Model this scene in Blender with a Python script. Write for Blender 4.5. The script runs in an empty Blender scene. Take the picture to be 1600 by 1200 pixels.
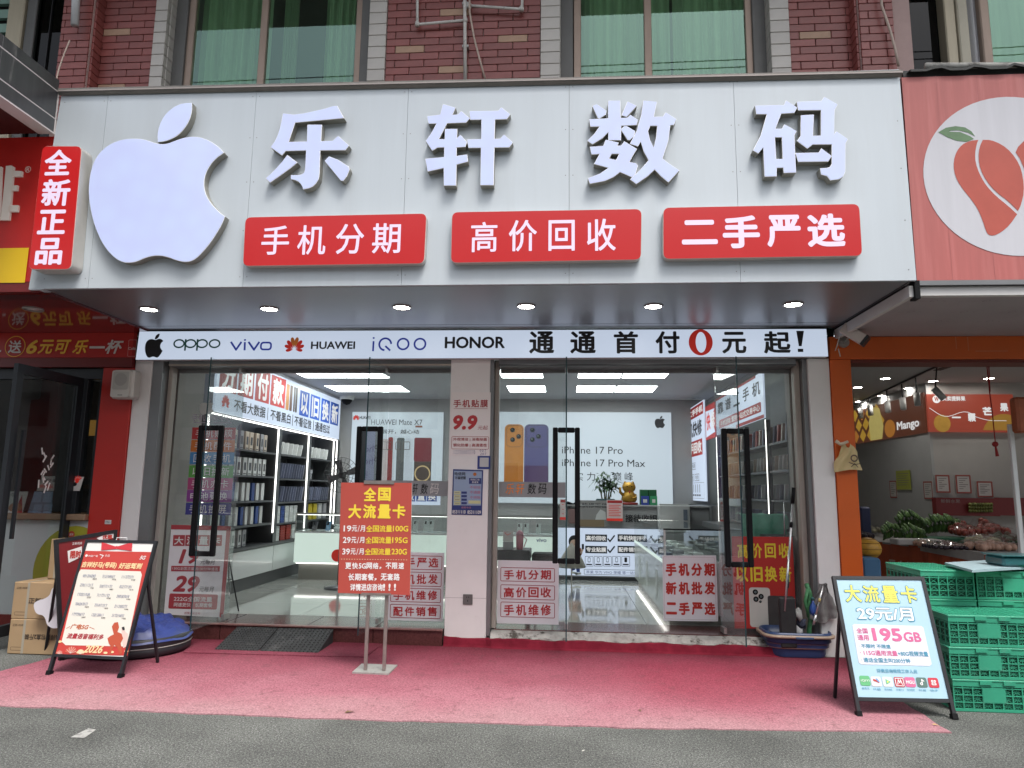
import bpy, math, random
from mathutils import Vector, Matrix
from mathutils.geometry import tessellate_polygon
random.seed(7)
D2R = math.radians
sc = bpy.context.scene
COL = sc.collection

# ---------------------------------------------------------------- camera
FPX, CX, CY = 1098.0, 800.0, 600.0           # focal length and centre for a 1600 x 1200 frame
dep = Vector((83, 167, FPX)).normalized()     # world +Y (into the shop) in camera axes (right, down, forward)
upv = Vector((92, -7266, FPX)).normalized()   # world +Z
upv = (upv - dep * upv.dot(dep)).normalized()
rgt = dep.cross(upv)
if rgt.x < 0: rgt = -rgt
EYE = Vector((0, 0, 1.5))
def ray(px, py):
    c = Vector((px - CX, py - CY, FPX))
    return Vector((rgt.dot(c), dep.dot(c), upv.dot(c)))
def PY(px, py, Y):
    d = ray(px, py); return EYE + d * (Y / d.y)
def PZ(px, py, Z=0.0):
    d = ray(px, py); return EYE + d * ((Z - 1.5) / d.z)
def PX(px, py, X):
    d = ray(px, py); return EYE + d * (X / d.x)
cam_d = bpy.data.cameras.new('camera'); cam = bpy.data.objects.new('camera', cam_d); COL.objects.link(cam)
cr = Vector((rgt.x, dep.x, upv.x)); cd = Vector((rgt.y, dep.y, upv.y)); cf = Vector((rgt.z, dep.z, upv.z))
cam.matrix_world = Matrix(((cr.x, -cd.x, -cf.x, EYE.x), (cr.y, -cd.y, -cf.y, EYE.y), (cr.z, -cd.z, -cf.z, EYE.z), (0, 0, 0, 1)))
cam_d.sensor_fit = 'HORIZONTAL'; cam_d.sensor_width = 36; cam_d.lens = FPX / 1600 * 36
cam_d.clip_start = 0.05; cam_d.clip_end = 500
sc.camera = cam

# ---------------------------------------------------------------- sky, sun, exposure
w = bpy.data.worlds.new('World'); sc.world = w; w.use_nodes = True
nt = w.node_tree; bg = nt.nodes['Background']
sky = nt.nodes.new('ShaderNodeTexSky'); sky.sky_type = 'NISHITA'; sky.sun_disc = False
SUN_EL, SUN_AZ = D2R(62), D2R(150)            # azimuth measured from +Y clockwise: high, behind the camera, veiled
sky.sun_elevation = SUN_EL; sky.sun_rotation = SUN_AZ
sky.dust_density = 4.0; sky.air_density = 1.0; sky.ozone_density = 1.0
hs = nt.nodes.new('ShaderNodeHueSaturation'); hs.inputs['Saturation'].default_value = 0.38   # thin overcast: a paler sky
nt.links.new(sky.outputs[0], hs.inputs['Color']); nt.links.new(hs.outputs[0], bg.inputs[0]); bg.inputs[1].default_value = 0.15
sun_d = bpy.data.lights.new('sun', 'SUN'); sun = bpy.data.objects.new('sun', sun_d); COL.objects.link(sun)
sun_d.energy = 1.5; sun_d.angle = D2R(20); sun_d.color = (1, 0.965, 0.92)
sdir = Vector((math.sin(SUN_AZ) * math.cos(SUN_EL), math.cos(SUN_AZ) * math.cos(SUN_EL), math.sin(SUN_EL)))
sun.rotation_euler = sdir.to_track_quat('Z', 'Y').to_euler()
vs = sc.view_settings; vs.view_transform = 'Standard'; vs.look = 'None'; vs.gamma = 1; vs.use_curve_mapping = False
vs.exposure = 0.97
sc.render.engine = 'CYCLES'
sc.cycles.use_denoising = True
sc.cycles.max_bounces = 10; sc.cycles.transparent_max_bounces = 24; sc.cycles.glossy_bounces = 5; sc.cycles.diffuse_bounces = 4
sc.cycles.caustics_reflective = False; sc.cycles.caustics_refractive = False
sc.cycles.sample_clamp_indirect = 4

# ---------------------------------------------------------------- materials
def S(r, g, b):
    def f(c):
        c /= 255.0
        return c / 12.92 if c <= 0.04045 else ((c + 0.055) / 1.055) ** 2.4
    return (f(r), f(g), f(b))
MATS = {}
EMK = 0.505                                     # all lit faces share one scale against the exposure
def mat(name, col, rough=0.6, metal=0.0, em=0.0, var=0.0, vs_=4.0, bump=0.0, bs=60.0, stretch=None, rnd=0.0,
        stain=None, stain_s=1.0, stain_lo=0.55, stain_hi=0.7, coat=0.0, rvar=0.0, spec=0.5, alpha=None):
    if name in MATS: return MATS[name]
    m = bpy.data.materials.new(name); m.use_nodes = True; MATS[name] = m
    n = m.node_tree.nodes; l = m.node_tree.links; p = n['Principled BSDF']
    p.inputs['Base Color'].default_value = (*col, 1); p.inputs['Roughness'].default_value = rough
    p.inputs['Metallic'].default_value = metal; p.inputs['Specular IOR Level'].default_value = spec
    p.inputs['Coat Weight'].default_value = coat; p.inputs['Coat Roughness'].default_value = 0.06
    full = col
    if em > .3: col = tuple(c * .3 for c in col)      # back-lit plastic is dull when unlit
    p.inputs['Base Color'].default_value = (*col, 1)
    if em > 0:
        p.inputs['Emission Color'].default_value = (*full, 1); p.inputs['Emission Strength'].default_value = em * EMK
    tc = n.new('ShaderNodeTexCoord'); mp = n.new('ShaderNodeMapping'); l.new(tc.outputs['Object'], mp.inputs[0])
    if stretch: mp.inputs['Scale'].default_value = stretch
    src = None
    if var > 0 or rnd > 0 or stain:
        rgb = n.new('ShaderNodeRGB'); rgb.outputs[0].default_value = (*col, 1); src = rgb.outputs[0]
    if var > 0:
        t = n.new('ShaderNodeTexNoise'); t.inputs['Scale'].default_value = vs_; t.inputs['Detail'].default_value = 6
        t.inputs['Roughness'].default_value = 0.65
        l.new(mp.outputs[0], t.inputs[0])
        r = n.new('ShaderNodeMapRange'); r.inputs[1].default_value = 0.3; r.inputs[2].default_value = 0.7
        r.inputs[3].default_value = 1 - var; r.inputs[4].default_value = 1 + var
        l.new(t.outputs[0], r.inputs[0])
        mx = n.new('ShaderNodeVectorMath'); mx.operation = 'SCALE'
        l.new(src, mx.inputs[0]); l.new(r.outputs[0], mx.inputs['Scale']); src = mx.outputs[0]
        if rvar > 0:
            r2 = n.new('ShaderNodeMapRange'); r2.inputs[1].default_value = 0.3; r2.inputs[2].default_value = 0.7
            r2.inputs[3].default_value = rough - rvar; r2.inputs[4].default_value = rough + rvar
            l.new(t.outputs[0], r2.inputs[0]); l.new(r2.outputs[0], p.inputs['Roughness'])
    if rnd > 0:
        oi = n.new('ShaderNodeObjectInfo'); r = n.new('ShaderNodeMapRange')
        r.inputs[3].default_value = 1 - rnd; r.inputs[4].default_value = 1 + rnd
        l.new(oi.outputs['Random'], r.inputs[0])
        mx = n.new('ShaderNodeVectorMath'); mx.operation = 'SCALE'
        l.new(src, mx.inputs[0]); l.new(r.outputs[0], mx.inputs['Scale']); src = mx.outputs[0]
    if stain:
        t = n.new('ShaderNodeTexNoise'); t.inputs['Scale'].default_value = stain_s; t.inputs['Detail'].default_value = 8
        t.inputs['Roughness'].default_value = 0.7
        l.new(mp.outputs[0], t.inputs[0])
        r = n.new('ShaderNodeMapRange'); r.inputs[1].default_value = stain_lo; r.inputs[2].default_value = stain_hi
        l.new(t.outputs[0], r.inputs[0])
        mx = n.new('ShaderNodeMix'); mx.data_type = 'RGBA'
        l.new(r.outputs[0], mx.inputs[0]); l.new(src, mx.inputs[6]); mx.inputs[7].default_value = (*stain, 1)
        src = mx.outputs[2]
    if src is not None:
        l.new(src, p.inputs['Base Color'])
    if bump > 0:
        t = n.new('ShaderNodeTexNoise'); t.inputs['Scale'].default_value = bs; t.inputs['Detail'].default_value = 5
        l.new(mp.outputs[0], t.inputs[0])
        b = n.new('ShaderNodeBump'); b.inputs['Strength'].default_value = bump; b.inputs['Distance'].default_value = 0.01
        l.new(t.outputs[0], b.inputs['Height']); l.new(b.outputs[0], p.inputs['Normal'])
    return m
def glow_cells(m):
    """slightly uneven back light behind acrylic: paler where the lamps sit"""
    n = m.node_tree.nodes; l = m.node_tree.links; p = n['Principled BSDF']; tc = n.new('ShaderNodeTexCoord')
    v = n.new('ShaderNodeTexVoronoi'); v.inputs['Scale'].default_value = 5.5; l.new(tc.outputs['Object'], v.inputs[0])
    r = n.new('ShaderNodeMapRange'); r.inputs[1].default_value = 0.0; r.inputs[2].default_value = .75; l.new(v.outputs['Distance'], r.inputs[0])
    mx = n.new('ShaderNodeMix'); mx.data_type = 'RGBA'; l.new(r.outputs[0], mx.inputs[0]); mx.inputs[6].default_value = (.60, .70, .98, 1); mx.inputs[7].default_value = (.57, .63, .95, 1)
    l.new(mx.outputs[2], p.inputs['Emission Color'])
def glass(name, tint, refl=1.0, ior=1.5, rough=0.0, haze=0.0):
    m = bpy.data.materials.new(name); m.use_nodes = True; MATS[name] = m
    n = m.node_tree.nodes; l = m.node_tree.links; n.remove(n['Principled BSDF'])
    tr = n.new('ShaderNodeBsdfTransparent'); tr.inputs[0].default_value = (*tint, 1)
    gl = n.new('ShaderNodeBsdfGlossy'); gl.inputs['Roughness'].default_value = rough
    gl.inputs['Color'].default_value = (*refl, 1) if isinstance(refl, tuple) else (refl, refl, refl, 1)
    fr = n.new('ShaderNodeFresnel'); fr.inputs[0].default_value = ior
    ge = n.new('ShaderNodeNewGeometry'); inv = n.new('ShaderNodeMath'); inv.operation = 'MULTIPLY_ADD'   # only the outer face mirrors
    l.new(ge.outputs['Backfacing'], inv.inputs[0]); inv.inputs[1].default_value = -1; inv.inputs[2].default_value = 1
    fm = n.new('ShaderNodeMath'); fm.operation = 'MULTIPLY'; l.new(fr.outputs[0], fm.inputs[0]); l.new(inv.outputs[0], fm.inputs[1])
    mx = n.new('ShaderNodeMixShader'); l.new(fm.outputs[0], mx.inputs[0]); l.new(tr.outputs[0], mx.inputs[1]); l.new(gl.outputs[0], mx.inputs[2])
    out = mx.outputs[0]
    if haze > 0:  # noisy pale diffuse mixed in, stands in for hazy reflections
        df = n.new('ShaderNodeBsdfDiffuse'); df.inputs[0].default_value = (0.6, 0.62, 0.62, 1)
        t = n.new('ShaderNodeTexNoise'); t.inputs['Scale'].default_value = 3; t.inputs['Detail'].default_value = 8
        tc = n.new('ShaderNodeTexCoord'); l.new(tc.outputs['Object'], t.inputs[0])
        r = n.new('ShaderNodeMapRange'); r.inputs[1].default_value = 0.35; r.inputs[2].default_value = 0.75; r.inputs[4].default_value = haze
        l.new(t.outputs[0], r.inputs[0])
        m2 = n.new('ShaderNodeMixShader'); l.new(r.outputs[0], m2.inputs[0]); l.new(out, m2.inputs[1]); l.new(df.outputs[0], m2.inputs[2]); out = m2.outputs[0]
    l.new(out, n['Material Output'].inputs[0])
    return m

# ---------------------------------------------------------------- object helpers
PM = {}
def link(o, parent=None):
    COL.objects.link(o)
    if parent is not None:
        o.parent = parent
        if parent in PM: o.matrix_parent_inverse = PM[parent].inverted()
    return o
def tag(o, label=None, cat=None, group=None, kind=None):
    if label: o['label'] = label
    if cat: o['category'] = cat
    if group: o['group'] = group
    if kind: o['kind'] = kind
    return o
def root(name, loc, label=None, cat=None, group=None, kind=None, rotz=0.0):
    o = bpy.data.objects.new(name, None); COL.objects.link(o)
    o.location = loc; o.rotation_euler = (0, 0, rotz); o.empty_display_size = 0.1
    PM[o] = Matrix.Translation(Vector(loc)) @ Matrix.Rotation(rotz, 4, 'Z')
    return tag(o, label, cat, group, kind)
def mesh(name, vs_, fs, m, parent=None, smooth=False):
    me = bpy.data.meshes.new(name); me.from_pydata([tuple(v) for v in vs_], [], fs)
    ms = m if isinstance(m, (list, tuple)) else [m]
    for x in ms: me.materials.append(x)
    if smooth: me.polygons.foreach_set('use_smooth', [True] * len(me.polygons))
    me.update()
    return link(bpy.data.objects.new(name, me), parent)
BF = [(0, 3, 2, 1), (4, 5, 6, 7), (0, 1, 5, 4), (1, 2, 6, 5), (2, 3, 7, 6), (3, 0, 4, 7)]
def bv(x0, x1, y0, y1, z0, z1):
    return [(x0, y0, z0), (x1, y0, z0), (x1, y1, z0), (x0, y1, z0), (x0, y0, z1), (x1, y0, z1), (x1, y1, z1), (x0, y1, z1)]
def rbox(x0, x1, y0, y1, z0, z1, b):
    """box with chamfered edges"""
    cx, cy, cz = (x0 + x1) / 2, (y0 + y1) / 2, (z0 + z1) / 2
    hx, hy, hz = (x1 - x0) / 2, (y1 - y0) / 2, (z1 - z0) / 2
    b = min(b, hx * .45, hy * .45, hz * .45)
    vs_, idx = [], {}
    for sx in (-1, 1):
        for sy in (-1, 1):
            for sz in (-1, 1):
                for a in range(3):
                    p = [sx * (hx - b), sy * (hy - b), sz * (hz - b)]
                    p[a] = (sx * hx, sy * hy, sz * hz)[a]
                    idx[(sx, sy, sz, a)] = len(vs_); vs_.append((cx + p[0], cy + p[1], cz + p[2]))
    fs = []
    def q(l):
        P = [Vector(vs_[i]) for i in l]; nrm = (P[1] - P[0]).cross(P[2] - P[0])
        c = sum(P, Vector()) / len(P) - Vector((cx, cy, cz))
        fs.append(tuple(l if nrm.dot(c) > 0 else l[::-1]))
    for a in range(3):
        o = [i for i in range(3) if i != a]
        for s in (-1, 1):
            l = []
            for (u, v) in ((-1, -1), (1, -1), (1, 1), (-1, 1)):
                k = [0, 0, 0]; k[a] = s; k[o[0]] = u; k[o[1]] = v; l.append(idx[(*k, a)])
            q(l)
        for u in (-1, 1):
            for v in (-1, 1):
                k0 = [0, 0, 0]; k0[o[0]] = u; k0[o[1]] = v; k1 = list(k0); k0[a] = -1; k1[a] = 1
                q([idx[(*k0, o[0])], idx[(*k1, o[0])], idx[(*k1, o[1])], idx[(*k0, o[1])]])
    for sx in (-1, 1):
        for sy in (-1, 1):
            for sz in (-1, 1):
                q([idx[(sx, sy, sz, a)] for a in range(3)])
    return vs_, fs
def box(name, x0, x1, y0, y1, z0, z1, m, parent=None, b=0.0):
    if x0 > x1: x0, x1 = x1, x0
    if y0 > y1: y0, y1 = y1, y0
    if z0 > z1: z0, z1 = z1, z0
    if b > 0:
        v, f = rbox(x0, x1, y0, y1, z0, z1, b); return mesh(name, v, f, m, parent)
    return mesh(name, bv(x0, x1, y0, y1, z0, z1), BF, m, parent)
def boxes(name, bl, m, parent=None):
    vs_, fs = [], []
    for b in bl:
        o = len(vs_); vs_ += bv(*b); fs += [tuple(i + o for i in f) for f in BF]
    return mesh(name, vs_, fs, m, parent)
def tube(name, pts, r, m, parent=None, n=8, r1=None, build=True, cap=True):
    pts = [Vector(p) for p in pts]; vs_, fs = [], []
    for i, p in enumerate(pts):
        d = (pts[min(i + 1, len(pts) - 1)] - pts[max(i - 1, 0)]).normalized()
        a = d.cross(Vector((0, 0, 1)) if abs(d.z) < 0.95 else Vector((0, 1, 0))).normalized(); c = d.cross(a)
        rr = r if r1 is None else r + (r1 - r) * i / (len(pts) - 1)
        for k in range(n):
            t = 2 * math.pi * k / n; vs_.append(p + a * math.cos(t) * rr + c * math.sin(t) * rr)
    for i in range(len(pts) - 1):
        for k in range(n):
            fs.append((i * n + k, i * n + (k + 1) % n, (i + 1) * n + (k + 1) % n, (i + 1) * n + k))
    if cap: fs.append(tuple(range(n - 1, -1, -1))); fs.append(tuple(len(vs_) - n + k for k in range(n)))
    if not build: return vs_, fs
    return mesh(name, vs_, fs, m, parent, smooth=(n > 6))
def lathe(name, prof, c, m, parent=None, n=24, sx=1.0, sy=1.0, smooth=True):
    vs_, fs = [], []
    for (r, z) in prof:
        for k in range(n):
            t = 2 * math.pi * k / n; vs_.append((c[0] + math.cos(t) * r * sx, c[1] + math.sin(t) * r * sy, c[2] + z))
    for i in range(len(prof) - 1):
        for k in range(n):
            fs.append((i * n + k, i * n + (k + 1) % n, (i + 1) * n + (k + 1) % n, (i + 1) * n + k))
    if prof[0][0] > 0: fs.append(tuple(range(n - 1, -1, -1)))
    if prof[-1][0] > 0: fs.append(tuple(len(vs_) - n + k for k in range(n)))
    return mesh(name, vs_, fs, m, parent, smooth=smooth)
def dup(r, loc, rotz=0.0, label=None, group=None):
    c = r.copy(); COL.objects.link(c); c.location = loc; c.rotation_euler = (0, 0, rotz)
    if label: c['label'] = label
    if group: c['group'] = group
    for ch in r.children:
        k = ch.copy(); COL.objects.link(k); k.parent = c
        for g in ch.children:
            d = g.copy(); COL.objects.link(d); d.parent = k
    return c

# ---------------------------------------------------------------- lettering
TC = {}
def text2d(s, bold=0.0, spacing=1.0, shear=0.0):
    key = (s, bold, spacing, shear)
    if key in TC: return TC[key]
    c = bpy.data.curves.new('t', 'FONT'); c.body = s; c.size = 1; c.resolution_u = 3
    c.space_character = spacing; c.shear = shear
    o = bpy.data.objects.new('t', c); COL.objects.link(o)
    me = bpy.data.meshes.new_from_object(o.evaluated_get(bpy.context.evaluated_depsgraph_get()))
    vs_ = [(v.co.x, v.co.y) for v in me.vertices]; fs = [tuple(p.vertices) for p in me.polygons]
    bpy.data.objects.remove(o); bpy.data.curves.remove(c); bpy.data.meshes.remove(me)
    if bold > 0:                                # heavier weight: the glyph struck several times a hair apart
        V0, F0 = vs_, fs; vs_, fs = [], []
        for a in range(0, 360, 60 if bold < .02 else 45):
            o = len(vs_); vs_ += [(x + bold * math.cos(D2R(a)) , y + bold * math.sin(D2R(a))) for x, y in V0]
            fs += [tuple(i + o for i in f) for f in F0]
    xs = [v[0] for v in vs_]; ys = [v[1] for v in vs_]
    TC[key] = (vs_, fs, min(xs), max(xs), min(ys), max(ys)); return TC[key]
class Board:
    """a flat face in the place: origin, right and up unit vectors; content laid on it in metres"""
    def __init__(s, parent, o, ex, ey):
        s.p = parent; s.o = Vector(o); s.ex = Vector(ex).normalized(); s.ey = Vector(ey)
        s.ey = (s.ey - s.ex * s.ey.dot(s.ex)).normalized(); s.n = s.ex.cross(s.ey).normalized()
    def W(s, u, v, t=0.0): return s.o + s.ex * u + s.ey * v + s.n * t
    def loc(s, px, py):
        d = ray(px, py); k = (s.o - EYE).dot(s.n) / d.dot(s.n); q = EYE + d * k - s.o
        return q.dot(s.ex), q.dot(s.ey)
    def uvbox(s, x0, y0, x1, y1):
        xm, ym = (x0 + x1) / 2, (y0 + y1) / 2
        return s.loc(x0, ym)[0], s.loc(xm, y1)[1], s.loc(x1, ym)[0], s.loc(xm, y0)[1]
    def slab(s, u0, v0, u1, v1, t0, t1, m, name='panel', parent=None, r=0.0, n=6):
        if r <= 0: pts = [(u0, v0), (u1, v0), (u1, v1), (u0, v1)]
        else: pts = rr(u0, v0, u1, v1, r, n)
        return s.prism([pts], t0, t1, m, name, parent)
    def prism(s, loops, t0, t1, m, name='panel', parent=None, side=None):
        """extrude loops (first outer, others holes) from t0 to t1 (t1 = face towards the viewer)"""
        tris = tessellate_polygon([[Vector((a, b, 0)) for a, b in L] for L in loops])
        flat = [p for L in loops for p in L]; n = len(flat)
        vs_ = [s.W(a, b, t1) for a, b in flat]; fs = []; mi = []
        for t in tris:
            a, b, c = [Vector((*flat[i], 0)) for i in t]
            fs.append(tuple(t) if (b - a).cross(c - a).z > 0 else tuple(t)[::-1]); mi.append(0)
        if t0 is not None:
            vs_ += [s.W(a, b, t0) for a, b in flat]
            if name not in ('lettering',):
                for f in list(fs): fs.append(tuple(i + n for i in f[::-1])); mi.append(1)
            k = 0
            for L in loops:
                ar = sum(L[i][0] * L[(i + 1) % len(L)][1] - L[(i + 1) % len(L)][0] * L[i][1] for i in range(len(L)))
                out = (ar > 0) == (L is loops[0])
                for i in range(len(L)):
                    a, b = k + i, k + (i + 1) % len(L)
                    fs.append((a, a + n, b + n, b) if out else (b, b + n, a + n, a)); mi.append(1)
                k += len(L)
        ob = mesh(name, vs_, fs, [m, side or m], parent or s.p)
        ob.data.polygons.foreach_set('material_index', mi)
        return ob
    def shape(s, loops, m, t=0.002, name='print', parent=None, t0=None):
        return s.prism(loops, t0, t, m, name, parent)
    def rect(s, u0, v0, u1, v1, m, t=0.002, r=0.0, name='print', parent=None):
        return s.slab(u0, v0, u1, v1, None, t, m, name, parent, r)
    def rectp(s, x0, y0, x1, y1, m, t=0.002, r=0.0, name='print', parent=None):
        return s.rect(*s.uvbox(x0, y0, x1, y1), m, t, r, name, parent)
    def ring(s, u0, v0, u1, v1, m, wd, t=0.003, r=0.01, name='print', parent=None):
        o = rr(u0, v0, u1, v1, r, 4); i = rr(u0 + wd, v0 + wd, u1 - wd, v1 - wd, max(r - wd, 0.001), 4)
        n = len(o); vs_ = [s.W(a, b, t) for a, b in o + i]
        return mesh(name, vs_, [(k, (k + 1) % n, n + (k + 1) % n, n + k) for k in range(n)], m, parent or s.p)
    def ringp(s, x0, y0, x1, y1, m, wd, t=0.003, r=0.01, **k): return s.ring(*s.uvbox(x0, y0, x1, y1), m, wd, t, r, **k)
    def text(s, st, u0, v0, u1, v1, m, t=0.004, bold=0.0, spacing=1.0, shear=0.0, keep=False, ext=None, parent=None, side=None, name='lettering'):
        vv, ff, x0, x1, y0, y1 = text2d(st, bold, spacing, shear)
        kx = (u1 - u0) / (x1 - x0); ky = (v1 - v0) / (y1 - y0)
        if keep:
            k = min(kx, ky); uc = (u0 + u1) / 2; vc = (v0 + v1) / 2
            P = [(uc + (a - (x0 + x1) / 2) * k, vc + (b - (y0 + y1) / 2) * k) for a, b in vv]
        else: P = [(u0 + (a - x0) * kx, v0 + (b - y0) * ky) for a, b in vv]
        nc = (6 if bold < .02 else 8) if bold > 0 else 1
        per = len(P) // nc
        vs_ = [s.W(a, b, t + .00003 * (i // per)) for i, (a, b) in enumerate(P)]; fs = list(ff); mi = [0] * len(fs)
        if ext is not None:
            n = len(P); cnt = {}
            for f in ff:
                for i in range(len(f)):
                    e = (f[i], f[(i + 1) % len(f)])
                    if (e[1], e[0]) in cnt: del cnt[(e[1], e[0])]
                    else: cnt[e] = 1
            vs_ += [s.W(a, b, ext) for a, b in P]
            for a, b in cnt: fs.append((a, a + n, b + n, b)); mi.append(1)
        ob = mesh(name, vs_, fs, [m, side or m], parent or s.p)
        ob.data.polygons.foreach_set('material_index', mi)
        return ob
    def textp(s, st, x0, y0, x1, y1, m, **k): return s.text(st, *s.uvbox(x0, y0, x1, y1), m, **k)
def rr(u0, v0, u1, v1, r, n=6):
    r = min(r, abs(u1 - u0) / 2, abs(v1 - v0) / 2); pts = []
    for cx_, cy_, a0 in ((u1 - r, v0 + r, -90), (u1 - r, v1 - r, 0), (u0 + r, v1 - r, 90), (u0 + r, v0 + r, 180)):
        for k in range(n + 1):
            a = D2R(a0 + 90 * k / n); pts.append((cx_ + r * math.cos(a), cy_ + r * math.sin(a)))
    return pts
def circ(u, v, r, n=24, ry=None, a0=0, a1=360):
    full = a1 - a0 >= 360
    return [(u + r * math.cos(D2R(a0 + (a1 - a0) * k / (n if full else n - 1))), v + (ry or r) * math.sin(D2R(a0 + (a1 - a0) * k / (n if full else n - 1)))) for k in range(n)]
def front(parent, Y, x=0.0, z=0.0): return Board(parent, (x, Y, z), (1, 0, 0), (0, 0, 1))
def strokes(b, segs, wd, m, t=0.003, name='print'):
    """poly-line pen strokes in board units"""
    vs_, fs = [], []
    for L in segs:
        for i in range(len(L) - 1):
            a, c = Vector(L[i]), Vector(L[i + 1]); d = (c - a)
            if d.length < 1e-6: continue
            d.normalize(); nn = Vector((-d.y, d.x)) * wd / 2; o = len(vs_); a2 = a - d * wd * .3; c2 = c + d * wd * .3
            tt = t + 0.00003 * (i % 3)
            vs_ += [b.W(*(a2 - nn), tt), b.W(*(c2 - nn), tt), b.W(*(c2 + nn), tt), b.W(*(a2 + nn), tt)]; fs.append((o, o + 1, o + 2, o + 3))
    return mesh(name, vs_, fs, m, b.p)
def scribble(b, u0, v0, u1, v1, m, n, wd=0.003, seed=0):
    """handwritten figures: one small pen figure after another"""
    R = random.Random(seed); L = []
    for i in range(n):
        x = u0 + (u1 - u0) * (i + .15) / n; w_ = (u1 - u0) / n * .7; k = R.randint(0, 3); h = v1 - v0
        if k == 0: L.append([(x + w_ * .5, v1), (x + w_ * .3, v0)])
        elif k == 1: L.append([(x, v1 - h * .1), (x + w_, v1), (x + w_ * .4, v0)])
        elif k == 2: L.append([(x, v1 - h * .2), (x + w_ * .6, v1), (x + w_, v1 - h * .35), (x, v0 + h * .05), (x + w_, v0)])
        else: L.append([(x + w_ * .5, v1), (x, v0 + h * .5), (x + w_ * .4, v0), (x + w_, v0 + h * .5), (x + w_ * .5, v1)])
    strokes(b, L, wd, m)

# ================================================================ SETTING
# materials of the setting
asph = mat('asphalt', (0.100, 0.104, 0.097), .92, var=.28, vs_=1.3, bump=.9, bs=90, stain=(0.21, 0.21, 0.2), stain_s=55, stain_lo=.56, stain_hi=.7, spec=.25)
alu = mat('fascia_aluminium', (0.51, 0.558, 0.595), .42, .12, var=.03, vs_=1.1, bump=.02, bs=3, stain=(0.47, 0.505, 0.53), stain_s=.9, stretch=(4, 1, .3), stain_lo=.5, stain_hi=.9)
grey_metal = mat('grey_metal', (0.23, 0.235, 0.24), .35, .5, var=.06, vs_=3)
dark_grey = mat('dark_grey', (0.055, 0.056, 0.06), .5, var=.1)
cap_m = mat('cap_flashing', (0.2, 0.185, 0.17), .55, .3, var=.15, vs_=5, stretch=(1, 1, 8))
soffit_m = mat('soffit_brushed', (0.34, 0.35, 0.37), .37, .75, var=.05, vs_=2, rvar=.04, bump=.03, bs=2.2, stretch=(1, .3, 1))
white_col = mat('white_column', (0.76, 0.735, 0.72), .5, var=.03, vs_=3, stain=(0.66, 0.63, 0.60), stain_s=5, stain_lo=.6, stain_hi=.85)
beige_rail = mat('beige_rail', (0.40, 0.36, 0.315), .55, .1, var=.12, vs_=9, stain=(0.09, 0.07, 0.055), stain_s=22, stain_lo=.66, stain_hi=.76, stretch=(1, 1, .3))
black = mat('black_plastic', (0.008, 0.008, 0.009), .55, spec=.12)
blackm = mat('black_metal', (0.02, 0.021, 0.023), .38, .3, var=.2, vs_=12)
red_m = mat('red_panel', (0.47, 0.022, 0.016), .42, var=.06, vs_=2)
white_p = mat('white_paint', (0.68, 0.68, 0.67), .5, var=.03, vs_=3)
wall_in = mat('interior_wall', (0.33, 0.33, 0.34), .7, var=.03)
orange_m = mat('orange_panel', (0.60, 0.105, 0.012), .42, var=.06, vs_=1.6, stain=(0.66, 0.16, 0.05), stain_s=6, stain_lo=.66, stain_hi=.8)
G_D, G_G = 7.05, 7.30                       # column fronts, glass line
ZS, ZT = 2.83, 3.13                         # brand strip bottom and top
FLOOR = 0.15

# ground
an = asph.node_tree.nodes; al = asph.node_tree.links; ap_ = an['Principled BSDF']; src = ap_.inputs['Base Color'].links[0].from_socket
atc = an.new('ShaderNodeTexCoord')
for sc0, lo, hi, a, b in ((75, .35, .65, .62, 1.38), (150, .56, .64, 1.0, 2.1), (.8, .35, .7, .82, 1.12), (2.6, .66, .74, 1.0, .62)):
    t = an.new('ShaderNodeTexNoise'); t.inputs['Scale'].default_value = sc0; t.inputs['Detail'].default_value = 2 if sc0 > 10 else 6; al.new(atc.outputs['Object'], t.inputs[0])
    r_ = an.new('ShaderNodeMapRange'); r_.inputs[1].default_value = lo; r_.inputs[2].default_value = hi; r_.inputs[3].default_value = a; r_.inputs[4].default_value = b; al.new(t.outputs[0], r_.inputs[0])
    v_ = an.new('ShaderNodeVectorMath'); v_.operation = 'SCALE'; al.new(src, v_.inputs[0]); al.new(r_.outputs[0], v_.inputs['Scale']); src = v_.outputs[0]
al.new(src, ap_.inputs['Base Color'])
gr = mesh('ground', [(-60, -60, 0), (60, -60, 0), (60, 40, 0), (-60, 40, 0)], [(0, 1, 2, 3)], asph); tag(gr, kind='structure')
# painted dash and litter on the asphalt
wp = mat('worn_road_paint', (0.36, 0.36, 0.34), .8, stain=(0.14, 0.14, 0.135), stain_s=30, stain_lo=.5, stain_hi=.62)
q = [PZ(110, 1153), PZ(132, 1154), PZ(150, 1141), PZ(138, 1139)]
tag(mesh('road_marking', [(p.x, p.y, .004) for p in q], [(0, 1, 2, 3)], wp), kind='structure')

# ---- carpet: faded towards the road
cm = bpy.data.materials.new('faded_carpet'); cm.use_nodes = True
n = cm.node_tree.nodes; l = cm.node_tree.links; p = n['Principled BSDF']
p.inputs['Roughness'].default_value = .95; p.inputs['Specular IOR Level'].default_value = .1
tc = n.new('ShaderNodeTexCoord'); sx = n.new('ShaderNodeSeparateXYZ'); l.new(tc.outputs['Object'], sx.inputs[0])
nz = n.new('ShaderNodeTexNoise'); nz.inputs['Scale'].default_value = 1.6; nz.inputs['Detail'].default_value = 7; l.new(tc.outputs['Object'], nz.inputs[0])
ad = n.new('ShaderNodeMath'); ad.operation = 'MULTIPLY_ADD'; l.new(nz.outputs[0], ad.inputs[0]); ad.inputs[1].default_value = .9
l.new(sx.outputs[1], ad.inputs[2])
rp = n.new('ShaderNodeValToRGB'); mr = n.new('ShaderNodeMapRange'); mr.inputs[1].default_value = 5.3; mr.inputs[2].default_value = 7.6
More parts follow.
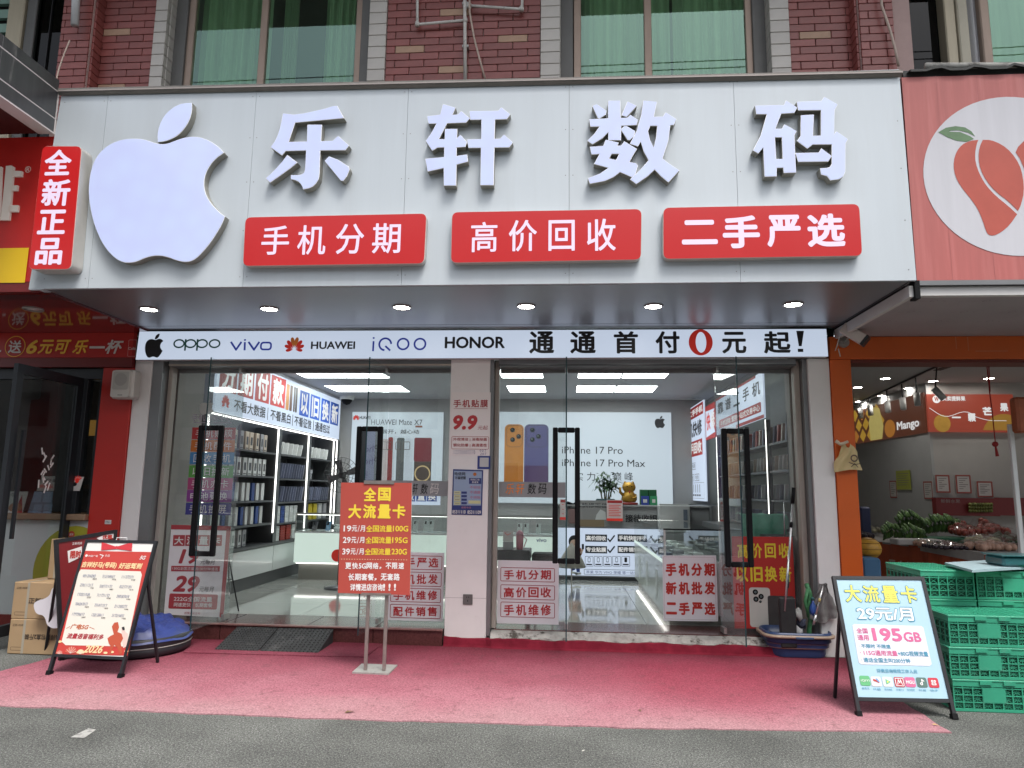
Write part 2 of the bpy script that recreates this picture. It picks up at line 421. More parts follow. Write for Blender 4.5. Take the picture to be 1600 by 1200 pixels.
l.new(ad.outputs[0], mr.inputs[0]); l.new(mr.outputs[0], rp.inputs[0])
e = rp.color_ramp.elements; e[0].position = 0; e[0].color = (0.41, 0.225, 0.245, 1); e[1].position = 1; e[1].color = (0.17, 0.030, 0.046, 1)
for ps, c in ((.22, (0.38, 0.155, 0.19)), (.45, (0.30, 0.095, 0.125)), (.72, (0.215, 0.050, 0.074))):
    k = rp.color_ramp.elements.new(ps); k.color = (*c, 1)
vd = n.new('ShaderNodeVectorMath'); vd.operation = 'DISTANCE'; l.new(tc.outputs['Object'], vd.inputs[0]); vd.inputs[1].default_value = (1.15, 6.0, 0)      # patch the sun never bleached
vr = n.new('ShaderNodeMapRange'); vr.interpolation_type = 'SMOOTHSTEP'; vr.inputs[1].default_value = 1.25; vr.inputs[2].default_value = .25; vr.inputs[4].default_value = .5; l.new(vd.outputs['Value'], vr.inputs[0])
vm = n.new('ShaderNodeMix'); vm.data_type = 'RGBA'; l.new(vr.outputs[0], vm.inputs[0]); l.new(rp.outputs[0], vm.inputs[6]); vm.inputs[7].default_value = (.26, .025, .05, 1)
st = n.new('ShaderNodeTexNoise'); st.inputs['Scale'].default_value = 7; st.inputs['Detail'].default_value = 10; st.inputs['Roughness'].default_value = .75; l.new(tc.outputs['Object'], st.inputs[0])
sr = n.new('ShaderNodeMapRange'); sr.inputs[1].default_value = .54; sr.inputs[2].default_value = .74; sr.inputs[4].default_value = .7; l.new(st.outputs[0], sr.inputs[0])
mx = n.new('ShaderNodeMix'); mx.data_type = 'RGBA'; l.new(sr.outputs[0], mx.inputs[0]); l.new(vm.outputs[2], mx.inputs[6]); mx.inputs[7].default_value = (.13, .06, .065, 1)
fz = n.new('ShaderNodeTexNoise'); fz.inputs['Scale'].default_value = 85; fz.inputs['Detail'].default_value = 4; fz.inputs['Roughness'].default_value = .75; l.new(tc.outputs['Object'], fz.inputs[0])
fr = n.new('ShaderNodeMapRange'); fr.inputs[1].default_value = .3; fr.inputs[2].default_value = .7; fr.inputs[3].default_value = .45; fr.inputs[4].default_value = 1.35; l.new(fz.outputs[0], fr.inputs[0])
sc_ = n.new('ShaderNodeVectorMath'); sc_.operation = 'SCALE'; l.new(mx.outputs[2], sc_.inputs[0]); l.new(fr.outputs[0], sc_.inputs['Scale']); l.new(sc_.outputs[0], p.inputs[0])
bp = n.new('ShaderNodeBump'); bp.inputs['Strength'].default_value = .8; bp.inputs['Distance'].default_value = .006; l.new(fz.outputs[0], bp.inputs['Height']); l.new(bp.outputs[0], p.inputs['Normal'])
def sheet(name, pts, z, m, jit=0.012, step=.12, h=.008):
    """cut sheet with a slightly ragged edge and real thickness"""
    R = random.Random(3); P = []
    for i in range(len(pts)):
        a, c = Vector(pts[i]), Vector(pts[(i + 1) % len(pts)]); k = max(1, int((c - a).length / step))
        nn = Vector((-(c - a).y, (c - a).x)).normalized()
        for j in range(k):
            P.append(a.lerp(c, j / k) + nn * (R.uniform(-jit, jit) if j else 0))
    b = Board(None, (0, 0, z), (1, 0, 0), (0, 1, 0))
    return b.prism([[(v.x, v.y) for v in P]], 0, h, m, name)
def g2(px, py): v = PZ(px, py, 0); return (v.x, v.y)
a, b_ = Vector(g2(82, 1030)), Vector(g2(0, 1069)); far = a + (b_ - a) * 2.1
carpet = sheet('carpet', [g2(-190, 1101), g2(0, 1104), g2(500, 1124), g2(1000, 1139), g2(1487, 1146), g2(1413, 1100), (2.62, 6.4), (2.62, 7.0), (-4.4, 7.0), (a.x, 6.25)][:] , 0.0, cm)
tag(carpet, 'long faded pink carpet laid over the asphalt in front of the phone shop', 'carpet')
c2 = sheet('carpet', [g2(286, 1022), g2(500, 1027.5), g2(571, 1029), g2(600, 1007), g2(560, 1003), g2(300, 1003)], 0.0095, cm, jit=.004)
tag(c2, 'small second piece of pink carpet under the black rubber mat', 'carpet')

# ---- thresholds of the shop
granite = mat('dark_red_granite', (0.085, 0.03, 0.028), .22, var=.35, vs_=60, coat=.3)
cement = mat('chipped_cement', (0.36, 0.345, 0.32), .85, var=.3, vs_=9, bump=.6, bs=25, stain=(0.07, 0.06, 0.05), stain_s=7, stain_lo=.53, stain_hi=.62)
st1 = root('doorstep', (-2.8, 7.1, 0), 'dark red granite doorstep under the glass doors with the black mat', 'doorstep')
xs = [-4.24, -3.4, -2.55, -1.86, -1.18]
for i in range(4): box('slab', xs[i] + .002, xs[i + 1] - .002, 6.99, 7.6, .0, FLOOR, granite, st1, b=.006)
box('nosing', -4.24, -1.18, 6.97, 7.03, FLOOR + .001, FLOOR + .012, mat('granite_edge', (.2, .1, .09), .3, var=.3, vs_=40), st1)
st2 = root('doorstep', (.8, 7.1, 0), 'chipped cement doorstep edged by a strip of bright red carpet', 'doorstep')
box('slab', -.70, 2.40, 7.16, 7.62, .0, FLOOR, granite, st2, b=.006)
R = random.Random(11)
vs_, fs = [], []
N = 70
for i in range(N + 1):
    x = -.72 + 3.12 * i / N; e1 = .085 + R.uniform(-.012, .016); o = R.uniform(-.012, .01)
    vs_ += [(x, 7.04 + o, .0), (x, 7.03 + o, e1), (x, 7.07 + o * 1.5, .128 + R.uniform(-.016, .006)), (x, 7.165, .143)]
for i in range(N):
    for k in range(3): fs.append((i * 4 + k, i * 4 + 4 + k, i * 4 + 5 + k, i * 4 + 1 + k))
mesh('edge', vs_, fs, cement, st2)
redcar = mat('bright_red_carpet', (0.20, 0.018, 0.034), .95, var=.3, vs_=7, bump=.7, bs=130, spec=.1)
N = 60; vs_ = []; fs = []
for i in range(N + 1):
    x = -1.17 + 3.5 * i / N; yy = 7.005 if x > -.74 else 7.035
    hz = .082 + .006 * math.sin(x * 9) + R.uniform(-.004, .004)
    vs_ += [(x, yy - .055, .009), (x, yy - .028, .02), (x, yy - .014, hz), (x, yy + .03, hz + .004)]
for i in range(N):
    for k in range(3): fs.append((i * 4 + k, i * 4 + 4 + k, i * 4 + 5 + k, i * 4 + 1 + k))
mesh('carpet_strip', vs_, fs, redcar, st2)

# ---- phone shop: columns, header, soffit
shop = root('phone_shop', (-1, 7.05, 0), 'phone shop front with white columns, grey header and brushed soffit', 'shop front')
def column(x0, x1, name='column', dy=.26):
    box(name, x0, x1, G_D, G_D + dy, 0.0 if name != 'header' else 0, ZS - .002, white_col, shop, b=.004)
box('column', -4.565, -4.375, G_D, 7.32, 0, 2.8275, white_col, shop, b=.004)
box('column', -1.172, -.765, G_D, 7.32, .075, 2.8275, white_col, shop, b=.004)
box('column', 2.395, 2.60, G_D, 7.32, 0, 2.8275, white_col, shop, b=.004)
# joints between the cladding panels of the middle column
jm = mat('joint', (.3, .29, .28), .7)
box('joint', -1.172, -.765, G_D - .0005, G_D + .001, .452, .455, jm, shop)
for x0, x1 in ((-4.374, -4.262), (-.764, -.728), (2.352, 2.394)):
    box('jamb', x0, x1, 7.085 if x0 > 0 else 7.06, 7.33, .1, 2.8275, grey_metal, shop, b=.003)
for x0, x1 in ((-4.260, -4.215), (-.727, -.683), (2.295, 2.351)):
    box('shutter_rail', x0, x1, 7.17, 7.27, FLOOR, 2.8275, beige_rail, shop, b=.006)
for x0, x1 in ((-4.21, -1.173), (-.68, 2.29)):
    box('header', x0, x1, 7.08, 7.34, 2.762, 2.8275, grey_metal, shop)
    box('door_rail', x0, x1, 7.275, 7.325, 2.722, 2.758, mat('dull_steel', (.2, .195, .19), .4, .6, var=.1), shop)
box('cover_strip', -4.21, -1.173, 7.072, 7.079, 2.765, 2.782, mat('beige_strip', (.42, .36, .30), .5, var=.1), shop)
box('cover_strip', -.68, 2.29, 7.072, 7.079, 2.765, 2.773, blackm, shop)
# soffit
box('soffit', -4.398, 2.642, 5.47, 7.05, ZT + .002, ZT + .012, soffit_m, shop)
box('soffit_joint', -4.398, 2.642, 6.80, 6.803, ZT + .0005, ZT + .0015, black, shop)
box('shadow_gap', -4.398, 2.60, 7.02, 7.052, ZT - .0, ZT + .0015, dark_grey, shop)
box('fascia_gap_cover', -4.53, -4.3985, 5.4405, 5.53, ZT - .002, ZT + .004, alu, shop); box('fascia_gap_cover', 2.6605, 2.71, 5.56, 7.05, 3.101, 3.4, black, shop)  # plate under the fascia; black block added to keep sky out of the gap
box('fascia_gap_cover', 2.6425, 2.66, 5.47, 7.05, ZT - .004, ZT + .1, dark_grey, shop)  # added dark strip, stops sky light leaking in beside the soffit
box('fascia_gap_cover', -4.412, -4.3985, 5.53, 7.05, ZT - .006, ZT + .1, mat('dark_red_edge', (.10, .01, .01), .4), shop)  # added dark red strip, closes the sky leak next to the red soffit

# ---- the big fascia: a sign box with seven panels
fas = root('fascia', (-1, 5.5, ZT), 'wide silver fascia above the phone shop, carrying the lit letters and fruit logo', 'sign')
F = front(fas, 5.44)
ux = lambda z: -4.438 - (4.9 - z) * .053          # the left edge runs slightly outwards to the bottom
seams = [None, -4.005, -2.66, -1.33, .03, 1.37, None]
ZF0, ZF1 = 3.135, 4.895
for i in range(6):
    xl0 = seams[i] if seams[i] is not None else None; xr = seams[i + 1]
    bl = -4.532 if i == 0 else seams[i] + .0013; tl = -4.44 if i == 0 else bl
    br = 2.692 if i == 5 else xr - .0013; tr = 2.681 if i == 5 else br
    F.prism([[(bl, ZF0), (br, ZF0), (tr, ZF1), (tl, ZF1)]], -.03, 0, alu, 'panel', fas, side=alu)
for i_, sx_ in enumerate([q for q in seams if q] + [-4.40, 2.64]):
    for z_ in (3.22, 3.62, 4.05, 4.45, 4.83):
        for o_ in (-.03, .03):
            o_ = o_ if abs(sx_) < 4.1 and sx_ != 2.64 else .0
            if not (sx_ < -3 and 3.3 < z_ < 4.6): F.shape([circ(sx_ + o_, z_, .0045, 8)], mat('screw_head', (.22, .22, .22), .5, .3), .0012 + .0001 * (o_ > 0), name='screw')
box('backing', -4.43, 2.66, 5.472, 5.50, ZF0, ZF1 - .01, mat('panel_backing', (.16, .165, .17), .7), fas)
box('top_plate', -4.44, 2.68, 5.50, 6.0, ZF1 - .05, ZF1 - .03, cap_m, fas)
capv = [(-4.45, 5.415, 4.915), (2.69, 5.415, 4.845), (2.69, 5.415, 4.865), (-4.45, 5.415, 4.937), (-4.45, 5.44, 4.895), (2.69, 5.44, 4.83), (2.69, 6.0, 4.90), (-4.45, 6.0, 4.965)]
mesh('cap', [(-4.45, 5.405, 4.906), (2.69, 5.405, 4.838), (2.69, 5.405, 4.868), (-4.45, 5.405, 4.945), (-4.45, 5.43, 4.89), (2.69, 5.43, 4.82), (2.69, 5.99, 4.9), (-4.45, 5.99, 4.97)],
     [(0, 1, 2, 3), (4, 5, 1, 0), (3, 2, 6, 7)], cap_m, fas)
mesh('cap_lip', [(-4.45, 5.398, 4.912), (2.69, 5.398, 4.842), (2.69, 5.398, 4.853), (-4.45, 5.398, 4.925), (-4.45, 5.404, 4.912), (2.69, 5.404, 4.842), (2.69, 5.404, 4.853), (-4.45, 5.404, 4.925)], BF, mat('cap_lip', (.34, .3, .28), .5, .2), fas)

lit = mat('lit_face', (0.60, 0.66, 0.96), .3, em=.74, coat=.3)
glow_cells(lit)
rim = mat('white_rim', (0.72, 0.73, 0.74), .4, em=.25)
retn = mat('letter_return', (0.31, 0.30, 0.265), .45, .25, var=.12, vs_=5)
def traced(loops, ox, oy, k, Yf, Yb, name, parent, fm=lit, sm=retn, inset=.0):
    B = front(parent, Yf)
    L = [[B.loc(ox + x / k, oy + y / k) for x, y in lp] for lp in loops]
    # lit face, pale rim a little behind it, metal return
    o = B.prism(L, -.004, 0.0, fm, 'face', parent, side=rim)
    return L, B
def letter(pieces, ox, oy, k, name, lbl, Yf=5.365):
    for lp in pieces:
        B = front(fas, Yf)
        L = [[B.loc(ox + x / k, oy + y / k) for x, y in q] for q in lp]
        g = [grow(q, .0035 if j == 0 else -.0035) for j, q in enumerate(L)]
        o = B.prism(g, -(5.439 - Yf), -.0035, rim, name, fas, side=retn); tag(o, lbl)
        B.prism(L, -.0034, 0.0, lit, 'lit_face', o, side=rim)
def grow(P, d):
    """offset a closed outline outwards by d"""
    ar = sum(P[i][0] * P[(i + 1) % len(P)][1] - P[(i + 1) % len(P)][0] * P[i][1] for i in range(len(P)))
    s = 1 if ar > 0 else -1; out = []
    for i in range(len(P)):
        a, b, c = Vector(P[i - 1]), Vector(P[i]), Vector(P[(i + 1) % len(P)])
        n1 = (b - a).normalized(); n2 = (c - b).normalized()
        n1 = Vector((n1.y, -n1.x)); n2 = Vector((n2.y, -n2.x)); m = n1 + n2
        if m.length < 1e-4: m = n1
        m.normalize(); k = d * s / max(.5, m.dot(n1)); out.append((b.x + m.x * k, b.y + m.y * k))
    return out
def smooth_loop(P, it=2):
    for _ in range(it):
        Q = []
        for i in range(len(P)):
            a, b = P[i], P[(i + 1) % len(P)]
            Q += [(a[0] * .75 + b[0] * .25, a[1] * .75 + b[1] * .25), (a[0] * .25 + b[0] * .75, a[1] * .25 + b[1] * .75)]
        P = Q
    return P
def smooth_between(P, sharp, it=2):
    """smooth an outline except at the corner indices in sharp"""
    S_ = [i in sharp for i in range(len(P))]
    for _ in range(it):
        Q, T = [], []
        for i in range(len(P)):
            a, b, c = P[i - 1], P[i], P[(i + 1) % len(P)]
            if S_[i]: Q.append(b); T.append(True)
            else:
                Q += [(b[0] * .75 + a[0] * .25, b[1] * .75 + a[1] * .25), (b[0] * .75 + c[0] * .25, b[1] * .75 + c[1] * .25)]; T += [False, False]
        P, S_ = Q, T
    return P
FRUIT = [(545, 355), (590, 350), (640, 330), (700, 310), (760, 305), (820, 315), (880, 345), (925, 380), (948, 407), (900, 440), (860, 485), (830, 540), (818, 600), (825, 660), (850, 715), (890, 765), (930, 802), (955, 820), (935, 870), (900, 930), (860, 990), (810, 1050), (770, 1090), (730, 1110), (690, 1112), (640, 1100), (590, 1080), (540, 1070), (490, 1072), (440, 1085), (390, 1108), (350, 1117), (300, 1115), (250, 1090), (200, 1040), (160, 980), (120, 890), (95, 800), (78, 690), (80, 600), (95, 510), (125, 440), (170, 385), (230, 345), (300, 322), (370, 317), (430, 322), (480, 338), (515, 350)]
FRUIT = smooth_between(FRUIT, {8, 17}, 1)
LEAF = smooth_between([(525, 337), (522, 290), (535, 230), (565, 170), (610, 125), (660, 97), (700, 88), (742, 87), (742, 140), (725, 200), (690, 255), (650, 295), (600, 322), (560, 333)], {0, 7}, 1)
letter([[FRUIT]], 120, 140, 4.138, 'logo_fruit', 'big lit bitten fruit shape on the fascia')
letter([[LEAF]], 120, 140, 4.138, 'logo_leaf', 'lit leaf above the bitten fruit')
letter([[[(318, 205), (440, 220), (560, 206), (700, 175), (820, 147), (900, 120), (950, 118), (1025, 255), (455, 308), (378, 540), (600, 535), (605, 338), (768, 338), (758, 532), (900, 528), (962, 470), (1085, 580), (1045, 630), (748, 633), (740, 900), (730, 970), (700, 1020), (660, 1058), (620, 1076), (555, 1088), (545, 1060), (525, 1025), (500, 1000), (465, 982), (412, 970), (412, 930), (500, 930), (540, 920), (565, 900), (578, 860), (590, 633), (345, 640), (303, 690), (175, 598), (220, 535), (255, 465), (285, 370), (305, 280)]],
        [[(365, 695), (478, 778), (400, 842), (300, 915), (165, 1008), (118, 965), (180, 910), (240, 848), (310, 770)]],
        [[(855, 710), (960, 750), (1085, 830), (1092, 860), (1060, 940), (1020, 990), (995, 987), (808, 760)]]], 400, 150, 7.5, 'letter', 'first big lit character of the shop name')
letter([[[(318, 98), (460, 138), (420, 222), (495, 218), (530, 180), (625, 260), (585, 307), (362, 315), (262, 508), (340, 508), (343, 388), (480, 388), (475, 500), (520, 458), (592, 540), (575, 592), (472, 598), (470, 705), (595, 688), (605, 765), (470, 800), (465, 1045), (330, 1045), (328, 838), (140, 880), (112, 738), (332, 718), (335, 597), (250, 600), (192, 635), (118, 525), (180, 440), (245, 318), (150, 320), (132, 240), (285, 220)]],
        [[(630, 180), (965, 175), (1000, 135), (1100, 215), (1060, 267), (922, 272), (915, 503), (990, 503), (1030, 455), (1130, 545), (1088, 598), (915, 600), (905, 1040), (758, 1040), (765, 603), (618, 603), (602, 512), (768, 506), (770, 272), (640, 275)]]], 650, 150, 7.5, 'letter', 'second big lit character of the shop name')
letter([[[(160, 195), (205, 172), (315, 250), (308, 290), (235, 335), (222, 330)]], [[(568, 143), (668, 190), (555, 315), (503, 298)]],
        [[(343, 132), (478, 130), (482, 335), (570, 330), (600, 298), (685, 355), (668, 410), (488, 420), (485, 588), (345, 588), (345, 488), (270, 565), (155, 635), (103, 598), (180, 520), (245, 428), (135, 430), (122, 350), (343, 338)]],
        [[(530, 430), (560, 432), (650, 485), (640, 540), (590, 588), (570, 585), (492, 465)]],
        [[(312, 590), (458, 622), (438, 660), (495, 658), (530, 610), (672, 695), (625, 770), (583, 850), (660, 865), (683, 890), (655, 990), (620, 1022), (478, 960), (400, 1020), (300, 1065), (130, 1098), (107, 1040), (240, 990), (350, 915), (180, 868), (245, 750), (148, 755), (130, 672), (285, 662)], [(378, 748), (475, 748), (435, 828), (345, 808)]],
        [[(755, 130), (908, 145), (870, 320), (985, 318), (1015, 270), (1135, 345), (1105, 410), (1065, 412), (1040, 600), (972, 808), (1040, 860), (1168, 945), (1045, 1080), (960, 1010), (885, 930), (800, 1010), (670, 1100), (603, 1050), (720, 940), (818, 828), (760, 720), (722, 600), (685, 660), (600, 632), (680, 480), (730, 300)], [(830, 420), (920, 420), (905, 560), (875, 685), (825, 590), (802, 485)]]], 905, 140, 7.5, 'letter', 'third big lit character of the shop name')
letter([[[(115, 190), (450, 182), (475, 130), (600, 210), (568, 268), (415, 277), (345, 460), (430, 460), (458, 410), (595, 487), (568, 530), (588, 968), (453, 972), (445, 910), (362, 912), (360, 1012), (228, 1015), (210, 668), (148, 742), (92, 710), (180, 540), (255, 283), (130, 283)], [(340, 555), (430, 555), (440, 815), (355, 815)]],
        [[(605, 145), (890, 135), (925, 88), (1075, 175), (1040, 235), (1035, 530), (1065, 492), (1195, 580), (1168, 625), (1165, 960), (1140, 1015), (1090, 1046), (995, 1058), (960, 1010), (890, 990), (878, 925), (960, 920), (995, 905), (1015, 870), (1015, 637), (785, 638), (725, 685), (608, 600), (650, 540), (652, 303), (797, 295), (785, 545), (888, 540), (888, 235), (620, 238)]],
        [[(590, 745), (862, 740), (890, 692), (1005, 778), (965, 838), (620, 842)]]], 1165, 140, 7.5, 'letter', 'fourth big lit character of the shop name')

# ---- red light boxes on the fascia
red_lit = mat('lit_red', (0.62, 0.018, 0.02),   .3, em=.62, coat=.3, var=.05, vs_=3)
let_lit = mat('lit_letters', (0.80, 0.68, 0.86), .4, em=.85)
def lightbox(txt, quad, chars, lbl, Yf=5.37, bold=.012, vert=False):
    (x0, y0), (x1, y1), (x2, y2), (x3, y3) = quad          # tl tr br bl
    r = root('light_box', tuple(PY(x0, y0, 5.43)), lbl, 'sign')
    B = front(r, Yf); P = [B.loc(*q) for q in quad]
    def rounded(P, rad):
        out = []
        for i in range(4):
            a, b, c = Vector(P[i - 1]), Vector(P[i]), Vector(P[(i + 1) % 4]); p0 = b + (a - b).normalized() * rad; p1 = b + (c - b).normalized() * rad
            for k in range(7):
                t = k / 6; out.append(tuple(p0 * (1 - t) ** 2 + b * 2 * t * (1 - t) + p1 * t ** 2))
        return out
    P = P[::-1]
    body = rounded(P, .055)
    B.prism([body], -(5.437 - Yf), -.0045, mat('box_side', (.5, .47, .44), .5, em=.05), 'housing', r, side=mat('box_side_', (.5, .49, .46), .45, var=.1))
    B.prism([grow(body, -.004)], -.0044, 0, red_lit, 'face', r, side=mat('pink_rim', (.8, .3, .28), .4, em=.5))
    for ch, cx0, cy0, cx1, cy1 in chars:
        B.textp(ch, cx0, cy0, cx1, cy1, let_lit, t=.003, bold=bold)
    return r
lightbox('', [(383, 339), (667, 333), (663, 412), (379, 416)], [('手', 409, 353, 452, 398), ('机', 465, 352, 509, 398), ('分', 525, 350, 569, 397), ('期', 582, 349, 626, 396)], 'red light box under the first big character, the leftmost of the row of three')
lightbox('', [(706, 331), (1003, 326), (1002, 406), (704, 411)], [('高', 736, 347, 777, 394), ('价', 795, 344, 839, 393), ('回', 857, 344, 898, 392), ('收', 917, 342, 962, 392)], 'red light box in the middle of the row of three under the big characters')
lightbox('', [(1036, 324), (1343, 318), (1348, 400), (1036, 405)], [('二', 1065, 344, 1121, 382), ('手', 1129, 337, 1187, 388), ('严', 1198, 336, 1251, 386), ('选', 1261, 334, 1320, 386)], 'red light box with bold lettering below the fourth big character', bold=.034)
lb = lightbox('', [(66, 228), (128, 228), (111, 421), (44, 421)], [('全', 70, 234, 112, 274), ('新', 66, 280, 110, 322), ('正', 60, 328, 103, 366), ('品', 56, 372, 98, 414)], 'tall narrow red light box at the left end of the fascia, lettered downwards', Yf=5.30, bold=.03)

# ---- brand strip under the soffit
strip = root('strip_sign', (-1, 7.0, ZS), 'long white lit strip with a row of phone brands and a down payment offer', 'sign')
lbx = mat('lightbox_white', (0.66, 0.76, 0.93), .35, em=.72, var=.02, vs_=1.2)
SY = 6.96
B = front(strip, SY)
P = [B.loc(212, 562), B.loc(1294, 557), B.loc(1291, 514), B.loc(218, 518)]
B.prism([P], -.085, 0, lbx, 'panel', strip, side=mat('strip_side', (.55, .56, .58), .5))
ink = mat('ink_black', (0.012, 0.012, 0.015), .5); ink_t = mat('ink_teal', (0.012, 0.085, 0.07), .5, em=.15); ink_b = mat('ink_blue', (0.04, 0.07, 0.46), .5, em=.25); ink_n = mat('ink_navy', (0.03, 0.035, 0.2), .5)
ink_r = mat('ink_red', (0.60, 0.03, 0.02), .5, em=.28); ink_o = mat('ink_orange', (0.8, 0.25, 0.05), .5, em=.1)
K = 6.154
def fit(loops, box_, B, ref=None):
    """map outline loops into a pixel box"""
    xs = [p[0] for L in loops for p in L]; ys = [p[1] for L in loops for p in L]
    u0, v0, u1, v1 = box_ if ref else B.uvbox(*box_)
    return [[(u0 + (x - min(xs)) / (max(xs) - min(xs)) * (u1 - u0), v1 - (y - min(ys)) / (max(ys) - min(ys)) * (v1 - v0)) for x, y in L] for L in loops]
def fruit_logo(B, x0, y0, x1, y1, m, t=.003, uv=False):
    L = fit([FRUIT, LEAF], (x0, y0, x1, y1), B, uv)
    B.shape([L[0]], m, t); B.shape([L[1]], m, t)
fruit_logo(B, 227, 521.5, 255, 559, ink)
def ringtxt(B, cx_, cy_, rx, ry, wd, m, t=.003):
    u0, v0, u1, v1 = B.uvbox(cx_ - rx, cy_ - ry, cx_ + rx, cy_ + ry); uc, vc = (u0 + u1) / 2, (v0 + v1) / 2
    B.shape([circ(uc, vc, (u1 - u0) / 2, 28, (v1 - v0) / 2), circ(uc, vc, (u1 - u0) / 2 - wd, 28, (v1 - v0) / 2 - wd)], m, t)
def oppo(B):
    for x in (280, 298, 316, 335.5): ringtxt(B, x, 537, 9.2 if x != 280 else 9, 7.2, .017, ink_t)
    for x in (290, 308.6): B.rectp(x - 1.5, 530, x + 1.2, 548, ink_t, t=.0035)
oppo(B)
def bars(B, segs, wd, m, t=.0034): strokes(B, [[B.loc(*q) for q in s_] for s_ in segs], wd, m, t)
bars(B, [[(361.5, 535), (369, 546.5), (377, 535)], [(389, 535), (397, 546.5), (405, 535)], [(382.8, 535.5), (382.4, 546.5)], [(383, 531), (383, 531.6)]], .021, ink_b)
u0, v0, u1, v1 = B.uvbox(406.5, 534, 425, 547.5)
B.shape([rr(u0, v0, u1, v1, .035, 5), rr(u0 + .019, v0 + .019, u1 - .019, v1 - .019, .018, 5)], ink_b, .003)
def petals(B, cx_, cy_, r, m, t=.003, uv=False, m2=None):
    """eight-petal flower mark"""
    c = (cx_, cy_) if uv else B.loc(cx_, cy_)
    for k, (a, ln, wd) in enumerate(((-8, .74, .13), (22, .92, .15), (50, 1.0, .165), (77, 1.08, .17), (103, 1.08, .17), (130, 1.0, .165), (158, .92, .15), (188, .74, .13))):
        a = D2R(a); d = Vector((math.cos(a), math.sin(a))); nn = Vector((-d.y, d.x)); L = []
        for s_, w_ in ((.14, .0), (.4, .62), (.62, 1.0), (.82, .95), (.95, .6), (1, 0), (.95, -.6), (.82, -.95), (.62, -1.0), (.4, -.62)):
            q = d * (r * ln * s_) + nn * (w_ * wd * r); L.append((c[0] + q.x, c[1] + q.y))
        B.shape([L], m2 if (m2 and k in (3, 4)) else m, t + .0001 * k)
petals(B, 459.8, 546, .122, ink_r, m2=ink_o)
B.textp('HUAWEI', 486, 533.5, 555, 545.5, ink, bold=.03, t=.003)
bars(B, [[(583.8, 534), (583, 548)], [(584, 527.8), (584, 528.6)]], .019, ink_b)
u0, v0 = B.loc(602, 538)
for x in (630, 656.3): ringtxt(B, x, 537.6, 10, 9.8, .019, ink_b)
a0 = [(u0 + .062 * math.cos(D2R(t)), v0 + .062 * math.sin(D2R(t))) for t in range(-100, -361, -12)][::-1]
strokes(B, [a0[:-0 or None], [(u0 + .006, v0 - .022), (u0 + .05, v0 - .062)]], .019, ink_b)
B.textp('HONOR', 695, 526, 789, 544.5, ink, bold=.032, t=.003)
for ch, a, b_ in (('通', 827, 866), ('通', 891, 931), ('首', 959, 997), ('付', 1024, 1062), ('元', 1128, 1166), ('起', 1193, 1235)):
    B.textp(ch, a, 517.5 if ch != '元' else 518.5, b_, 552.5, ink, bold=.03, t=.003)
u0, v0, u1, v1 = B.uvbox(1076, 514.5, 1113.5, 555.5); uc, vc = (u0 + u1) / 2, (v0 + v1) / 2
B.shape([circ(uc, vc, (u1 - u0) / 2, 32, (v1 - v0) / 2), [(x, y) for x, y in circ(uc + .003, vc, .052, 28, .105)]], ink_r, .003)
B.shape([[B.loc(1244, 517), B.loc(1256, 517), B.loc(1252.5, 541), B.loc(1248, 541)][::-1]], ink, .003); B.rectp(1246.5, 545, 1255, 550, ink)

# ---- downlights
dl_em = mat('lamp_disc', (1.0, 0.97, 0.92), .4, em=55.0)
dl_off = mat('lamp_disc_off', (.55, .5, .48), .4)
steel = mat('satin_steel', (.45, .44, .42), .3, .7)
dl_fruit = mat('lamp_disc_bright', (1.0, 0.96, 0.90), .4, em=95.0)
def downlight(x, y, z, lbl, on=True, r=.075, group=None, em_m=None):
    t = root('downlight', (x, y, z), lbl, 'downlight', group)
    lathe('trim', [(r * 1.18, 0), (r * 1.15, -.008), (r * .98, -.010), (r * .96, -.003)], (x, y, z), steel, t, n=20)
    lathe('diffuser', [(0, -.006), (r * .96, -.0045)][::-1], (x, y, z), (em_m or dl_em) if on else dl_off, t, n=20)
    return t
names = ['at the left end of the soffit, near the bitten fruit mark', 'above the blue brand name next to the red flower', 'above the brand with the round letters, third from the left', 'above the first of the two identical bold characters', 'left of the red zero, second from the right', 'above the exclamation mark at the right end']
for (px, py), nm in zip(((233, 483), (421, 482.5), (628, 480), (822, 478.5), (1021, 478.5), (1239, 475.5)), names):
    q = PZ(px, py, ZT); downlight(q.x, q.y, ZT + .001, 'lit soffit downlight ' + nm, group='downlights in the brushed soffit')

# ================================================================ UPPER STOREY
brick_m = mat('glazed_brick', (0.245, 0.066, 0.058), .4, var=.16, vs_=6, rnd=.13, bump=.15, bs=30)
brick_t = mat('tan_brick', (0.43, 0.27, 0.18), .5, var=.12, vs_=8, rnd=.1)
mortar = mat('mortar', (0.42, 0.30, 0.28), .85, var=.1)
quoin_m = mat('pale_stone_tile', (0.50, 0.475, 0.44), .4, var=.08, vs_=5, rnd=.06, stain=(.2, .18, .16), stain_s=9, stain_lo=.66, stain_hi=.78)
BM = {}
def unit(name, key, dx, dy, dz, m, b=.003):
    if key not in BM:
        v, f = rbox(-dx / 2, dx / 2, -dy / 2, dy / 2, -dz / 2, dz / 2, b)
        me = bpy.data.meshes.new(name); me.from_pydata(v, [], f); me.materials.append(m); me.update(); BM[key] = me
    return BM[key]
wallr = root('brick_wall', (-1, 6.0, 4.9), 'dark red glazed brick wall of the upper storey with scattered tan bricks', 'wall')
PIT, BL, BH = .0735, .271, .0685
TAN = [(PY((a + c) / 2, (b + d) / 2, 6.0)) for a, b, c, d in ((184, 44, 227, 54), (176, 130, 218, 138), (689, 20, 722, 30), (605, 69, 642, 79), (779, 62, 823, 72), (686, 110, 722, 120), (1252, 56, 1301, 66))]
ZB, ZTOP = 4.90, 6.25
nb = [0]
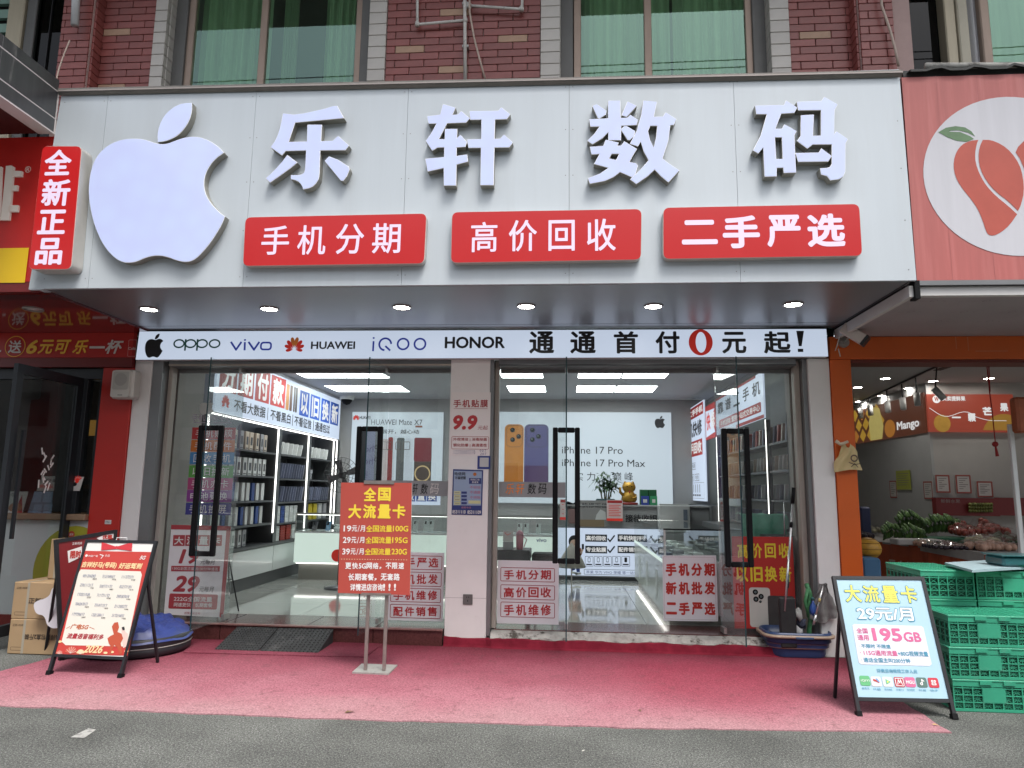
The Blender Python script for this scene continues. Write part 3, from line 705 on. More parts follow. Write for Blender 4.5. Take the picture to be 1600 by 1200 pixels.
def bricks(x0, x1, Y, ax='x', face=1, z0=ZB, z1=ZTOP, off=0.0):
    """courses of bricks on a wall face; ax 'x': faces the street, 'y': a return"""
    r = 0; z = z0
    while z < z1:
        s_ = x0 - ((r % 2) * .5 * (BL + .007) + off) % (BL + .007) - .0
        x = s_
        while x < x1 - .004:
            a, b = max(x, x0), min(x + BL, x1)
            if b - a > .02:
                ln = round(b - a, 3); c = (a + b) / 2
                zz = z + BH / 2
                hit = [t for t in TAN if ax == 'x' and Y > 5.95 and b - a > .2 and abs(c - t.x) < .14 and abs(zz - t.z) < .037]
                tan = bool(hit)
                for t in hit: TAN.remove(t)
                m = brick_t if tan else brick_m
                if ax == 'x': me = unit('brick', ('x', ln, tan), ln, .03, BH, m); loc = (c, Y - .004 + random.uniform(0, .0015), zz)
                else: me = unit('brick', ('y', ln, tan), .03, ln, BH, m); loc = (Y + face * .004, c, zz)
                o = bpy.data.objects.new('brick', me); o.location = loc; link(o, wallr); nb[0] += 1
            x += BL + .007
        z += PIT; r += 1
# backing walls (mortar shows in the joints)
WT = 7.4
def back(x0, x1, y0, y1, z0=ZB - .2, z1=WT): return box('wall_core', x0, x1, y0, y1, z0, z1, mortar, wallr)
segs = [(-4.54, -4.0), (-1.69, -.235), (2.02, 2.565)]
for x0, x1 in segs:
    back(x0, x1, 6.0, 6.3); bricks(x0, x1, 6.0, off=.05 if x0 > -2 else .12)
back(-4.85, -4.545, 5.85, 6.3); bricks(-4.845, -4.55, 5.85, off=.1); bricks(5.87, 5.995, -4.545, 'y', 1, off=.0)
back(2.57, 3.01, 5.85, 6.3); bricks(2.575, 2.86, 5.85, off=.2); bricks(5.87, 5.995, 2.57, 'y', -1)
bricks(2.885, 3.005, 5.9, off=0.02)
# corner tiles beside the windows
def quoins(x0, x1, ret=None):
    z = ZB + .02; k = 0
    while z < 6.3:
        me = unit('tile', ('q', round(x1 - x0, 3)), x1 - x0, .05, .117 - .004, quoin_m, .004)
        o = bpy.data.objects.new('tile', me); o.location = ((x0 + x1) / 2, 5.985, z + .058); link(o, wallr)
        if ret:
            me = unit('tile', ('r',), .04, .15, .113, quoin_m, .004)
            o = bpy.data.objects.new('tile', me); o.location = (ret, 6.09, z + .058); link(o, wallr)
        z += .117
for a, b, rt in ((-3.995, -3.87, -3.885), (-1.86, -1.693, -1.845), (-.232, -.052, -.068), (1.845, 2.016, 1.865)):
    quoins(a, b, rt)
    back(a + .01, b - .01, 6.005, 6.3)
# sill tiles under the right window
for i in range(9):
    x0 = -.05 + i * .222
    if x0 < 1.8: box('tile', x0, min(x0 + .219, 1.84), 5.93, 6.1, 4.93, 4.955, quoin_m, wallr, b=.003)
# windows of the upper storey
bronze = mat('bronze_frame', (0.33, 0.25, 0.20), .42, .35, var=.12, vs_=6, stretch=(1, 1, .3))
greyfr = mat('grey_reveal', (0.13, 0.13, 0.125), .5, .2, var=.1)
curt = mat('green_curtain', (0.31, 0.38, 0.27), .9, var=.3, vs_=2.2, stretch=(4, 4, .15))
curt_d = mat('brown_curtain', (0.06, 0.045, 0.035), .9, var=.12)
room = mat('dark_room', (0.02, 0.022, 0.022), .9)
gl_up = glass('green_glass', (0.82, 0.95, 0.86), (.50, .74, .64), 2.3)
def curtain(name, x0, x1, y, z0, z1, m, par, amp=.03, n=90):
    vs_, fs = [], []
    for i in range(n + 1):
        x = x0 + (x1 - x0) * i / n; yy = y + amp * math.sin(i * .33 + 1.2 * math.sin(i * .11)) + amp * .4 * math.sin(i * .83 + x0)
        vs_ += [(x, yy, z0), (x, yy, z1)]
    for i in range(n): fs.append((2 * i, 2 * i + 2, 2 * i + 3, 2 * i + 1))
    return mesh(name, vs_, fs, m, par, smooth=True)
def up_window(x0, x1, bars_, cur, lbl, Yg=6.16, z0=4.93):
    r = root('window', ((x0 + x1) / 2, Yg, z0), lbl, 'window')
    box('reveal', x0, x0 + .12, 6.1, 6.16, z0, WT, greyfr, r, b=.004); box('reveal', x1 - .12, x1, 6.1, 6.16, z0, WT, greyfr, r, b=.004)
    for a in bars_: box('mullion', a - .035, a + .035, Yg - .03, Yg + .03, z0 + .04, WT, bronze, r, b=.005)
    box('frame', x0 + .12, x1 - .12, Yg - .035, Yg + .03, z0, z0 + .045, bronze, r, b=.004)
    for i in range(len(bars_) - 1):
        box('pane', bars_[i] + .036, bars_[i + 1] - .036, Yg - .004, Yg + .004, z0 + .046, WT, gl_up, r)
    for (a, b, m) in cur: curtain('curtain', a, b, Yg + .16, z0, WT, m, r)
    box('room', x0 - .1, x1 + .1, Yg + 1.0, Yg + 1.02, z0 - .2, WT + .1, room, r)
    return r
bx = lambda px: PY(px, 60, 6.16).x
w1 = up_window(-3.87, -1.86, [bx(300), bx(413), bx(562)], [(bx(300), bx(414), curt), (bx(432), bx(455), curt), (bx(500), bx(560), curt)], 'wide green glass window with curtains above the bitten fruit mark and the first big character')
w2 = up_window(-.05, 1.85, [bx(902), bx(1012), bx(1170)], [(bx(903), bx(1050), curt), (bx(1056), bx(1175), curt)], 'wide green glass window with drawn green curtains above the third big character')
# far left and far right windows of the upper storey
w3 = root('window', (-5.4, 6.2, 4.9), 'dark window with a beige mullion and slatted green pane above the black canopy', 'window')
yy = 6.1
beige_m = mat('beige_mullion', (0.42, 0.37, 0.27), .45, .2, var=.1, vs_=4, stretch=(3, 3, .2))
ax = lambda px, Y=yy: PY(px, 40, Y).x
box('mullion', ax(17), ax(42), yy - .06, yy, 4.6, WT, beige_m, w3, b=.01); box('mullion', ax(43), ax(58), yy - .03, yy, 4.6, WT, greyfr, w3, b=.01)
box('pane', ax(58), ax(98) + .1, yy + .02, yy + .03, 4.6, WT, glass('dark_glass', (.10, .12, .11), .45, 1.5), w3)
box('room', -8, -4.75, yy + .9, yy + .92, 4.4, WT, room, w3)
box('frame', ax(77), ax(78), yy, yy + .02, 4.6, WT, blackm, w3)
for i in range(16): box('slat', -7.5, ax(16), yy + .01, yy + .05, 4.75 + i * .16, 4.75 + i * .16 + (.095), mat('green_slat', (.22, .36, .30), .4, var=.1), w3)
w4 = root('window', (3.8, 6.2, 4.9), 'green glass window with a grey curtain above the right end of the sign row', 'window')
box('mullion', 3.00, 3.04, 5.95, 6.15, 4.8, WT, greyfr, w4); ay = lambda px: PY(px, 60, 6.15).x
box('pane', 3.04, ay(1465), 6.15, 6.16, 4.8, WT, MATS['dark_glass'], w4)
box('mullion', ay(1466), ay(1483), 6.02, 6.15, 4.8, WT, beige_m, w4, b=.01); box('mullion', ay(1484), ay(1500), 6.0, 6.15, 4.8, WT, mat('pale_beige', (.5, .46, .36), .5, var=.1), w4, b=.01)
curtain('curtain', ay(1500), ay(1524), 6.12, 4.8, WT, mat('grey_curtain', (.48, .48, .5), .8, var=.1), w4, n=14)
box('mullion', ay(1524), ay(1539), 6.05, 6.15, 4.8, WT, bronze, w4, b=.01)
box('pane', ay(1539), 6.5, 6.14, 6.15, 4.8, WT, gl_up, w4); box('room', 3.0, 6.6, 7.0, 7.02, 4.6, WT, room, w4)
curtain('curtain', ay(1539), 6.4, 6.3, 4.8, WT, curt, w4, n=50)
# building mass above (closes the storey and shades what lies behind)
tag(box('roof_slab', -9, 8, 6.0, 14, WT, WT + .2, mat('concrete', (.3, .3, .29), .9, var=.1)), kind='structure')
tag(box('storey_wall', -9, 8.5, 7.07, 7.335, 3.152, 4.59, dark_grey), kind='structure'); tag(box('storey_slab', -9, 8.5, 6.01, 14, 4.6, 4.69, dark_grey), kind='structure')
box('filler', 2.6925, 2.7295, 5.47, 5.56, 3.0, 3.144, black, fas); box('filler', 2.603, 2.66, 7.052, 7.069, 3.0425, 3.3, black, shop)  # added black blocks, hide bright sky showing through the gaps
# pipes and cables on the brick wall
tag(box('eave', -9, 8, 4.1, 5.99, 7.5, 7.6, mat('eave_concrete', (.40, .38, .35), .9, var=.15)), kind='structure')
pipe_m = mat('white_pipe', (0.62, 0.6, 0.57), .45, var=.1, vs_=8, stain=(.3, .29, .27), stain_s=25, stain_lo=.58, stain_hi=.7)
pp = root('drain_pipe', (-.95, 5.95, 4.93), 'white drain pipes branching down the brick wall between the two windows', 'pipe')
def pth(L, Y): return [tuple(PY(a, b, Y)) for a, b in L]
tube('pipe', pth([(727, 125), (726, -60)], 5.93), .017, pipe_m, pp, n=12)
tube('pipe', pth([(652, -60), (652, 37), (654, 38), (724, 32)], 5.93), .013, pipe_m, pp, n=10)
tube('pipe', pth([(735, 9), (812, 14), (816, 12), (816, -60)], 5.92), .013, pipe_m, pp, n=10)
for a, b in ((652, 38), (727, 32), (733, 9), (815, 14)): 
    q = PY(a, b, 5.93); lathe('elbow', [(.021, -.022), (.023, 0), (.021, .022)], q, pipe_m, pp, n=12)
for a, b in ((727, 72), (727, 5)): q = PY(a, b, 5.93); box('clip', q.x - .028, q.x + .03, 5.925, 5.98, q.z - .012, q.z + .012, mat('zinc', (.35, .35, .34), .5, .5), pp)
cab_m = mat('cream_cable', (0.50, 0.40, 0.34), .6)
tag(tube('cable', pth([(733, -40), (734, 20), (741, 60), (750, 95), (758, 123)], 5.90), .009, cab_m, n=8), 'thin cream cable hanging beside the white drain pipe', 'cable')
tag(tube('cable', pth([(1374, -30), (1378, 10), (1391, 48), (1399, 78), (1404, 103)], 5.78), .011, cab_m, n=8), 'cream cable hanging down the brick pier at the right', 'cable')
tag(tube('cable', pth([(109, 63), (100, 85), (92, 108), (88, 125), (80, 165), (70, 192)], 5.40), .006, cab_m, n=6), 'cream cable dropping from the grey pipe end to the black canopy', 'cable')
tag(tube('pipe', pth([(117, 40), (121, -60)], 5.72), .035, mat('grey_pipe', (.55, .56, .57), .4, .1), n=12), 'short grey pipe end on the brick pier at the left', 'pipe')

# ================================================================ LEFT NEIGHBOUR (red snack shop)
stone = mat('black_stone', (0.055, 0.055, 0.058), .3, var=.2, vs_=4, stain=(.32, .31, .30), stain_s=2.2, stretch=(1, 4, .35), stain_lo=.62, stain_hi=.78)
caulk = mat('white_caulk', (.62, .58, .57), .7)
can = root('canopy', (-4.8, 4.5, 4.5), 'black stone clad canopy edge with white joints, jutting over the red shop sign', 'canopy')
prof = [(-6.6, 5.10), (-4.465, 4.965), (-4.465, 4.935)]
def prism_y(name, pts, y0, y1, m, par):
    n = len(pts); vs_ = [(x, y0, z) for x, z in pts] + [(x, y1, z) for x, z in pts]
    ar = sum(pts[i][0] * pts[(i + 1) % n][1] - pts[(i + 1) % n][0] * pts[i][1] for i in range(n))
    fs = [tuple(range(n)), tuple(range(2 * n - 1, n - 1, -1))] + [(i, i + n, (i + 1) % n + n, (i + 1) % n) for i in range(n)]
    if ar < 0: fs = [f[::-1] for f in fs]
    fs = [f[::-1] for f in fs] if ar < 0 else [f for f in fs]
    return mesh(name, vs_, fs, m, par)
for z0, z1 in ((4.935, 5.035), (4.68, 4.922), (4.545, 4.667)):
    for y0, y1 in ((3.0, 3.6), (3.603, 4.2), (4.203, 4.8), (4.803, 5.43)):
        box('slab', -4.54, -4.465, y0, y1, z0, z1, stone, can, b=.002)
for z in (4.9285, 4.6735): box('joint', -4.55, -4.468, 3.0, 5.432, z - .0062, z + .0062, caulk, can)
box('joint', -4.60, -4.462, 3.0, 5.432, 4.532, 4.5445, caulk, can)
box('joint', -4.475, -4.458, 5.431, 5.438, 4.53, 4.96, caulk, can)
box('core', -6.6, -4.552, 3.0, 5.425, 4.56, 5.03, dark_grey, can)
box('underside', -6.6, -4.605, 3.0, 5.425, 4.535, 4.559, mat('dark_red_under', (.05, .012, .012), .35), can)
# its red sign face
rs = root('red_sign', (-5.3, 5.44, 3.1), 'red sign panel with a cut white character and a yellow band, under the black canopy', 'sign')
B = front(rs, 5.47)
red_sg = mat('red_sign_face', (0.47, 0.016, 0.013), .4, var=.08, vs_=3, em=.06)
box('panel', -6.4, -4.445, 5.475, 5.53, 3.21, 4.53, red_sg, rs); box('band', -6.4, -4.46, 5.475, 5.53, 3.12, 3.207, mat('dark_red', (.16, .012, .012), .4), rs)
u0, v0, u1, v1 = B.uvbox(-60, 388, 42, 442); B.rect(u0, v0, u1, v1, mat('yellow_band', (.78, .50, .01), .45, em=.06), .001)
wl = mat('white_letter', (.62, .55, .50), .5, em=.15)
for q in ([(12, 261), (20, 260), (24, 262), (17, 345), (4, 345)], [(22, 268), (37, 269), (36, 277), (21, 277)], [(20, 291), (30, 291), (29, 299), (19, 299)], [(17, 322), (31, 322), (30, 332), (16, 332)], [(-14, 262), (5, 262), (2, 345), (-14, 345)]):
    B.prism([[B.loc(*a) for a in q][::-1]], -.001, .02, wl, 'lettering', rs)
ringtxt(B, 44, 265, 4.6, 4.8, .004, wl); B.textp('R', 42, 262, 46.5, 268, wl, keep=True)
tag(box('red_soffit', -6.4, -4.399, 5.532, 7.05, ZT - .02, ZT - .008, mat('glossy_red', (.14, .006, .006), .07, .1, coat=.4)), 'glossy dark red soffit of the snack shop beside the brushed one', 'soffit')
q = PZ(52, 483, ZT - .02); downlight(q.x, q.y, ZT - .021, 'unlit downlight in the dark red soffit of the snack shop', on=False)
# banner under the soffit
bn = root('banner', (-5.6, 7.0, ZS), 'red banner with yellow and white lettering over the snack shop door', 'banner')
B = front(bn, 6.985)
box('panel', -7.2, -4.575, 6.99, 7.05, ZS + .01, ZT - .022, mat('red_banner', (.36, .016, .013), .45, var=.06, em=.05), bn)
yl = mat('yellow_print', (.72, .42, .05), .5, em=.05); wpr = mat('white_print', (.72, .70, .68), .5)
ringtxt(B, 24, 541.5, 16, 16.5, .008, yl); B.textp('送', 13.5, 532, 34, 552, wpr, bold=.02)
for s_, a, b, m in (('6', 42, 59, yl), ('元', 60, 84, yl), ('可', 87, 111, yl), ('乐', 114, 138, yl), ('杯', 165, 193, wpr)): B.textp(s_, a, 531, b, 553, m, bold=.028, shear=.25)
B.rectp(140, 541, 164, 544.5, wpr); B.textp('Cola', 201, 532, 212, 557, wpr, keep=True); B.ringp(200.5, 531, 213, 557, wpr, .002)
B.rectp(-3, 547, 2, 550, wpr)
box('lintel', -7.2, -4.575, 7.0, 7.06, 2.74, ZS + .008, mat('dark_red2', (.16, .01, .01), .4), bn)
# shop front
sn = root('snack_shop', (-5.6, 7.05, 0), 'dark framed snack shop front with a red column and a white counter panel', 'shop front')
box('column', -4.905, -4.568, 7.03, 7.25, 0, 2.738, red_m, sn, b=.004)
B = front(sn, 7.027); B.rectp(164, 812.5, 174, 819, white_p); B.textp('文明出入', 165, 814, 173, 817.5, ink)
cfr = mat('charcoal_frame', (0.025, 0.028, 0.033), .35, .3)
fx = lambda px, py, Y=7.1: PY(px, py, Y).x
box('frame', -7.2, -4.91, 7.08, 7.16, 2.62, 2.736, cfr, sn, b=.004)
box('frame', -5.20, -5.09, 7.07, 7.17, .1, 2.62, cfr, sn, b=.004); box('frame', -4.96, -4.91, 7.08, 7.16, .98, 2.62, cfr, sn)
gd = glass('shop_glass', (.80, .83, .82), .85, 1.5, haze=.02)
box('pane', -5.088, -4.962, 7.115, 7.123, 1.22, 2.62, gd, sn)
box('pane', -7.2, -5.21, 7.115, 7.123, 1.22, 2.62, gd, sn)
box('counter_panel', -7.2, -4.91, 7.06, 7.12, .18, 1.13, mat('pale_counter', (.60, .62, .63), .4, var=.03), sn)
box('counter_top', -7.2, -4.91, 6.98, 7.5, 1.135, 1.20, mat('wood_edge', (.25, .16, .10), .5, var=.15), sn, b=.01)
box('plinth', -7.2, -4.91, 7.04, 7.12, .06, .178, mat('dark_red3', (.18, .015, .015), .5), sn)
box('plinth', -7.2, -4.91, 7.07, 7.15, 0, .058, dark_grey, sn)
yc = mat('olive_yellow', (.38, .36, .03), .5)
B = front(sn, 7.057); 
u, v = B.loc(112, 893); B.shape([[p for p in circ(u, v, .42, 36, .46)]], yc, .001)
u, v = B.loc(112, 835); B.shape([circ(u, v, .035, 16)], mat('brick_red', (.45, .06, .03), .5), .003); B.textp('美味', 109, 833, 115, 837, wpr, t=.004)
# interior of the snack shop
for a in ((-7.2, -4.7, 9.4, 9.44, 0, 3.1), (-7.24, -7.2, 7.1, 9.4, 0, 3.1), (-4.70, -4.66, 7.26, 9.4, 0, 3.1), (-7.2, -4.7, 7.2, 9.4, 3.08, 3.12)): box('inner_wall', *a, mat('snack_wall', (.09, .07, .055), .7, var=.4, vs_=1.5), sn)
box('menu_board', -6.4, -5.25, 8.85, 8.95, 2.15, 2.35, mat('amber_board', (.5, .25, .05), .5, em=.35), sn)
box('shelf', -6.6, -5.0, 9.0, 9.35, 1.45, 1.50, mat('inner_wood', (.14, .08, .05), .6), sn)
# leaning price cards on the counter
def card(name, quad, Y, m, lbl, fn=None, cat='sign', th=.006, lean=.12):
    r = root(name, tuple(PY(*quad[3], Y)), lbl, cat)
    o = PY(*quad[3], Y); B = Board(r, o, (1, 0, 0), (0, lean, 1))
    P = [B.loc(*q) for q in quad][::-1]; B.prism([P], -th, 0, m, 'card', r)
    if fn: fn(B)
    return r
cw = mat('card_white', (.62, .60, .57), .5); cred = mat('card_red', (.42, .03, .03), .5); cor = mat('fried_orange', (.5, .16, .05), .6, var=.3, vs_=30); cblue = mat('card_blue', (.16, .24, .36), .4, var=.1)
def f1(B):
    for x in (8, 30):
        B.shape([[B.loc(x + 5, 773), B.loc(x - 12, 808), B.loc(x + 5, 808)]], cred, .002)
    u, v = B.loc(24, 793); B.shape([circ(u, v, .075, 18, .05)], cor, .004); u, v = B.loc(2, 790); B.shape([circ(u, v, .06, 18, .06)], mat('fried_gold', (.6, .33, .06), .6, var=.3, vs_=30), .004)
    B.textp('9.9', 8, 798, 24, 806, wpr, t=.005, bold=.02); B.textp('鸡翅', 16, 770, 30, 777, ink, t=.004)
card('price_card', [(-12, 768), (44, 768), (33, 809), (-16, 809)], 7.12, cw, 'white and red price card with fried food pictures on the snack counter', f1)
def f2(B):
    for a, b in ((52, 768), (68, 768), (52, 788), (68, 788)): B.rectp(a, b, a + 13, b + 17, mat('blue_cell', (.26, .38, .55), .4), t=.002)
card('price_card', [(54, 768), (83, 768), (79, 808), (41, 808)], 7.14, cblue, 'blue tinted menu card on the snack counter behind the open glass door', f2)
def f3(B):
    B.textp('扫码下单', 65, 748, 87, 754, ink, t=.003, bold=.01); B.textp('免排队', 62, 757, 84, 763, ink_r, t=.003, bold=.015)
card('price_card', [(66, 744), (86, 744), (84, 767), (57, 767)], 7.2, cw, 'small white card about ordering by phone above the blue menu card', f3)
def f4(B):
    u, v = B.loc(121, 752); L = []
    for k in range(5): a = D2R(60 + k * 28 - 20); L.append([(u, v), (u + .05 * math.cos(a), v + .055 * math.sin(a))])
    strokes(B, L, .012, ink_r); B.shape([circ(u, v, .02, 12)], ink_r, .004); B.shape([circ(u - .02, v - .03, .022, 12)], ink, .003)
card('price_card', [(118, 745), (131, 745), (124, 767), (112, 767)], 7.05, cw, 'white card printed with a red hand in the narrow window of the snack shop', f4)
# steam mark on the glass: white flame-like print
# open glass door of the snack shop
dr = root('glass_door', (-5.15, 7.05, .1), 'charcoal framed glass door of the snack shop, standing open', 'door')
XD = -5.13
def yb(y0, y1, z0, z1, m, name='frame', x0=XD - .022, x1=XD + .022, p=dr): return box(name, x0, x1, y0, y1, z0, z1, m, p)
yb(6.95, 7.04, .12, 2.62, cfr); yb(6.12, 6.20, .12, 2.62, cfr); yb(6.2, 6.95, 2.53, 2.62, cfr); yb(6.2, 6.95, .12, .22, cfr)
yb(6.2, 6.95, .22, 2.53, glass('door_glass_dark', (.80, .81, .80), .8, 1.5), 'pane', XD - .004, XD + .004)
box('handle', XD - .07, XD - .045, 6.22, 6.25, 1.0, 2.0, cfr, dr); box('handle', XD + .045, XD + .07, 6.22, 6.25, 1.0, 2.0, cfr, dr)
# white flame print on the inner side
Bf = Board(dr, (XD + .006, 6.3, 0), (0, 1, 0), (0, 0, 1))
R = random.Random(5); L = []
for i in range(16):
    u = .33 + R.uniform(-.07, .07); v = 1.42 + i * .025; L.append([(u, v), (u + R.uniform(-.04, .04), v + R.uniform(.03, .07))])
strokes(Bf, L, .018, wpr, t=.001)
# loudspeaker on the red column
spk = root('wall_speaker', (-4.72, 6.95, 2.4), 'white wall loudspeaker with a round grille on the red column', 'loudspeaker')
a = PY(173, 577, 6.86); b = PY(208, 577, 6.86); c = PY(180, 622, 6.86); cs = mat('cream_plastic', (.56, .54, .50), .45)
xm = (a.x + b.x) / 2; o = box('housing', xm - .115, xm + .125, 6.88, 7.02, c.z, a.z, cs, spk, b=.02)
Bs = front(spk, 6.879); Bs.slab(xm - .105, c.z + .012, xm + .095, a.z - .01, -.002, .012, cs, 'face', r=.02)
Bs.rect(xm - .09, c.z + .09, xm + .08, a.z - .022, mat('grille', (.43, .42, .39), .6), t=.0135, r=.02); Bs.shape([circ(xm - .005, a.z - .105, .068, 28)], mat('grille_dark', (.34, .33, .31), .7), t=.0145)
Bs.rect(xm - .025, c.z + .03, xm + .025, c.z + .036, ink, t=.0135)
box('bracket', xm - .02, xm + .02, 7.0, 7.03, c.z + .1, c.z + .2, blackm, spk)

# ================================================================ RIGHT NEIGHBOUR (fruit shop)
fs_ = root('fruit_sign', (3.6, 5.5, 3.1), 'faded red fruit shop sign with a big white circle and an orange fruit mark', 'sign')
faded = mat('faded_red', (0.42, 0.115, 0.105), .5, var=.10, vs_=3.2, stretch=(5, 1, .25), stain=(.47, .17, .16), stain_s=.8, stain_lo=.5, stain_hi=.75)
B = front(fs_, 5.50)
B.prism([[(2.725, 3.145), (6.5, 3.145), (6.5, 4.86), (2.725, 4.86)]], -.05, 0, faded, 'panel', fs_)
for px in (1450, 1462, 1475, 1510, 1540, 1585): B.rectp(px, 118, px + .8, 440, mat('seam_red', (.36, .10, .095), .5), t=.001) if px in (1475, 1540) else None
u0, v = B.loc(1443, 280); _, vt = B.loc(1562, 152); _, vb = B.loc(1598, 400); rad = (vt - vb) / 2; uc = u0 + rad * 1.03; vc = (vt + vb) / 2
pale = mat('pale_circle', (.53, .53, .57), .5, var=.04, vs_=3, stretch=(5, 1, .3)); B.shape([circ(uc, vc, rad * 1.03, 64, rad)], pale, .003)
mango = mat('mango_red', (.42, .075, .05), .5, var=.08); FK = lambda L: [B.loc(1380 + x / 4, 130 + y / 4) for x, y in L][::-1]
B.shape([smooth_between(FK([(592, 356), (540, 362), (490, 385), (455, 430), (438, 490), (440, 550), (460, 610), (500, 670), (550, 730), (590, 790), (620, 860), (640, 925), (655, 950), (690, 955), (740, 930), (790, 885), (835, 820), (780, 770), (700, 705), (640, 640), (600, 570), (575, 500), (572, 440), (580, 390)]), {23, 7}, 1)], mango, .005)
B.shape([smooth_between(FK([(620, 356), (670, 356), (740, 385), (800, 435), (850, 510), (872, 590), (878, 680), (860, 760), (840, 800), (780, 740), (700, 680), (640, 610), (605, 540), (592, 470), (600, 400)]), {14, 6}, 1)], mango, .005)
B.shape([FK([(1200, 380), (1000, 340), (880, 360), (840, 400), (825, 435), (850, 470), (880, 540), (890, 650), (880, 720), (1000, 760), (1200, 740)])], mango, .005)
lf = mat('leaf_green', (.10, .19, .09), .5, var=.2)
B.shape([FK([(342, 308), (390, 280), (450, 270), (510, 278), (550, 303), (572, 335), (530, 312), (470, 296), (420, 298), (410, 305), (480, 307), (540, 332), (565, 350), (520, 368), (460, 362), (400, 340)])], lf, .005)
trimw = mat('white_trim', (.55, .54, .53), .5, var=.04, vs_=6)
box('trim', 2.73, 6.5, 5.47, 5.52, 3.105, 3.142, grey_metal, fs_); box('trim', 2.70, 6.5, 5.50, 5.56, 3.03, 3.10, trimw, fs_)
box('trim', 2.66, 2.70, 5.50, 7.03, 3.02, 3.11, trimw, fs_)
box('top_pipe', 2.75, 6.5, 5.52, 5.56, 4.862, 4.93, mat('rubber_black', (.03, .03, .03), .6), fs_)
tag(tube('pipe', [(2.93, 5.52, 4.965), (3.6, 5.53, 4.95), (6.4, 5.55, 4.93)], .028, mat('sooty_white', (.42, .41, .38), .6, var=.3, vs_=8, stain=(.06, .055, .05), stain_s=6, stain_lo=.5, stain_hi=.65), n=12), 'sooty white pipe lying along the top of the fruit shop sign', 'pipe')
rf = mat('black_roof_sheet', (.03, .032, .03), .6)
N = 60; vs_ = []; fs = []
for i in range(N + 1):
    x = 2.78 + 3.7 * i / N; h = 4.905 + .035 * max(0, math.cos(x * 2 * math.pi / .30)) ** 2
    vs_ += [(x, 5.46, h - .02), (x, 5.46, h), (x, 6.0, h + .05)]
for i in range(N): fs += [(3 * i, 3 * i + 3, 3 * i + 4, 3 * i + 1), (3 * i + 1, 3 * i + 4, 3 * i + 5, 3 * i + 2)]
mesh('roof_sheet', vs_, fs, rf, fs_)
sof = root('fruit_soffit', (4, 6.3, 3.05), 'dull mauve grey soffit over the fruit shop opening, with faint swirl prints', 'soffit')
box('board', 2.70, 6.5, 5.56, 7.045, 3.045, 3.06, mat('mauve_soffit', (.33, .30, .31), .55, var=.06, vs_=2), sof)
B = Board(sof, (0, 0, 3.044), (1, 0, 0), (0, -1, 0)); swm = mat('swirl', (.24, .21, .22), .6)
for (a, b_) in ((1458, 470), (1540, 470), (1422, 487), (1505, 487), (1580, 487), (1385, 502), (1465, 502), (1545, 502)):
    q = PZ(a, b_, 3.045); L = [(q.x + .03 * math.cos(t) * (1 - t / 9), -q.y + .045 * math.sin(t) * (1 - t / 9)) for t in [k * .5 for k in range(13)]]
    strokes(B, [L, [(q.x - .09, -q.y - .02), (q.x - .06, -q.y)], [(q.x + .07, -q.y + .01), (q.x + .10, -q.y - .01)]], .006, swm, t=.001)
ZFC = 2.975
fr = root('fruit_shop', (4.2, 7.05, 0), 'fruit shop front with an orange column and orange lintel', 'shop front')
box('column', 2.605, 2.80, 7.03, 7.3, 0, 2.815, orange_m, fr, b=.004)
box('lintel', 2.605, 7.4, 7.02, 7.3, 2.817, 3.042, orange_m, fr, b=.004); box('lintel_bottom', 2.802, 7.4, 7.05, 7.3, 2.785, 2.815, mat('brown_under', (.12, .02, .012), .5), fr)
B = front(fr, 7.019); tp = mat('tape_mark', (.62, .2, .1), .35)
for a in ((1493, 521, 1494, 545), (1512, 526, 1513, 548), (1524, 524, 1570, 525), (1524, 548, 1575, 549), (1323, 770, 1324, 771)): B.rectp(*a, tp, t=.001)
inw = mat('fruit_wall', (.43, .435, .43), .8, var=.04); inw2 = mat('fruit_wall_warm', (.47, .45, .425), .8, var=.04)
for nm, a, m in (('wall', (4.765, 4.80, 9.6, 14), inw), ('wall', (4.80, 8.5, 9.6, 9.64), inw2), ('wall', (2.80, 4.8, 13.9, 13.94), inw), ('wall', (2.70, 2.74, 7.31, 13.9), inw), ('wall', (8.5, 8.54, 7.3, 9.64), inw)):
    box(nm, *a, 0, 3.12, m, fr)
box('ceiling', 2.7, 8.5, 7.31, 13.94, ZFC, ZFC + .03, mat('fruit_ceiling', (.42, .415, .41), .8), fr)
box('ceiling_slot', *sorted((PZ(1432, 587, ZFC).x, PZ(1462, 581, ZFC).x)), 8.2, 8.6, ZFC - .005, ZFC - .001, black, fr)
tag(box('floor', 2.74, 8.5, 7.02, 13.9, .004, .03, mat('fruit_floor', (.25, .24, .23), .35, var=.1)), kind='structure')
for i, (a, b_) in enumerate(((1383, 591), (1340, 605), (1378, 618), (1342, 627), (1420, 606), (1458, 595), (1545, 591), (1588, 606))):
    q = PZ(a, b_, ZFC - .002)
    if i < 7: downlight(q.x, q.y, ZFC - .001, 'fruit shop ceiling downlight ' + ('in the front row, left of the ceiling slot', 'at the left edge of the ceiling, behind the front one', 'in the middle of the left group', 'the farthest, low at the left edge', 'between the two front ones, farther back', 'in front of the lit orange sign', 'right of the hanging red ornament')[i], group='fruit shop ceiling downlights', r=.06, em_m=dl_fruit)
SPN = ['deepest on the track, at the left edge of the mango picture', 'second deepest on the track', 'third on the track, before the cut mango', 'above the dark middle of the mango picture', 'nearest the inner wall corner', 'tilted sideways in front of the lit orange sign']
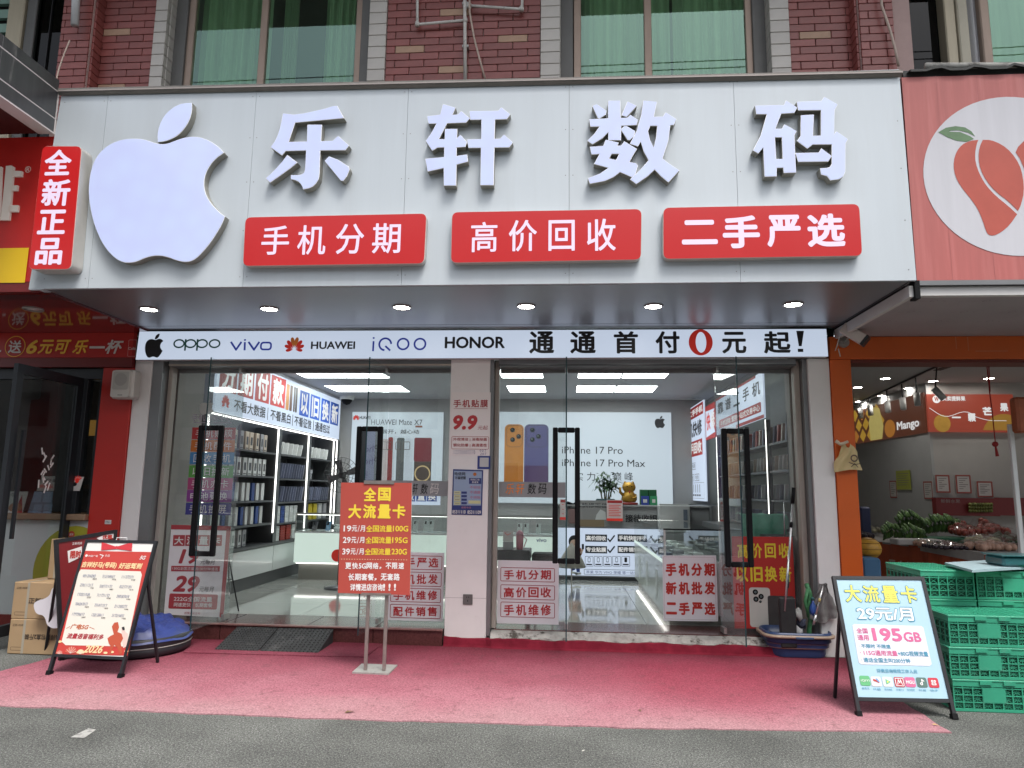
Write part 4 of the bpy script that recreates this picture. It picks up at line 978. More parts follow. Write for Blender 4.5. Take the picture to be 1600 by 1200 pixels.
def spot(px, py, k, tilt=0.0, Y=9.0):
    q = PY(px, py, Y); t = root('spotlight', (q.x, q.y, q.z + .16), 'white cylinder spotlight ' + SPN[k], 'spotlight', 'track spotlights in the fruit shop')
    d = Vector((tilt, -.1, -1)).normalized(); c = Vector(q)
    tube('barrel', [c - d * .08, c + d * .08], .038, mat('spot_white', (.40, .40, .39), .4), t, n=14)
    tube('stem', [(q.x, q.y, ZFC), c - d * .06], .009, blackm, t, n=6)
for k, a in enumerate(((1345, 646, 11.5), (1360, 641, 11), (1387, 636, 10.2), (1411, 631, 9.6), (1433, 624, 9.0))): spot(a[0], a[1], k, 0, a[2])
spot(1467, 615, 5, .8, 8.4)
tag(tube('light_track', [(PY(1345, 632, 11.5).x, 11.5, ZFC - .015), (PY(1480, 598, 8.0).x, 8.0, ZFC - .015)], .012, blackm, n=6), 'thin black ceiling track carrying the spotlights', 'light track')
# mango picture
mb = root('picture_sign', (4.76, 10.8, 2.3), 'lit picture of cut mango on the side wall of the fruit shop', 'sign')
X = 4.755; B = Board(mb, (X, 0, 0), (0, -1, 0), (0, 0, 1))
va, vb = 2.32, 2.85; ua, ub = -12.05, -9.62
pm = mat('mango_dark', (.10, .035, .02), .4, em=.6, var=.5, vs_=3); B.slab(ua, va, ub, vb, -.0, .02, pm, 'panel')
yel = mat('mango_yellow', (.60, .36, .05), .4, em=.45, var=.25, vs_=6); yel2 = mat('mango_pale', (.66, .55, .18), .4, em=.45, var=.2, vs_=8); orm = mat('mango_orange', (.5, .2, .04), .4, em=.5, var=.3, vs_=4)
for r_ in range(3):
    for c in range(4):
        u = ua + .08 + c * .27 + (r_ % 2) * .13; v = va + .03 + r_ * .17
        if u < ua + 1.05: B.shape([[(u, v + .07), (u + .12, v - .02 if v - .02 > va else va), (u + .24, v + .08), (u + .12, v + .19)]], yel if (c + r_) % 3 else orm, .022 + .001 * c)
B.shape([[(ua + .75, va + .01), (ua + 1.15, va + .01), (ua + 1.22, va + .2), (ua + 1.12, vb - .06), (ua + .88, vb - .01), (ua + .72, va + .3)]], yel2, .026)
B.shape([circ(ua + 1.42, va + .14, .17, 20, .13)], orm, .027)
B.text('Mango', ub - .78, va + .06, ub - .14, va + .21, mat('white_glow', (.8, .8, .8), .4, em=.7), t=.03, bold=.03)
fb = root('picture_sign', (5.2, 9.6, 2.3), 'lit orange sign with four white characters and a small mango on the inner wall', 'sign')
B = front(fb, 9.55); omr = mat('orange_red_lit', (.40, .07, .04), .4, em=.45)
B.slab(*B.uvbox(1450, 616, 1585, 675), -.04, 0, omr, 'panel')
gw = MATS['white_glow']; u, v = B.loc(1463, 624); B.shape([circ(u, v, .05, 20)], gw, .003); B.textp('买卖提鲜果', 1472, 619, 1508, 626.5, gw, bold=.03); B.textp('W', 1459.5, 620, 1466.5, 627, omr, t=.006, bold=.04)
u, v = B.loc(1472, 661.5); B.shape([circ(u, v, .105, 24, .115)], mat('mango_lit', (.55, .30, .05), .4, em=.4, var=.35, vs_=7), .004)
u, v = B.loc(1572, 690); B.shape([[p for p in circ(u, v, .30, 30, .36) if p[1] > B.loc(1572, 674)[1]]], mat('ochre_lit', (.48, .25, .04), .4, em=.4), .003)
strokes(B, [[B.loc(1452 + k * 6, 641 + 6 * math.sin(k * .55 - .6) * (1 if k < 12 else .3) + k * .9) for k in range(21)]], .007, gw, t=.005)
for s_, x, y, a in (('一', 1487, 648, 14), ('颗', 1512, 646, 12), ('芒', 1535, 636, 15), ('果', 1562, 630, 13)): B.textp(s_, x, y if s_ != '一' else y + 3, x + a, (y + 13) if s_ != '一' else y + 5.5, gw, t=.006, bold=.05)
# notices on the walls of the fruit shop
def notice(quad, Y, lbl, m=cw, fr_=True, X=None, lines=6):
    (x0, y0, x1, y1) = quad
    p0 = PX(x0, y1, X) if X else PY(x0, y1, Y); r = root('notice', tuple(p0), lbl, 'notice', 'papers on the fruit shop wall')
    B = Board(r, (X, 0, 0), (0, -1, 0), (0, 0, 1)) if X else front(r, Y)
    u0, v0, u1, v1 = B.uvbox(*quad); B.slab(u0, v0, u1, v1, .0, .006, m, 'sheet')
    if fr_: B.ring(u0, v0, u1, v1, mat('notice_red', (.36, .10, .08), .6), .02, t=.0075)
    for i in range(lines): B.rect(u0 + .04, v1 - .05 - i * (v1 - v0 - .08) / lines, u1 - .04 - (i % 3) * .03, v1 - .042 - i * (v1 - v0 - .08) / lines, mat('faint_ink', (.25, .22, .2), .6), t=.0075)
notice((1461.5, 742, 1484, 770), 9.59, 'white certificate with a red border, left one of the pair above the apples'); notice((1493, 742, 1517, 771), 9.59, 'white certificate with a red border, right one of the pair above the apples')
notice((1526, 752, 1551, 777), 9.59, 'pale certificate tilted behind the white pole of the fruit shop')
notice((1391, 751, 1402, 778), 0, 'narrow white notice left of the yellow green poster', X=4.76); notice((1444, 752, 1458, 780), 0, 'narrow white notice just left of the inner wall corner', X=4.76)
notice((1401, 735, 1423, 765), 0, 'yellow green poster on the side wall of the fruit shop', m=mat('lime', (.42, .45, .08), .5), fr_=False, X=4.75)
tag(box('pole', PY(1580, 700, 7.2).x, PY(1587, 700, 7.2).x, 7.2, 7.24, .03, 2.20, white_p, b=.004), 'thin white pole standing in the opening of the fruit shop', 'pole')
tag(box('light_box', PY(1575, 600, 7.1).x, PY(1640, 600, 7.1).x, 7.0, 7.12, PY(1580, 677, 7.1).z, PY(1580, 622, 7.1).z, mat('brown_orange', (.33, .08, .025), .45, var=.2, vs_=8), b=.02), 'rusty orange box on the white pole at the right picture edge', 'box')
rc = root('hanging_ornament', tuple(PY(1542, 570, 7.35)), 'red cord with a knotted tassel hanging in the fruit shop opening', 'ornament')
crd = mat('cord_red', (.25, .012, .012), .7)
tube('cord', pth([(1542, 572), (1546, 610), (1551, 650), (1555, 690)], 7.3), .006, crd, rc, n=6); tube('cord', pth([(1545, 572), (1547, 612)], 7.29), .006, crd, rc, n=6)
q = PY(1555, 694, 7.3); lathe('knot', [(0, -.03), (.022, -.02), (.03, 0), (.022, .02), (0, .03)], q, crd, rc, n=8); tube('tassel', [q, q + Vector((.01, 0, -.12))], .008, crd, rc, n=6, r1=.018)
# security camera
sca = root('security_camera', tuple(PY(1318, 534, 7.02)), 'white bullet security camera on a round bracket above the orange column', 'security camera')
q0 = PY(1318, 534, 7.0); wcam = mat('camera_white', (.56, .52, .48), .4)
Bc = front(sca, 7.0); u, v = Bc.loc(1318, 535); Bc.prism([circ(u, v, .052, 24)], -.02, .012, steel, 'base_plate', sca); Bc.prism([circ(u, v, .03, 20)], .012, .03, steel, 'base_plate', sca)
tube('arm', [q0 + Vector((0, -.03, 0)), q0 + Vector((.02, -.12, .03)), q0 + Vector((.08, -.20, .06))], .012, steel, sca, n=8)
def obox(name, c, ex, ey, ez, hx, hy, hz, m, par):
    ex, ey, ez = Vector(ex).normalized(), Vector(ey).normalized(), Vector(ez).normalized(); v, f = rbox(-hx, hx, -hy, hy, -hz, hz, .008)
    return mesh(name, [Vector(c) + ex * a + ey * b + ez * d for a, b, d in v], f, m, par)
d = Vector((.66, -.38, -.62)).normalized(); sd = d.cross(Vector((0, 0, 1))).normalized(); upc = sd.cross(d)
c0 = PY(1334, 522, 6.75); obox('housing', c0, d, sd, upc, .115, .062, .052, wcam, sca); obox('lens_hood', c0 + d * .122, d, sd, upc, .014, .064, .054, blackm, sca)
tube('cable', pth([(1325, 513), (1318, 514), (1312, 524), (1308, 540), (1305, 548), (1310, 545), (1313, 557)], 6.92), .005, mat('white_cable', (.6, .55, .5), .5), sca, n=6)

# ================================================================ PHONE SHOP INTERIOR
XL, XR, YB, ZC = -4.21, 2.30, 12.93, 3.18
inr = root('shop_room', (-1, 10, FLOOR), 'inside of the phone shop: grey walls and ceiling', 'room')
ceil_m = mat('shop_ceiling', (.44, .44, .46), .6)
gw_ = mat('grey_wallpanel', (.30, .295, .295), .5, var=.03)
box('back_wall', XL - .5, XR + .3, YB, YB + .05, FLOOR, ZC, gw_, inr)
box('side_wall', XL - .45, XL - .40, 7.62, YB, FLOOR, ZC, gw_, inr); box('side_wall', XR + .29, XR + .33, 7.35, YB, FLOOR, ZC, gw_, inr)
box('side_wall', XL - .45, XL - .03, 7.35, 7.9, FLOOR, ZC, mat('warm_wallpanel', (.30, .27, .245), .6), inr)
box('side_wall', XR + .0, XR + .29, 7.35, 7.5, FLOOR, ZC, MATS['warm_wallpanel'], inr)
box('ceiling', XL - .5, XR + .35, 7.34, YB, ZC + .001, ZC + .04, ceil_m, inr)
box('bulkhead', XL - .4, XL - .002, 7.9, YB, 3.13, ZC, ceil_m, inr)
tile_m = mat('polished_floor', (.43, .43, .40), .06, var=.04, vs_=1.5, coat=.3)
fl = root('floor', (-1, 10, 0), None); fl['kind'] = 'structure'
for i in range(8):
    for j in range(7):
        x0 = -4.65 + i * .915; y0 = 7.61 + j * .77
        me = unit('tile', ('ft',), .912, .767, .02, tile_m, .002); o = bpy.data.objects.new('tile', me); o.location = (x0 + .4575, y0 + .385, FLOOR - .01); link(o, fl)
box('bed', -4.7, 2.65, 7.6, 13, .0, FLOOR - .021, dark_grey, fl)
# ceiling light panels
pan = mat('light_panel', (.90, 1.0, .97), .4, em=10.0); pfr = mat('panel_frame', (.5, .5, .5), .4)
def lpanel(x0, x1, y0, y1, lbl):
    r = root('ceiling_light', ((x0 + x1) / 2, (y0 + y1) / 2, ZC), lbl, 'ceiling light', 'white light panels in the shop ceiling')
    box('frame', x0 - .012, x1 + .012, y0 - .012, y1 + .012, ZC - .006, ZC, pfr, r); box('diffuser', x0, x1, y0, y1, ZC - .009, ZC - .0065, pan, r)
lp = lambda px, py: PZ(px, py, ZC - .009)
xs1 = [(-4.0, -2.62), (-2.58, -1.95)]
for k, (y0, y1) in enumerate(((9.72, 10.42), (11.25, 11.95))):
    a = lp(488, 588).x; wdt = .63
    row = 'front' if k == 0 else 'rear'
    for i, (x0, x1) in enumerate(((-3.98, -3.34), (-3.33, -2.70))): lpanel(x0 + (.0 if k else 0), x1, y0, y1, f'{row} ceiling light panel over the shelves, ' + ('nearest the wall' if i == 0 else 'inner one'))
    for i, (x0, x1) in enumerate(((-.95, -.33), (.19, .81), (.84, 1.47))): lpanel(x0, x1, y0, y1, f'{row} ceiling light panel ' + ('beside the air grille', 'before the phone poster', 'towards the red arrow banner')[i])
ag = root('air_vent', (-.75, 9.2, ZC), 'air conditioner grille in the shop ceiling by the middle column', 'vent')
for i in range(9): box('slat', -1.35, -.62, 9.0 + i * .055, 9.03 + i * .055, ZC - .02, ZC - .004, dark_grey, ag)
box('frame', -1.38, -.3, 8.95, 9.52, ZC - .005, ZC - .001, mat('vent_frame', (.45, .45, .45), .5), ag)
# dome camera
dc = root('dome_camera', tuple(PY(542, 626, 12.7)), 'white dome camera in the far corner of the ceiling', 'security camera')
q = PY(542, 622, 12.6); lathe('base', [(.13, .0), (.135, .08), (.12, .10)], (q.x, q.y, q.z - .03), white_p, dc, n=20); lathe('dome', [(0, -.13), (.06, -.11), (.095, -.06), (.10, -.03)], (q.x, q.y, q.z), black, dc, n=20)
# posters on the back wall
hw = root('poster', tuple(PY(548, 790, 12.9)), 'lit poster of slim foldable phones on the far wall, left of the column', 'poster')
post = mat('poster_lit', (.66, .76, .84), .35, em=.62); YP = 12.86
B = front(hw, YP); B.slab(*B.uvbox(548, 644, 691, 767), -.05, 0, post, 'panel')
petals(B, 556.5, 655, .075, ink_r); B.textp('HUAWEI', 562, 650, 579, 655, ink, bold=.03)
B.textp('HUAWEI Mate X7', 580, 655.5, 660, 664, ink, t=.003); B.rectp(649, 665, 660, 668, mat('brown_tag', (.25, .08, .05), .5)); B.textp('展开，越心动', 596, 671, 655, 678, ink, bold=.012)
ph = {'k': mat('phone_black', (.015, .016, .018), .3, em=0), 'n': mat('phone_navy', (.06, .06, .13), .3, em=.3), 'p': mat('phone_pink', (.62, .50, .48), .3, em=.4), 'r': mat('phone_wine', (.18, .02, .02), .3, em=.3), 'g': mat('phone_grey', (.08, .09, .09), .3, em=.2), 'w': mat('phone_white', (.66, .74, .82), .3, em=.5), 'm': mat('phone_maroon', (.14, .012, .02), .3, em=.3), 'b': mat('phone_bronze', (.08, .06, .05), .3, em=.2)}
for a, b_, y0, m in ((563, 592, 667, 'k'), (571, 585, 673, 'n'), (596, 605, 686, 'p'), (605.5, 613, 683, 'r'), (613.5, 616, 684, 'w'), (619, 631, 684, 'g'), (632, 645, 685, 'w'), (647, 674, 684, 'b')):
    u0, v0, u1, v1 = B.uvbox(a, y0, b_, 764); B.rect(u0, v0, u1, v1, ph[m], t=.003 if m != 'n' else .005, r=.03)
u0, v0, u1, v1 = B.uvbox(647, 684, 674, 721); B.rect(u0, v0, u1, v1, ph['m'], t=.005, r=.03)
u, v = B.loc(660, 740); B.shape([circ(u, v, .15, 26), circ(u, v, .125, 26)], mat('gold_ring', (.5, .36, .18), .4, em=.3), .007)
for a, b_ in ((598, 604), (607, 612), (621, 626), (633, 640)): B.ringp(a - 3, 690, b_ + 1, 703, ph['b'], .012, t=.008, r=.02)
ip = root('poster', tuple(PY(740, 790, 12.9)), 'large lit poster of an orange and a violet phone on the far wall', 'poster')
B = front(ip, YP); B.slab(*B.uvbox(741, 644, 1050, 787), -.05, 0, post, 'panel')
fruit_logo(B, 1023, 650, 1039, 669, mat('logo_grey', (.05, .05, .055), .5))
B.textp('iPhone 17 Pro', 878, 698, 973, 709, ink, t=.003); B.textp('iPhone 17 Pro Max', 878, 718, 1008, 729, ink, t=.003)
for s_, x in (('实', 898), ('力', 917), ('巅', 958), ('峰', 976)): B.textp(s_, x, 738, x + 13, 751, ink)
org = mat('phone_orange', (.70, .30, .07), .35, em=.42, var=.06); vio = mat('phone_violet', (.13, .13, .32), .35, em=.42, var=.05); vio2 = mat('phone_violet_dark', (.10, .05, .17), .35, em=.35)
def phone(x0, x1, y0, y1, m, cams, m2=None, t=.003):
    u0, v0, u1, v1 = B.uvbox(x0, y0, x1, y1); B.rect(u0, v0, u1, v1, m, t=t, r=.09)
    if m2: B.rect(u0, v0, u1, v0 + (v1 - v0) * .42, m2, t=t + .002, r=.04)
    rim_ = mat('cam_rim_' + m.name, tuple(min(1, c * 1.5 + .06) for c in MATS[m.name].node_tree.nodes['Principled BSDF'].inputs['Base Color'].default_value[:3]), .3, em=.35)
    B.ring(u0 + .03, v1 - .42, u1 - .02, v1 - .015, rim_, .012, t=t + .003, r=.08)
    for cx_, cy_, r_ in cams:
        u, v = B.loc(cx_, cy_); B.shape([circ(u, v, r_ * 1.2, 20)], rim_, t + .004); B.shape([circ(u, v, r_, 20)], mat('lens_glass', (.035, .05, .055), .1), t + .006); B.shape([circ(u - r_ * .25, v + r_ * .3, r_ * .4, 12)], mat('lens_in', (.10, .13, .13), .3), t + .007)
phone(788, 818, 663, 775, org, ((801, 672, .04), (810.5, 682, .04), (801, 687, .04)), mat('phone_orange_low', (.62, .22, .03), .35, em=.38))
phone(819, 857, 663, 775, vio, ((832, 672, .04), (841.5, 682, .04), (832, 687, .04)), vio2)
fruit_logo(B, 806, 728, 815, 742, mat('deep_orange', (.42, .13, .02), .4)), fruit_logo(B, 837, 728, 845, 742, mat('deep_violet', (.05, .03, .10), .4))
u, v = B.loc(775, 681); B.shape([circ(u, v, .06, 18)], MATS['lens_glass'], .004)
# second sign in front: blue squares
zh = root('hanging_sign', tuple(PY(640, 790, 12.2)), 'white lit sign with characters on blue squares behind the red card stand', 'sign')
B = front(zh, 12.0); B.slab(*B.uvbox(560, 766, 687.5, 788.5), -.04, 0, lbx, 'panel'); blu = mat('blue_square', (.02, .07, .30), .5, em=.12)
for s_, x in (('以', 585), ('旧', 602), ('回', 618), ('收', 633.5), ('置', 650.5), ('换', 667)): B.rectp(x, 768.5, x + 15.5, 783.5, blu); B.textp(s_, x + 1.8, 770, x + 14, 782, MATS['white_glow'], bold=.02, t=.004)

# ---- left wall: banner and lit shelves
shf = mat('shelf_grey', (.045, .048, .052), .5, var=.05); shf2 = mat('shelf_post', (.075, .078, .082), .45); led = mat('led_strip', (1, .98, .93), .4, em=3.4)
cab_w = mat('white_gloss', (.62, .63, .63), .2, coat=.4)
lw = root('wall_shelf', (XL - .2, 10, FLOOR), 'tall dark lit wall shelf full of phone accessories along the left wall of the shop', 'shelf')
P1, P2, P3, PE = PX(436, 668, XL).y, PX(483, 680, XL).y, PX(522, 690, XL).y, 12.85
YS = 8.0
zt = PX(436, 668, XL).z
def shl(y0, y1, z): box('shelf', XL - .34, XL - .01, y0, y1, z - .012, z + .012, shf2, lw)
box('back', XL - .39, XL - .36, YS, PE, FLOOR, 3.1, shf, lw)
for y in (YS, P1, P2, P3, PE - .1): box('post', XL - .36, XL - .002, y + .02, y + .14, FLOOR + .55, zt, shf2, lw); box('led', XL - .014, XL + .004, y, y + .014, FLOOR + .7, zt - .01, led, lw)
box('top_led', XL - .03, XL + .006, YS, PE - .1, zt - .012, zt + .004, led, lw)
bay1 = [PX(427, y, XL).z for y in (708, 741, 778, 806)]; bay1 = [2.02, 1.72, 1.40, 1.09]
for z in (1.98, 1.64, 1.30, .98): shl(YS, P1, z)
for z in (1.98, 1.62, 1.27, .96): shl(P1 + .14, P2, z); shl(P2 + .14, P3, z); shl(P3 + .14, PE - .1, z)
for i, (y0, y1) in enumerate(((YS - .02, 8.82), (8.83, P1 + .02), (P1 + .03, 11.0), (11.01, 12.0), (12.01, PE))):
    box('cabinet_door', XL - .36, XL + .02, y0, y1, FLOOR + .17, FLOOR + .52, cab_w, lw, b=.004)
box('counter_top', XL - .36, XL + .05, YS - .02, PE, FLOOR + .53, FLOOR + .56, dark_grey, lw); box('plinth', XL - .36, XL - .02, YS, PE, FLOOR, FLOOR + .165, shf2, lw)
# banner above the shelf
lbn = root('wall_banner', (XL + .02, 10, 2.5), 'slanting white banner with red and blue square characters above the left shelf', 'banner')
BLW = Board(lbn, (XL + .03, 0, 0), (0, 1, 0), (0, 0, 1)); b0 = BLW.loc(335, 642)[0]; b1 = BLW.loc(529.5, 687)[0]
zb0, zb1 = zt + .02, 3.115; HB = zb1 - zb0
BLW.slab(b0, zb0, b1, zb1, -.03, 0, lbx, 'panel')
rsq = mat('red_square', (.42, .03, .03), .5, em=.2); bsq = mat('blue_square2', (.02, .08, .38), .5, em=.3)
def lu(px): return BLW.loc(px, 650)[0]
for s_, a, b_ in (('分', 338.5, 367), ('期', 368.5, 394), ('付', 396, 419), ('款', 420.5, 444)):
    u0, u1 = lu(a), lu(b_); BLW.rect(u0, zb0 + .37 * HB, u1 - .01, zb0 + .97 * HB, rsq); BLW.text(s_, u0 + (u1 - u0) * .12, zb0 + .41 * HB, u1 - (u1 - u0) * .12, zb0 + .93 * HB, MATS['white_glow'], bold=.035)
for k, (a, b_) in enumerate(((445, 450), (451, 455), (457, 459.5), (460, 463))): BLW.rect(lu(a), zb0 + .36 * HB, lu(b_), zb0 + .9 * HB, mat(('phone_side_o', 'phone_side_d', 'phone_side_e', 'phone_side_f')[k], ((.45, .2, .06), (.12, .06, .04), (.12, .09, .08), (.09, .07, .06))[k], .4), r=.02)
for s_, a, b_ in (('以', 467, 482.5), ('旧', 484, 499.5), ('换', 501, 515), ('新', 516, 529)):
    u0, u1 = lu(a), lu(b_); BLW.rect(u0, zb0 + .33 * HB, u1 - .02, zb0 + .88 * HB, bsq); BLW.text(s_, u0 + (u1 - u0) * .12, zb0 + .37 * HB, u1 - (u1 - u0) * .15, zb0 + .84 * HB, MATS['white_glow'], bold=.035)
for s_, a, b_ in (('不看大数据', 364, 414), ('不看黑白', 422, 454), ('不看征信', 460, 487), ('通通包过', 493, 516)): BLW.text(s_, lu(a), zb0 + .08 * HB, lu(b_), zb0 + .29 * HB, ink, bold=.02)
for a in (417.5, 457, 490): BLW.rect(lu(a), zb0 + .06 * HB, lu(a + .8), zb0 + .3 * HB, ink)
petals(BLW, (lu(341) + lu(360)) / 2, zb0 + .10, .12, ink_r, uv=True)
# goods on the left shelf
goods = {'w': mat('box_white', (.58, .58, .57), .5, rnd=.12, var=.06, vs_=12), 'wd': mat('box_print', (.06, .06, .07), .5, rnd=.3), 'bl': mat('box_blue', (.02, .06, .24), .45, rnd=.2), 'ye': mat('box_yellow', (.55, .42, .02), .5), 're': mat('box_red', (.3, .03, .02), .5), 'tan': mat('box_tan', (.48, .40, .33), .5, rnd=.2, var=.1, vs_=20), 'gr': mat('box_grey', (.30, .30, .32), .5, rnd=.2), 'nv': mat('case_navy', (.12, .13, .19), .4, rnd=.3)}
GB = {}
def good(name, x, y, z, dx, dy, dz, m, lbl, cat, grp, printm=None, tilt=0.0, rz=0.0):
    """a carton on the shelf; its face towards +X; tiny printed patch as a part"""
    key = (name, round(dx, 3), round(dy, 3), round(dz, 3), m)
    if key not in GB:
        v, f = rbox(-dx / 2, dx / 2, -dy / 2, dy / 2, 0, dz, .003); me = bpy.data.meshes.new(name); me.from_pydata(v, [], f); me.materials.append(goods[m]); me.update()
        mp_ = None
        if printm:
            pv = [(dx / 2 + .001, -dy * .28, dz * .28), (dx / 2 + .001, dy * .28, dz * .28), (dx / 2 + .001, dy * .28, dz * .72), (dx / 2 + .001, -dy * .28, dz * .72)]
            pv += [(dx / 2 + .001, -dy * .36, dz * .06), (dx / 2 + .001, dy * .36, dz * .06), (dx / 2 + .001, dy * .36, dz * .11), (dx / 2 + .001, -dy * .36, dz * .11)]
            mp_ = bpy.data.meshes.new('label_print'); mp_.from_pydata(pv, [], [(0, 1, 2, 3), (4, 5, 6, 7)]); mp_.materials.append(goods[printm]); mp_.update()
        GB[key] = (me, mp_)
    me, mp_ = GB[key]
    o = bpy.data.objects.new(name, me); COL.objects.link(o); o.location = (x, y, z); o.rotation_euler = (tilt, 0, rz); tag(o, lbl, cat, grp)
    if mp_:
        k = bpy.data.objects.new('label_print', mp_); COL.objects.link(k); k.parent = o
    return o
R = random.Random(21); gl = 'boxed goods on the left wall shelf'
def rowb(y0, n, dy, gap, z, dx, dz, ms, lbl, pm=None, x=XL - .10, tilt=0.0, cat='box', nm='product_box'):
    for i in range(n):
        m = ms[i % len(ms)]; good(nm, x + R.uniform(-.01, .01), y0 + i * (dy + gap), z, dx, dy, dz * (1 + 0), m, lbl, cat, gl, pm, tilt, R.uniform(-.04, .04))
rowb(8.12, 12, .10, .055, 1.995, .05, .245, ['tan', 'tan', 'gr', 'tan'], 'tan and white carton in the top row of the nearest lit shelf bay', 'wd')
rowb(8.10, 12, .11, .045, 1.655, .05, .235, ['w'], 'white carton with a small black picture in the second row of the nearest shelf bay', 'wd')
rowb(8.10, 12, .10, .055, 1.315, .05, .24, ['w', 'bl', 'w', 'w'], 'white or blue carton in the third row of the nearest shelf bay', None)
rowb(8.10, 12, .09, .065, .995, .05, .24, ['w', 'bl', 'w'], 'white or blue carton in the fourth row of the nearest shelf bay', None)
rowb(8.15, 9, .10, .045, .715, .05, .22, ['w', 'w', 'gr'], 'white carton standing on the ledge under the nearest shelf bay', 'wd')
for yb_, ye_, bay in ((P1 + .2, P2, 'middle'), (P2 + .2, P3, 'third')):
    n = int((ye_ - yb_) / .10)
    for z, m, h, lb_ in ((1.995, 'w', .19, 'top'), (1.635, 'nv', .24, 'second'), (1.285, 'nv', .24, 'third')):
        if bay == 'third' and lb_ == 'second': continue
        for i in range(n if lb_ != 'top' else max(3, n // 2)):
            good('flat_case', XL - .14, yb_ + .05 + i * (.098 if lb_ != 'top' else .19), z, .22, .018, h, m, f'thin flat carton leaning in the {lb_} row of the {bay} lit shelf bay', 'box', gl, None, -.32, 0)
for i in range(5):
    for j in range(7): good('small_box', XL - .12, P1 + .26 + i * .17, .972 + j * .036, .16, .14, .034, 'bl' if i == 1 else 'w', 'small flat carton in the stacks on the lower middle shelf', 'box', gl)
for i in range(4):
    for j in range(6): good('small_box', XL - .12, P1 + .26 + i * .22, .712 + j * .037, .16, .17, .034, ('w', 're', 're', 'w')[i], 'small flat carton in the stacks on the ledge of the middle bay', 'box', gl)
for i in range(4): good('product_box', XL - .12, P2 + .35 + i * .24, .972, .16, .16, .26, ('ye', 'ye', 'w', 'gr')[i], ('yellow carton on the low shelf next to the standing fan', 'second yellow carton on the low shelf next to the standing fan', 'white carton right of the yellow ones', 'grey carton at the end of the low shelf')[i], 'box', gl)
for i in range(3): good('product_box', XL - .12, P3 + .2 + i * .14, 1.995, .12, .08, .2, 're' if i else 'tan', ('tan book-like carton at the dark end of the top shelf', 'red carton at the dark end of the top shelf', 'second red carton at the dark end of the top shelf')[i], 'box', gl)
tr = root('toy_robot', (XL - .12, P2 + .45, 1.62), 'small pale figure-shaped gadget on the third shelf bay', 'gadget')
for a in ((-.03, .03, -.04, .04, 0, .09), (-.035, .035, -.05, .05, .095, .17), (-.01, .01, -.075, -.055, .02, .1), (-.01, .01, .055, .075, .02, .1)): box('part', XL - .12 + a[0], XL - .12 + a[1], P2 + .45 + a[2], P2 + .45 + a[3], 1.632 + a[4], 1.632 + a[5], goods['gr'], tr, b=.01)
# ---- right wall: banners and shelves
BRW_o = root('wall_banner', (XR, 9, 2.5), 'slanting white and red banner about second hand phones above the right shelf', 'banner')
XW = XR - .02
BR = Board(BRW_o, (XW, 0, 0), (0, -1, 0), (0, 0, 1)); ru = lambda px: BR.loc(px, 650)[0]
zr0, zr1 = 2.36, 2.90
BR.slab(ru(1119), zr0, ru(1194), zr1, -.02, 0, lbx, 'panel'); BR.rect(ru(1119), zr1 - .03, ru(1183), zr1, rsq); 
for s_, a, b_ in (('靠', 1122, 1131), ('谱', 1134, 1143), ('二', 1147, 1157), ('手', 1162, 1172), ('机', 1177, 1190)): BR.text(s_, ru(a), zr1 - .25, ru(b_), zr1 - .08, ink, bold=.02)
BR.rect(ru(1123.5), zr0 + .08, ru(1190), zr0 + .20, rsq, r=.03); BR.text('手机回收 置换一站式交易中心', ru(1126), zr0 + .10, ru(1188), zr0 + .18, MATS['white_glow'], bold=.02); BR.rect(ru(1150), zr0, ru(1194), zr0 + .04, rsq)
BR.slab(ru(1102), zr0 - .02, ru(1118), zr1 - .02, -.018, .001, rsq, 'panel'); BR.shape([[(ru(1103), zr0 + .02), (ru(1117), zr0 + .06), (ru(1112), zr0 + .3), (ru(1117), zr1 - .12), (ru(1103), zr1 - .1)]], lbx, .003); BR.text('快', ru(1104), zr0 + .12, ru(1110), zr1 - .14, ink_r, bold=.03, t=.005); BR.text('修', ru(1111), zr0 + .12, ru(1117), zr1 - .14, MATS['white_glow'], bold=.03, t=.005)
vb_ = root('wall_banner', (XR, 12, 2), 'tall narrow white banner with red blocks at the far end of the right wall', 'banner')
B2 = Board(vb_, (XW, 0, 0), (0, -1, 0), (0, 0, 1)); a, b_ = B2.loc(1067.5, 700)[0], B2.loc(1101.5, 700)[0]
B2.slab(a, 1.36, b_, 3.02, -.02, 0, lbx, 'panel'); B2.rect(a + .05, 2.80, b_ - .05, 3.0, rsq, r=.03); B2.text('回收二手手机', a + .1, 2.84, b_ - .1, 2.96, MATS['white_glow'], bold=.04)
B2.text('手机快修', a + .25, 2.47, b_ - .2, 2.74, ink, bold=.03); B2.rect(a + .3, 2.13, b_ - .2, 2.40, rsq); B2.text('二手回收', a + .36, 2.17, b_ - .27, 2.37, MATS['white_glow'], bold=.04)
for k in range(2): B2.ring(a + .45 + k * .45, 1.90, a + .82 + k * .45, 2.02, ink, .008); B2.text('换屏', a + .5 + k * .45, 1.925, a + .78 + k * .45, 2.0, ink, t=.004)
for k in range(3): B2.ring(a + .2 + k * .48, 1.70, a + .62 + k * .48, 1.82, ink, .008); B2.text('电池', a + .28 + k * .48, 1.725, a + .56 + k * .48, 1.80, ink, t=.004)
for k in range(8): B2.rect(a + .25 + k * .19, 1.50, a + .29 + k * .19, 1.64, ink, t=.003, r=.01); B2.rect(a + .2 + k * .19, 1.44, a + .33 + k * .19, 1.47, ink, t=.003)
B2.ring(a + .15, 1.40, b_ - .15, 1.67, ink, .005)
rsf = root('wall_shelf', (XR + .15, 9, FLOOR), 'lit glass fronted shelf of phones along the right wall of the shop', 'shelf')
Yn, Yf_ = 7.42, 10.9
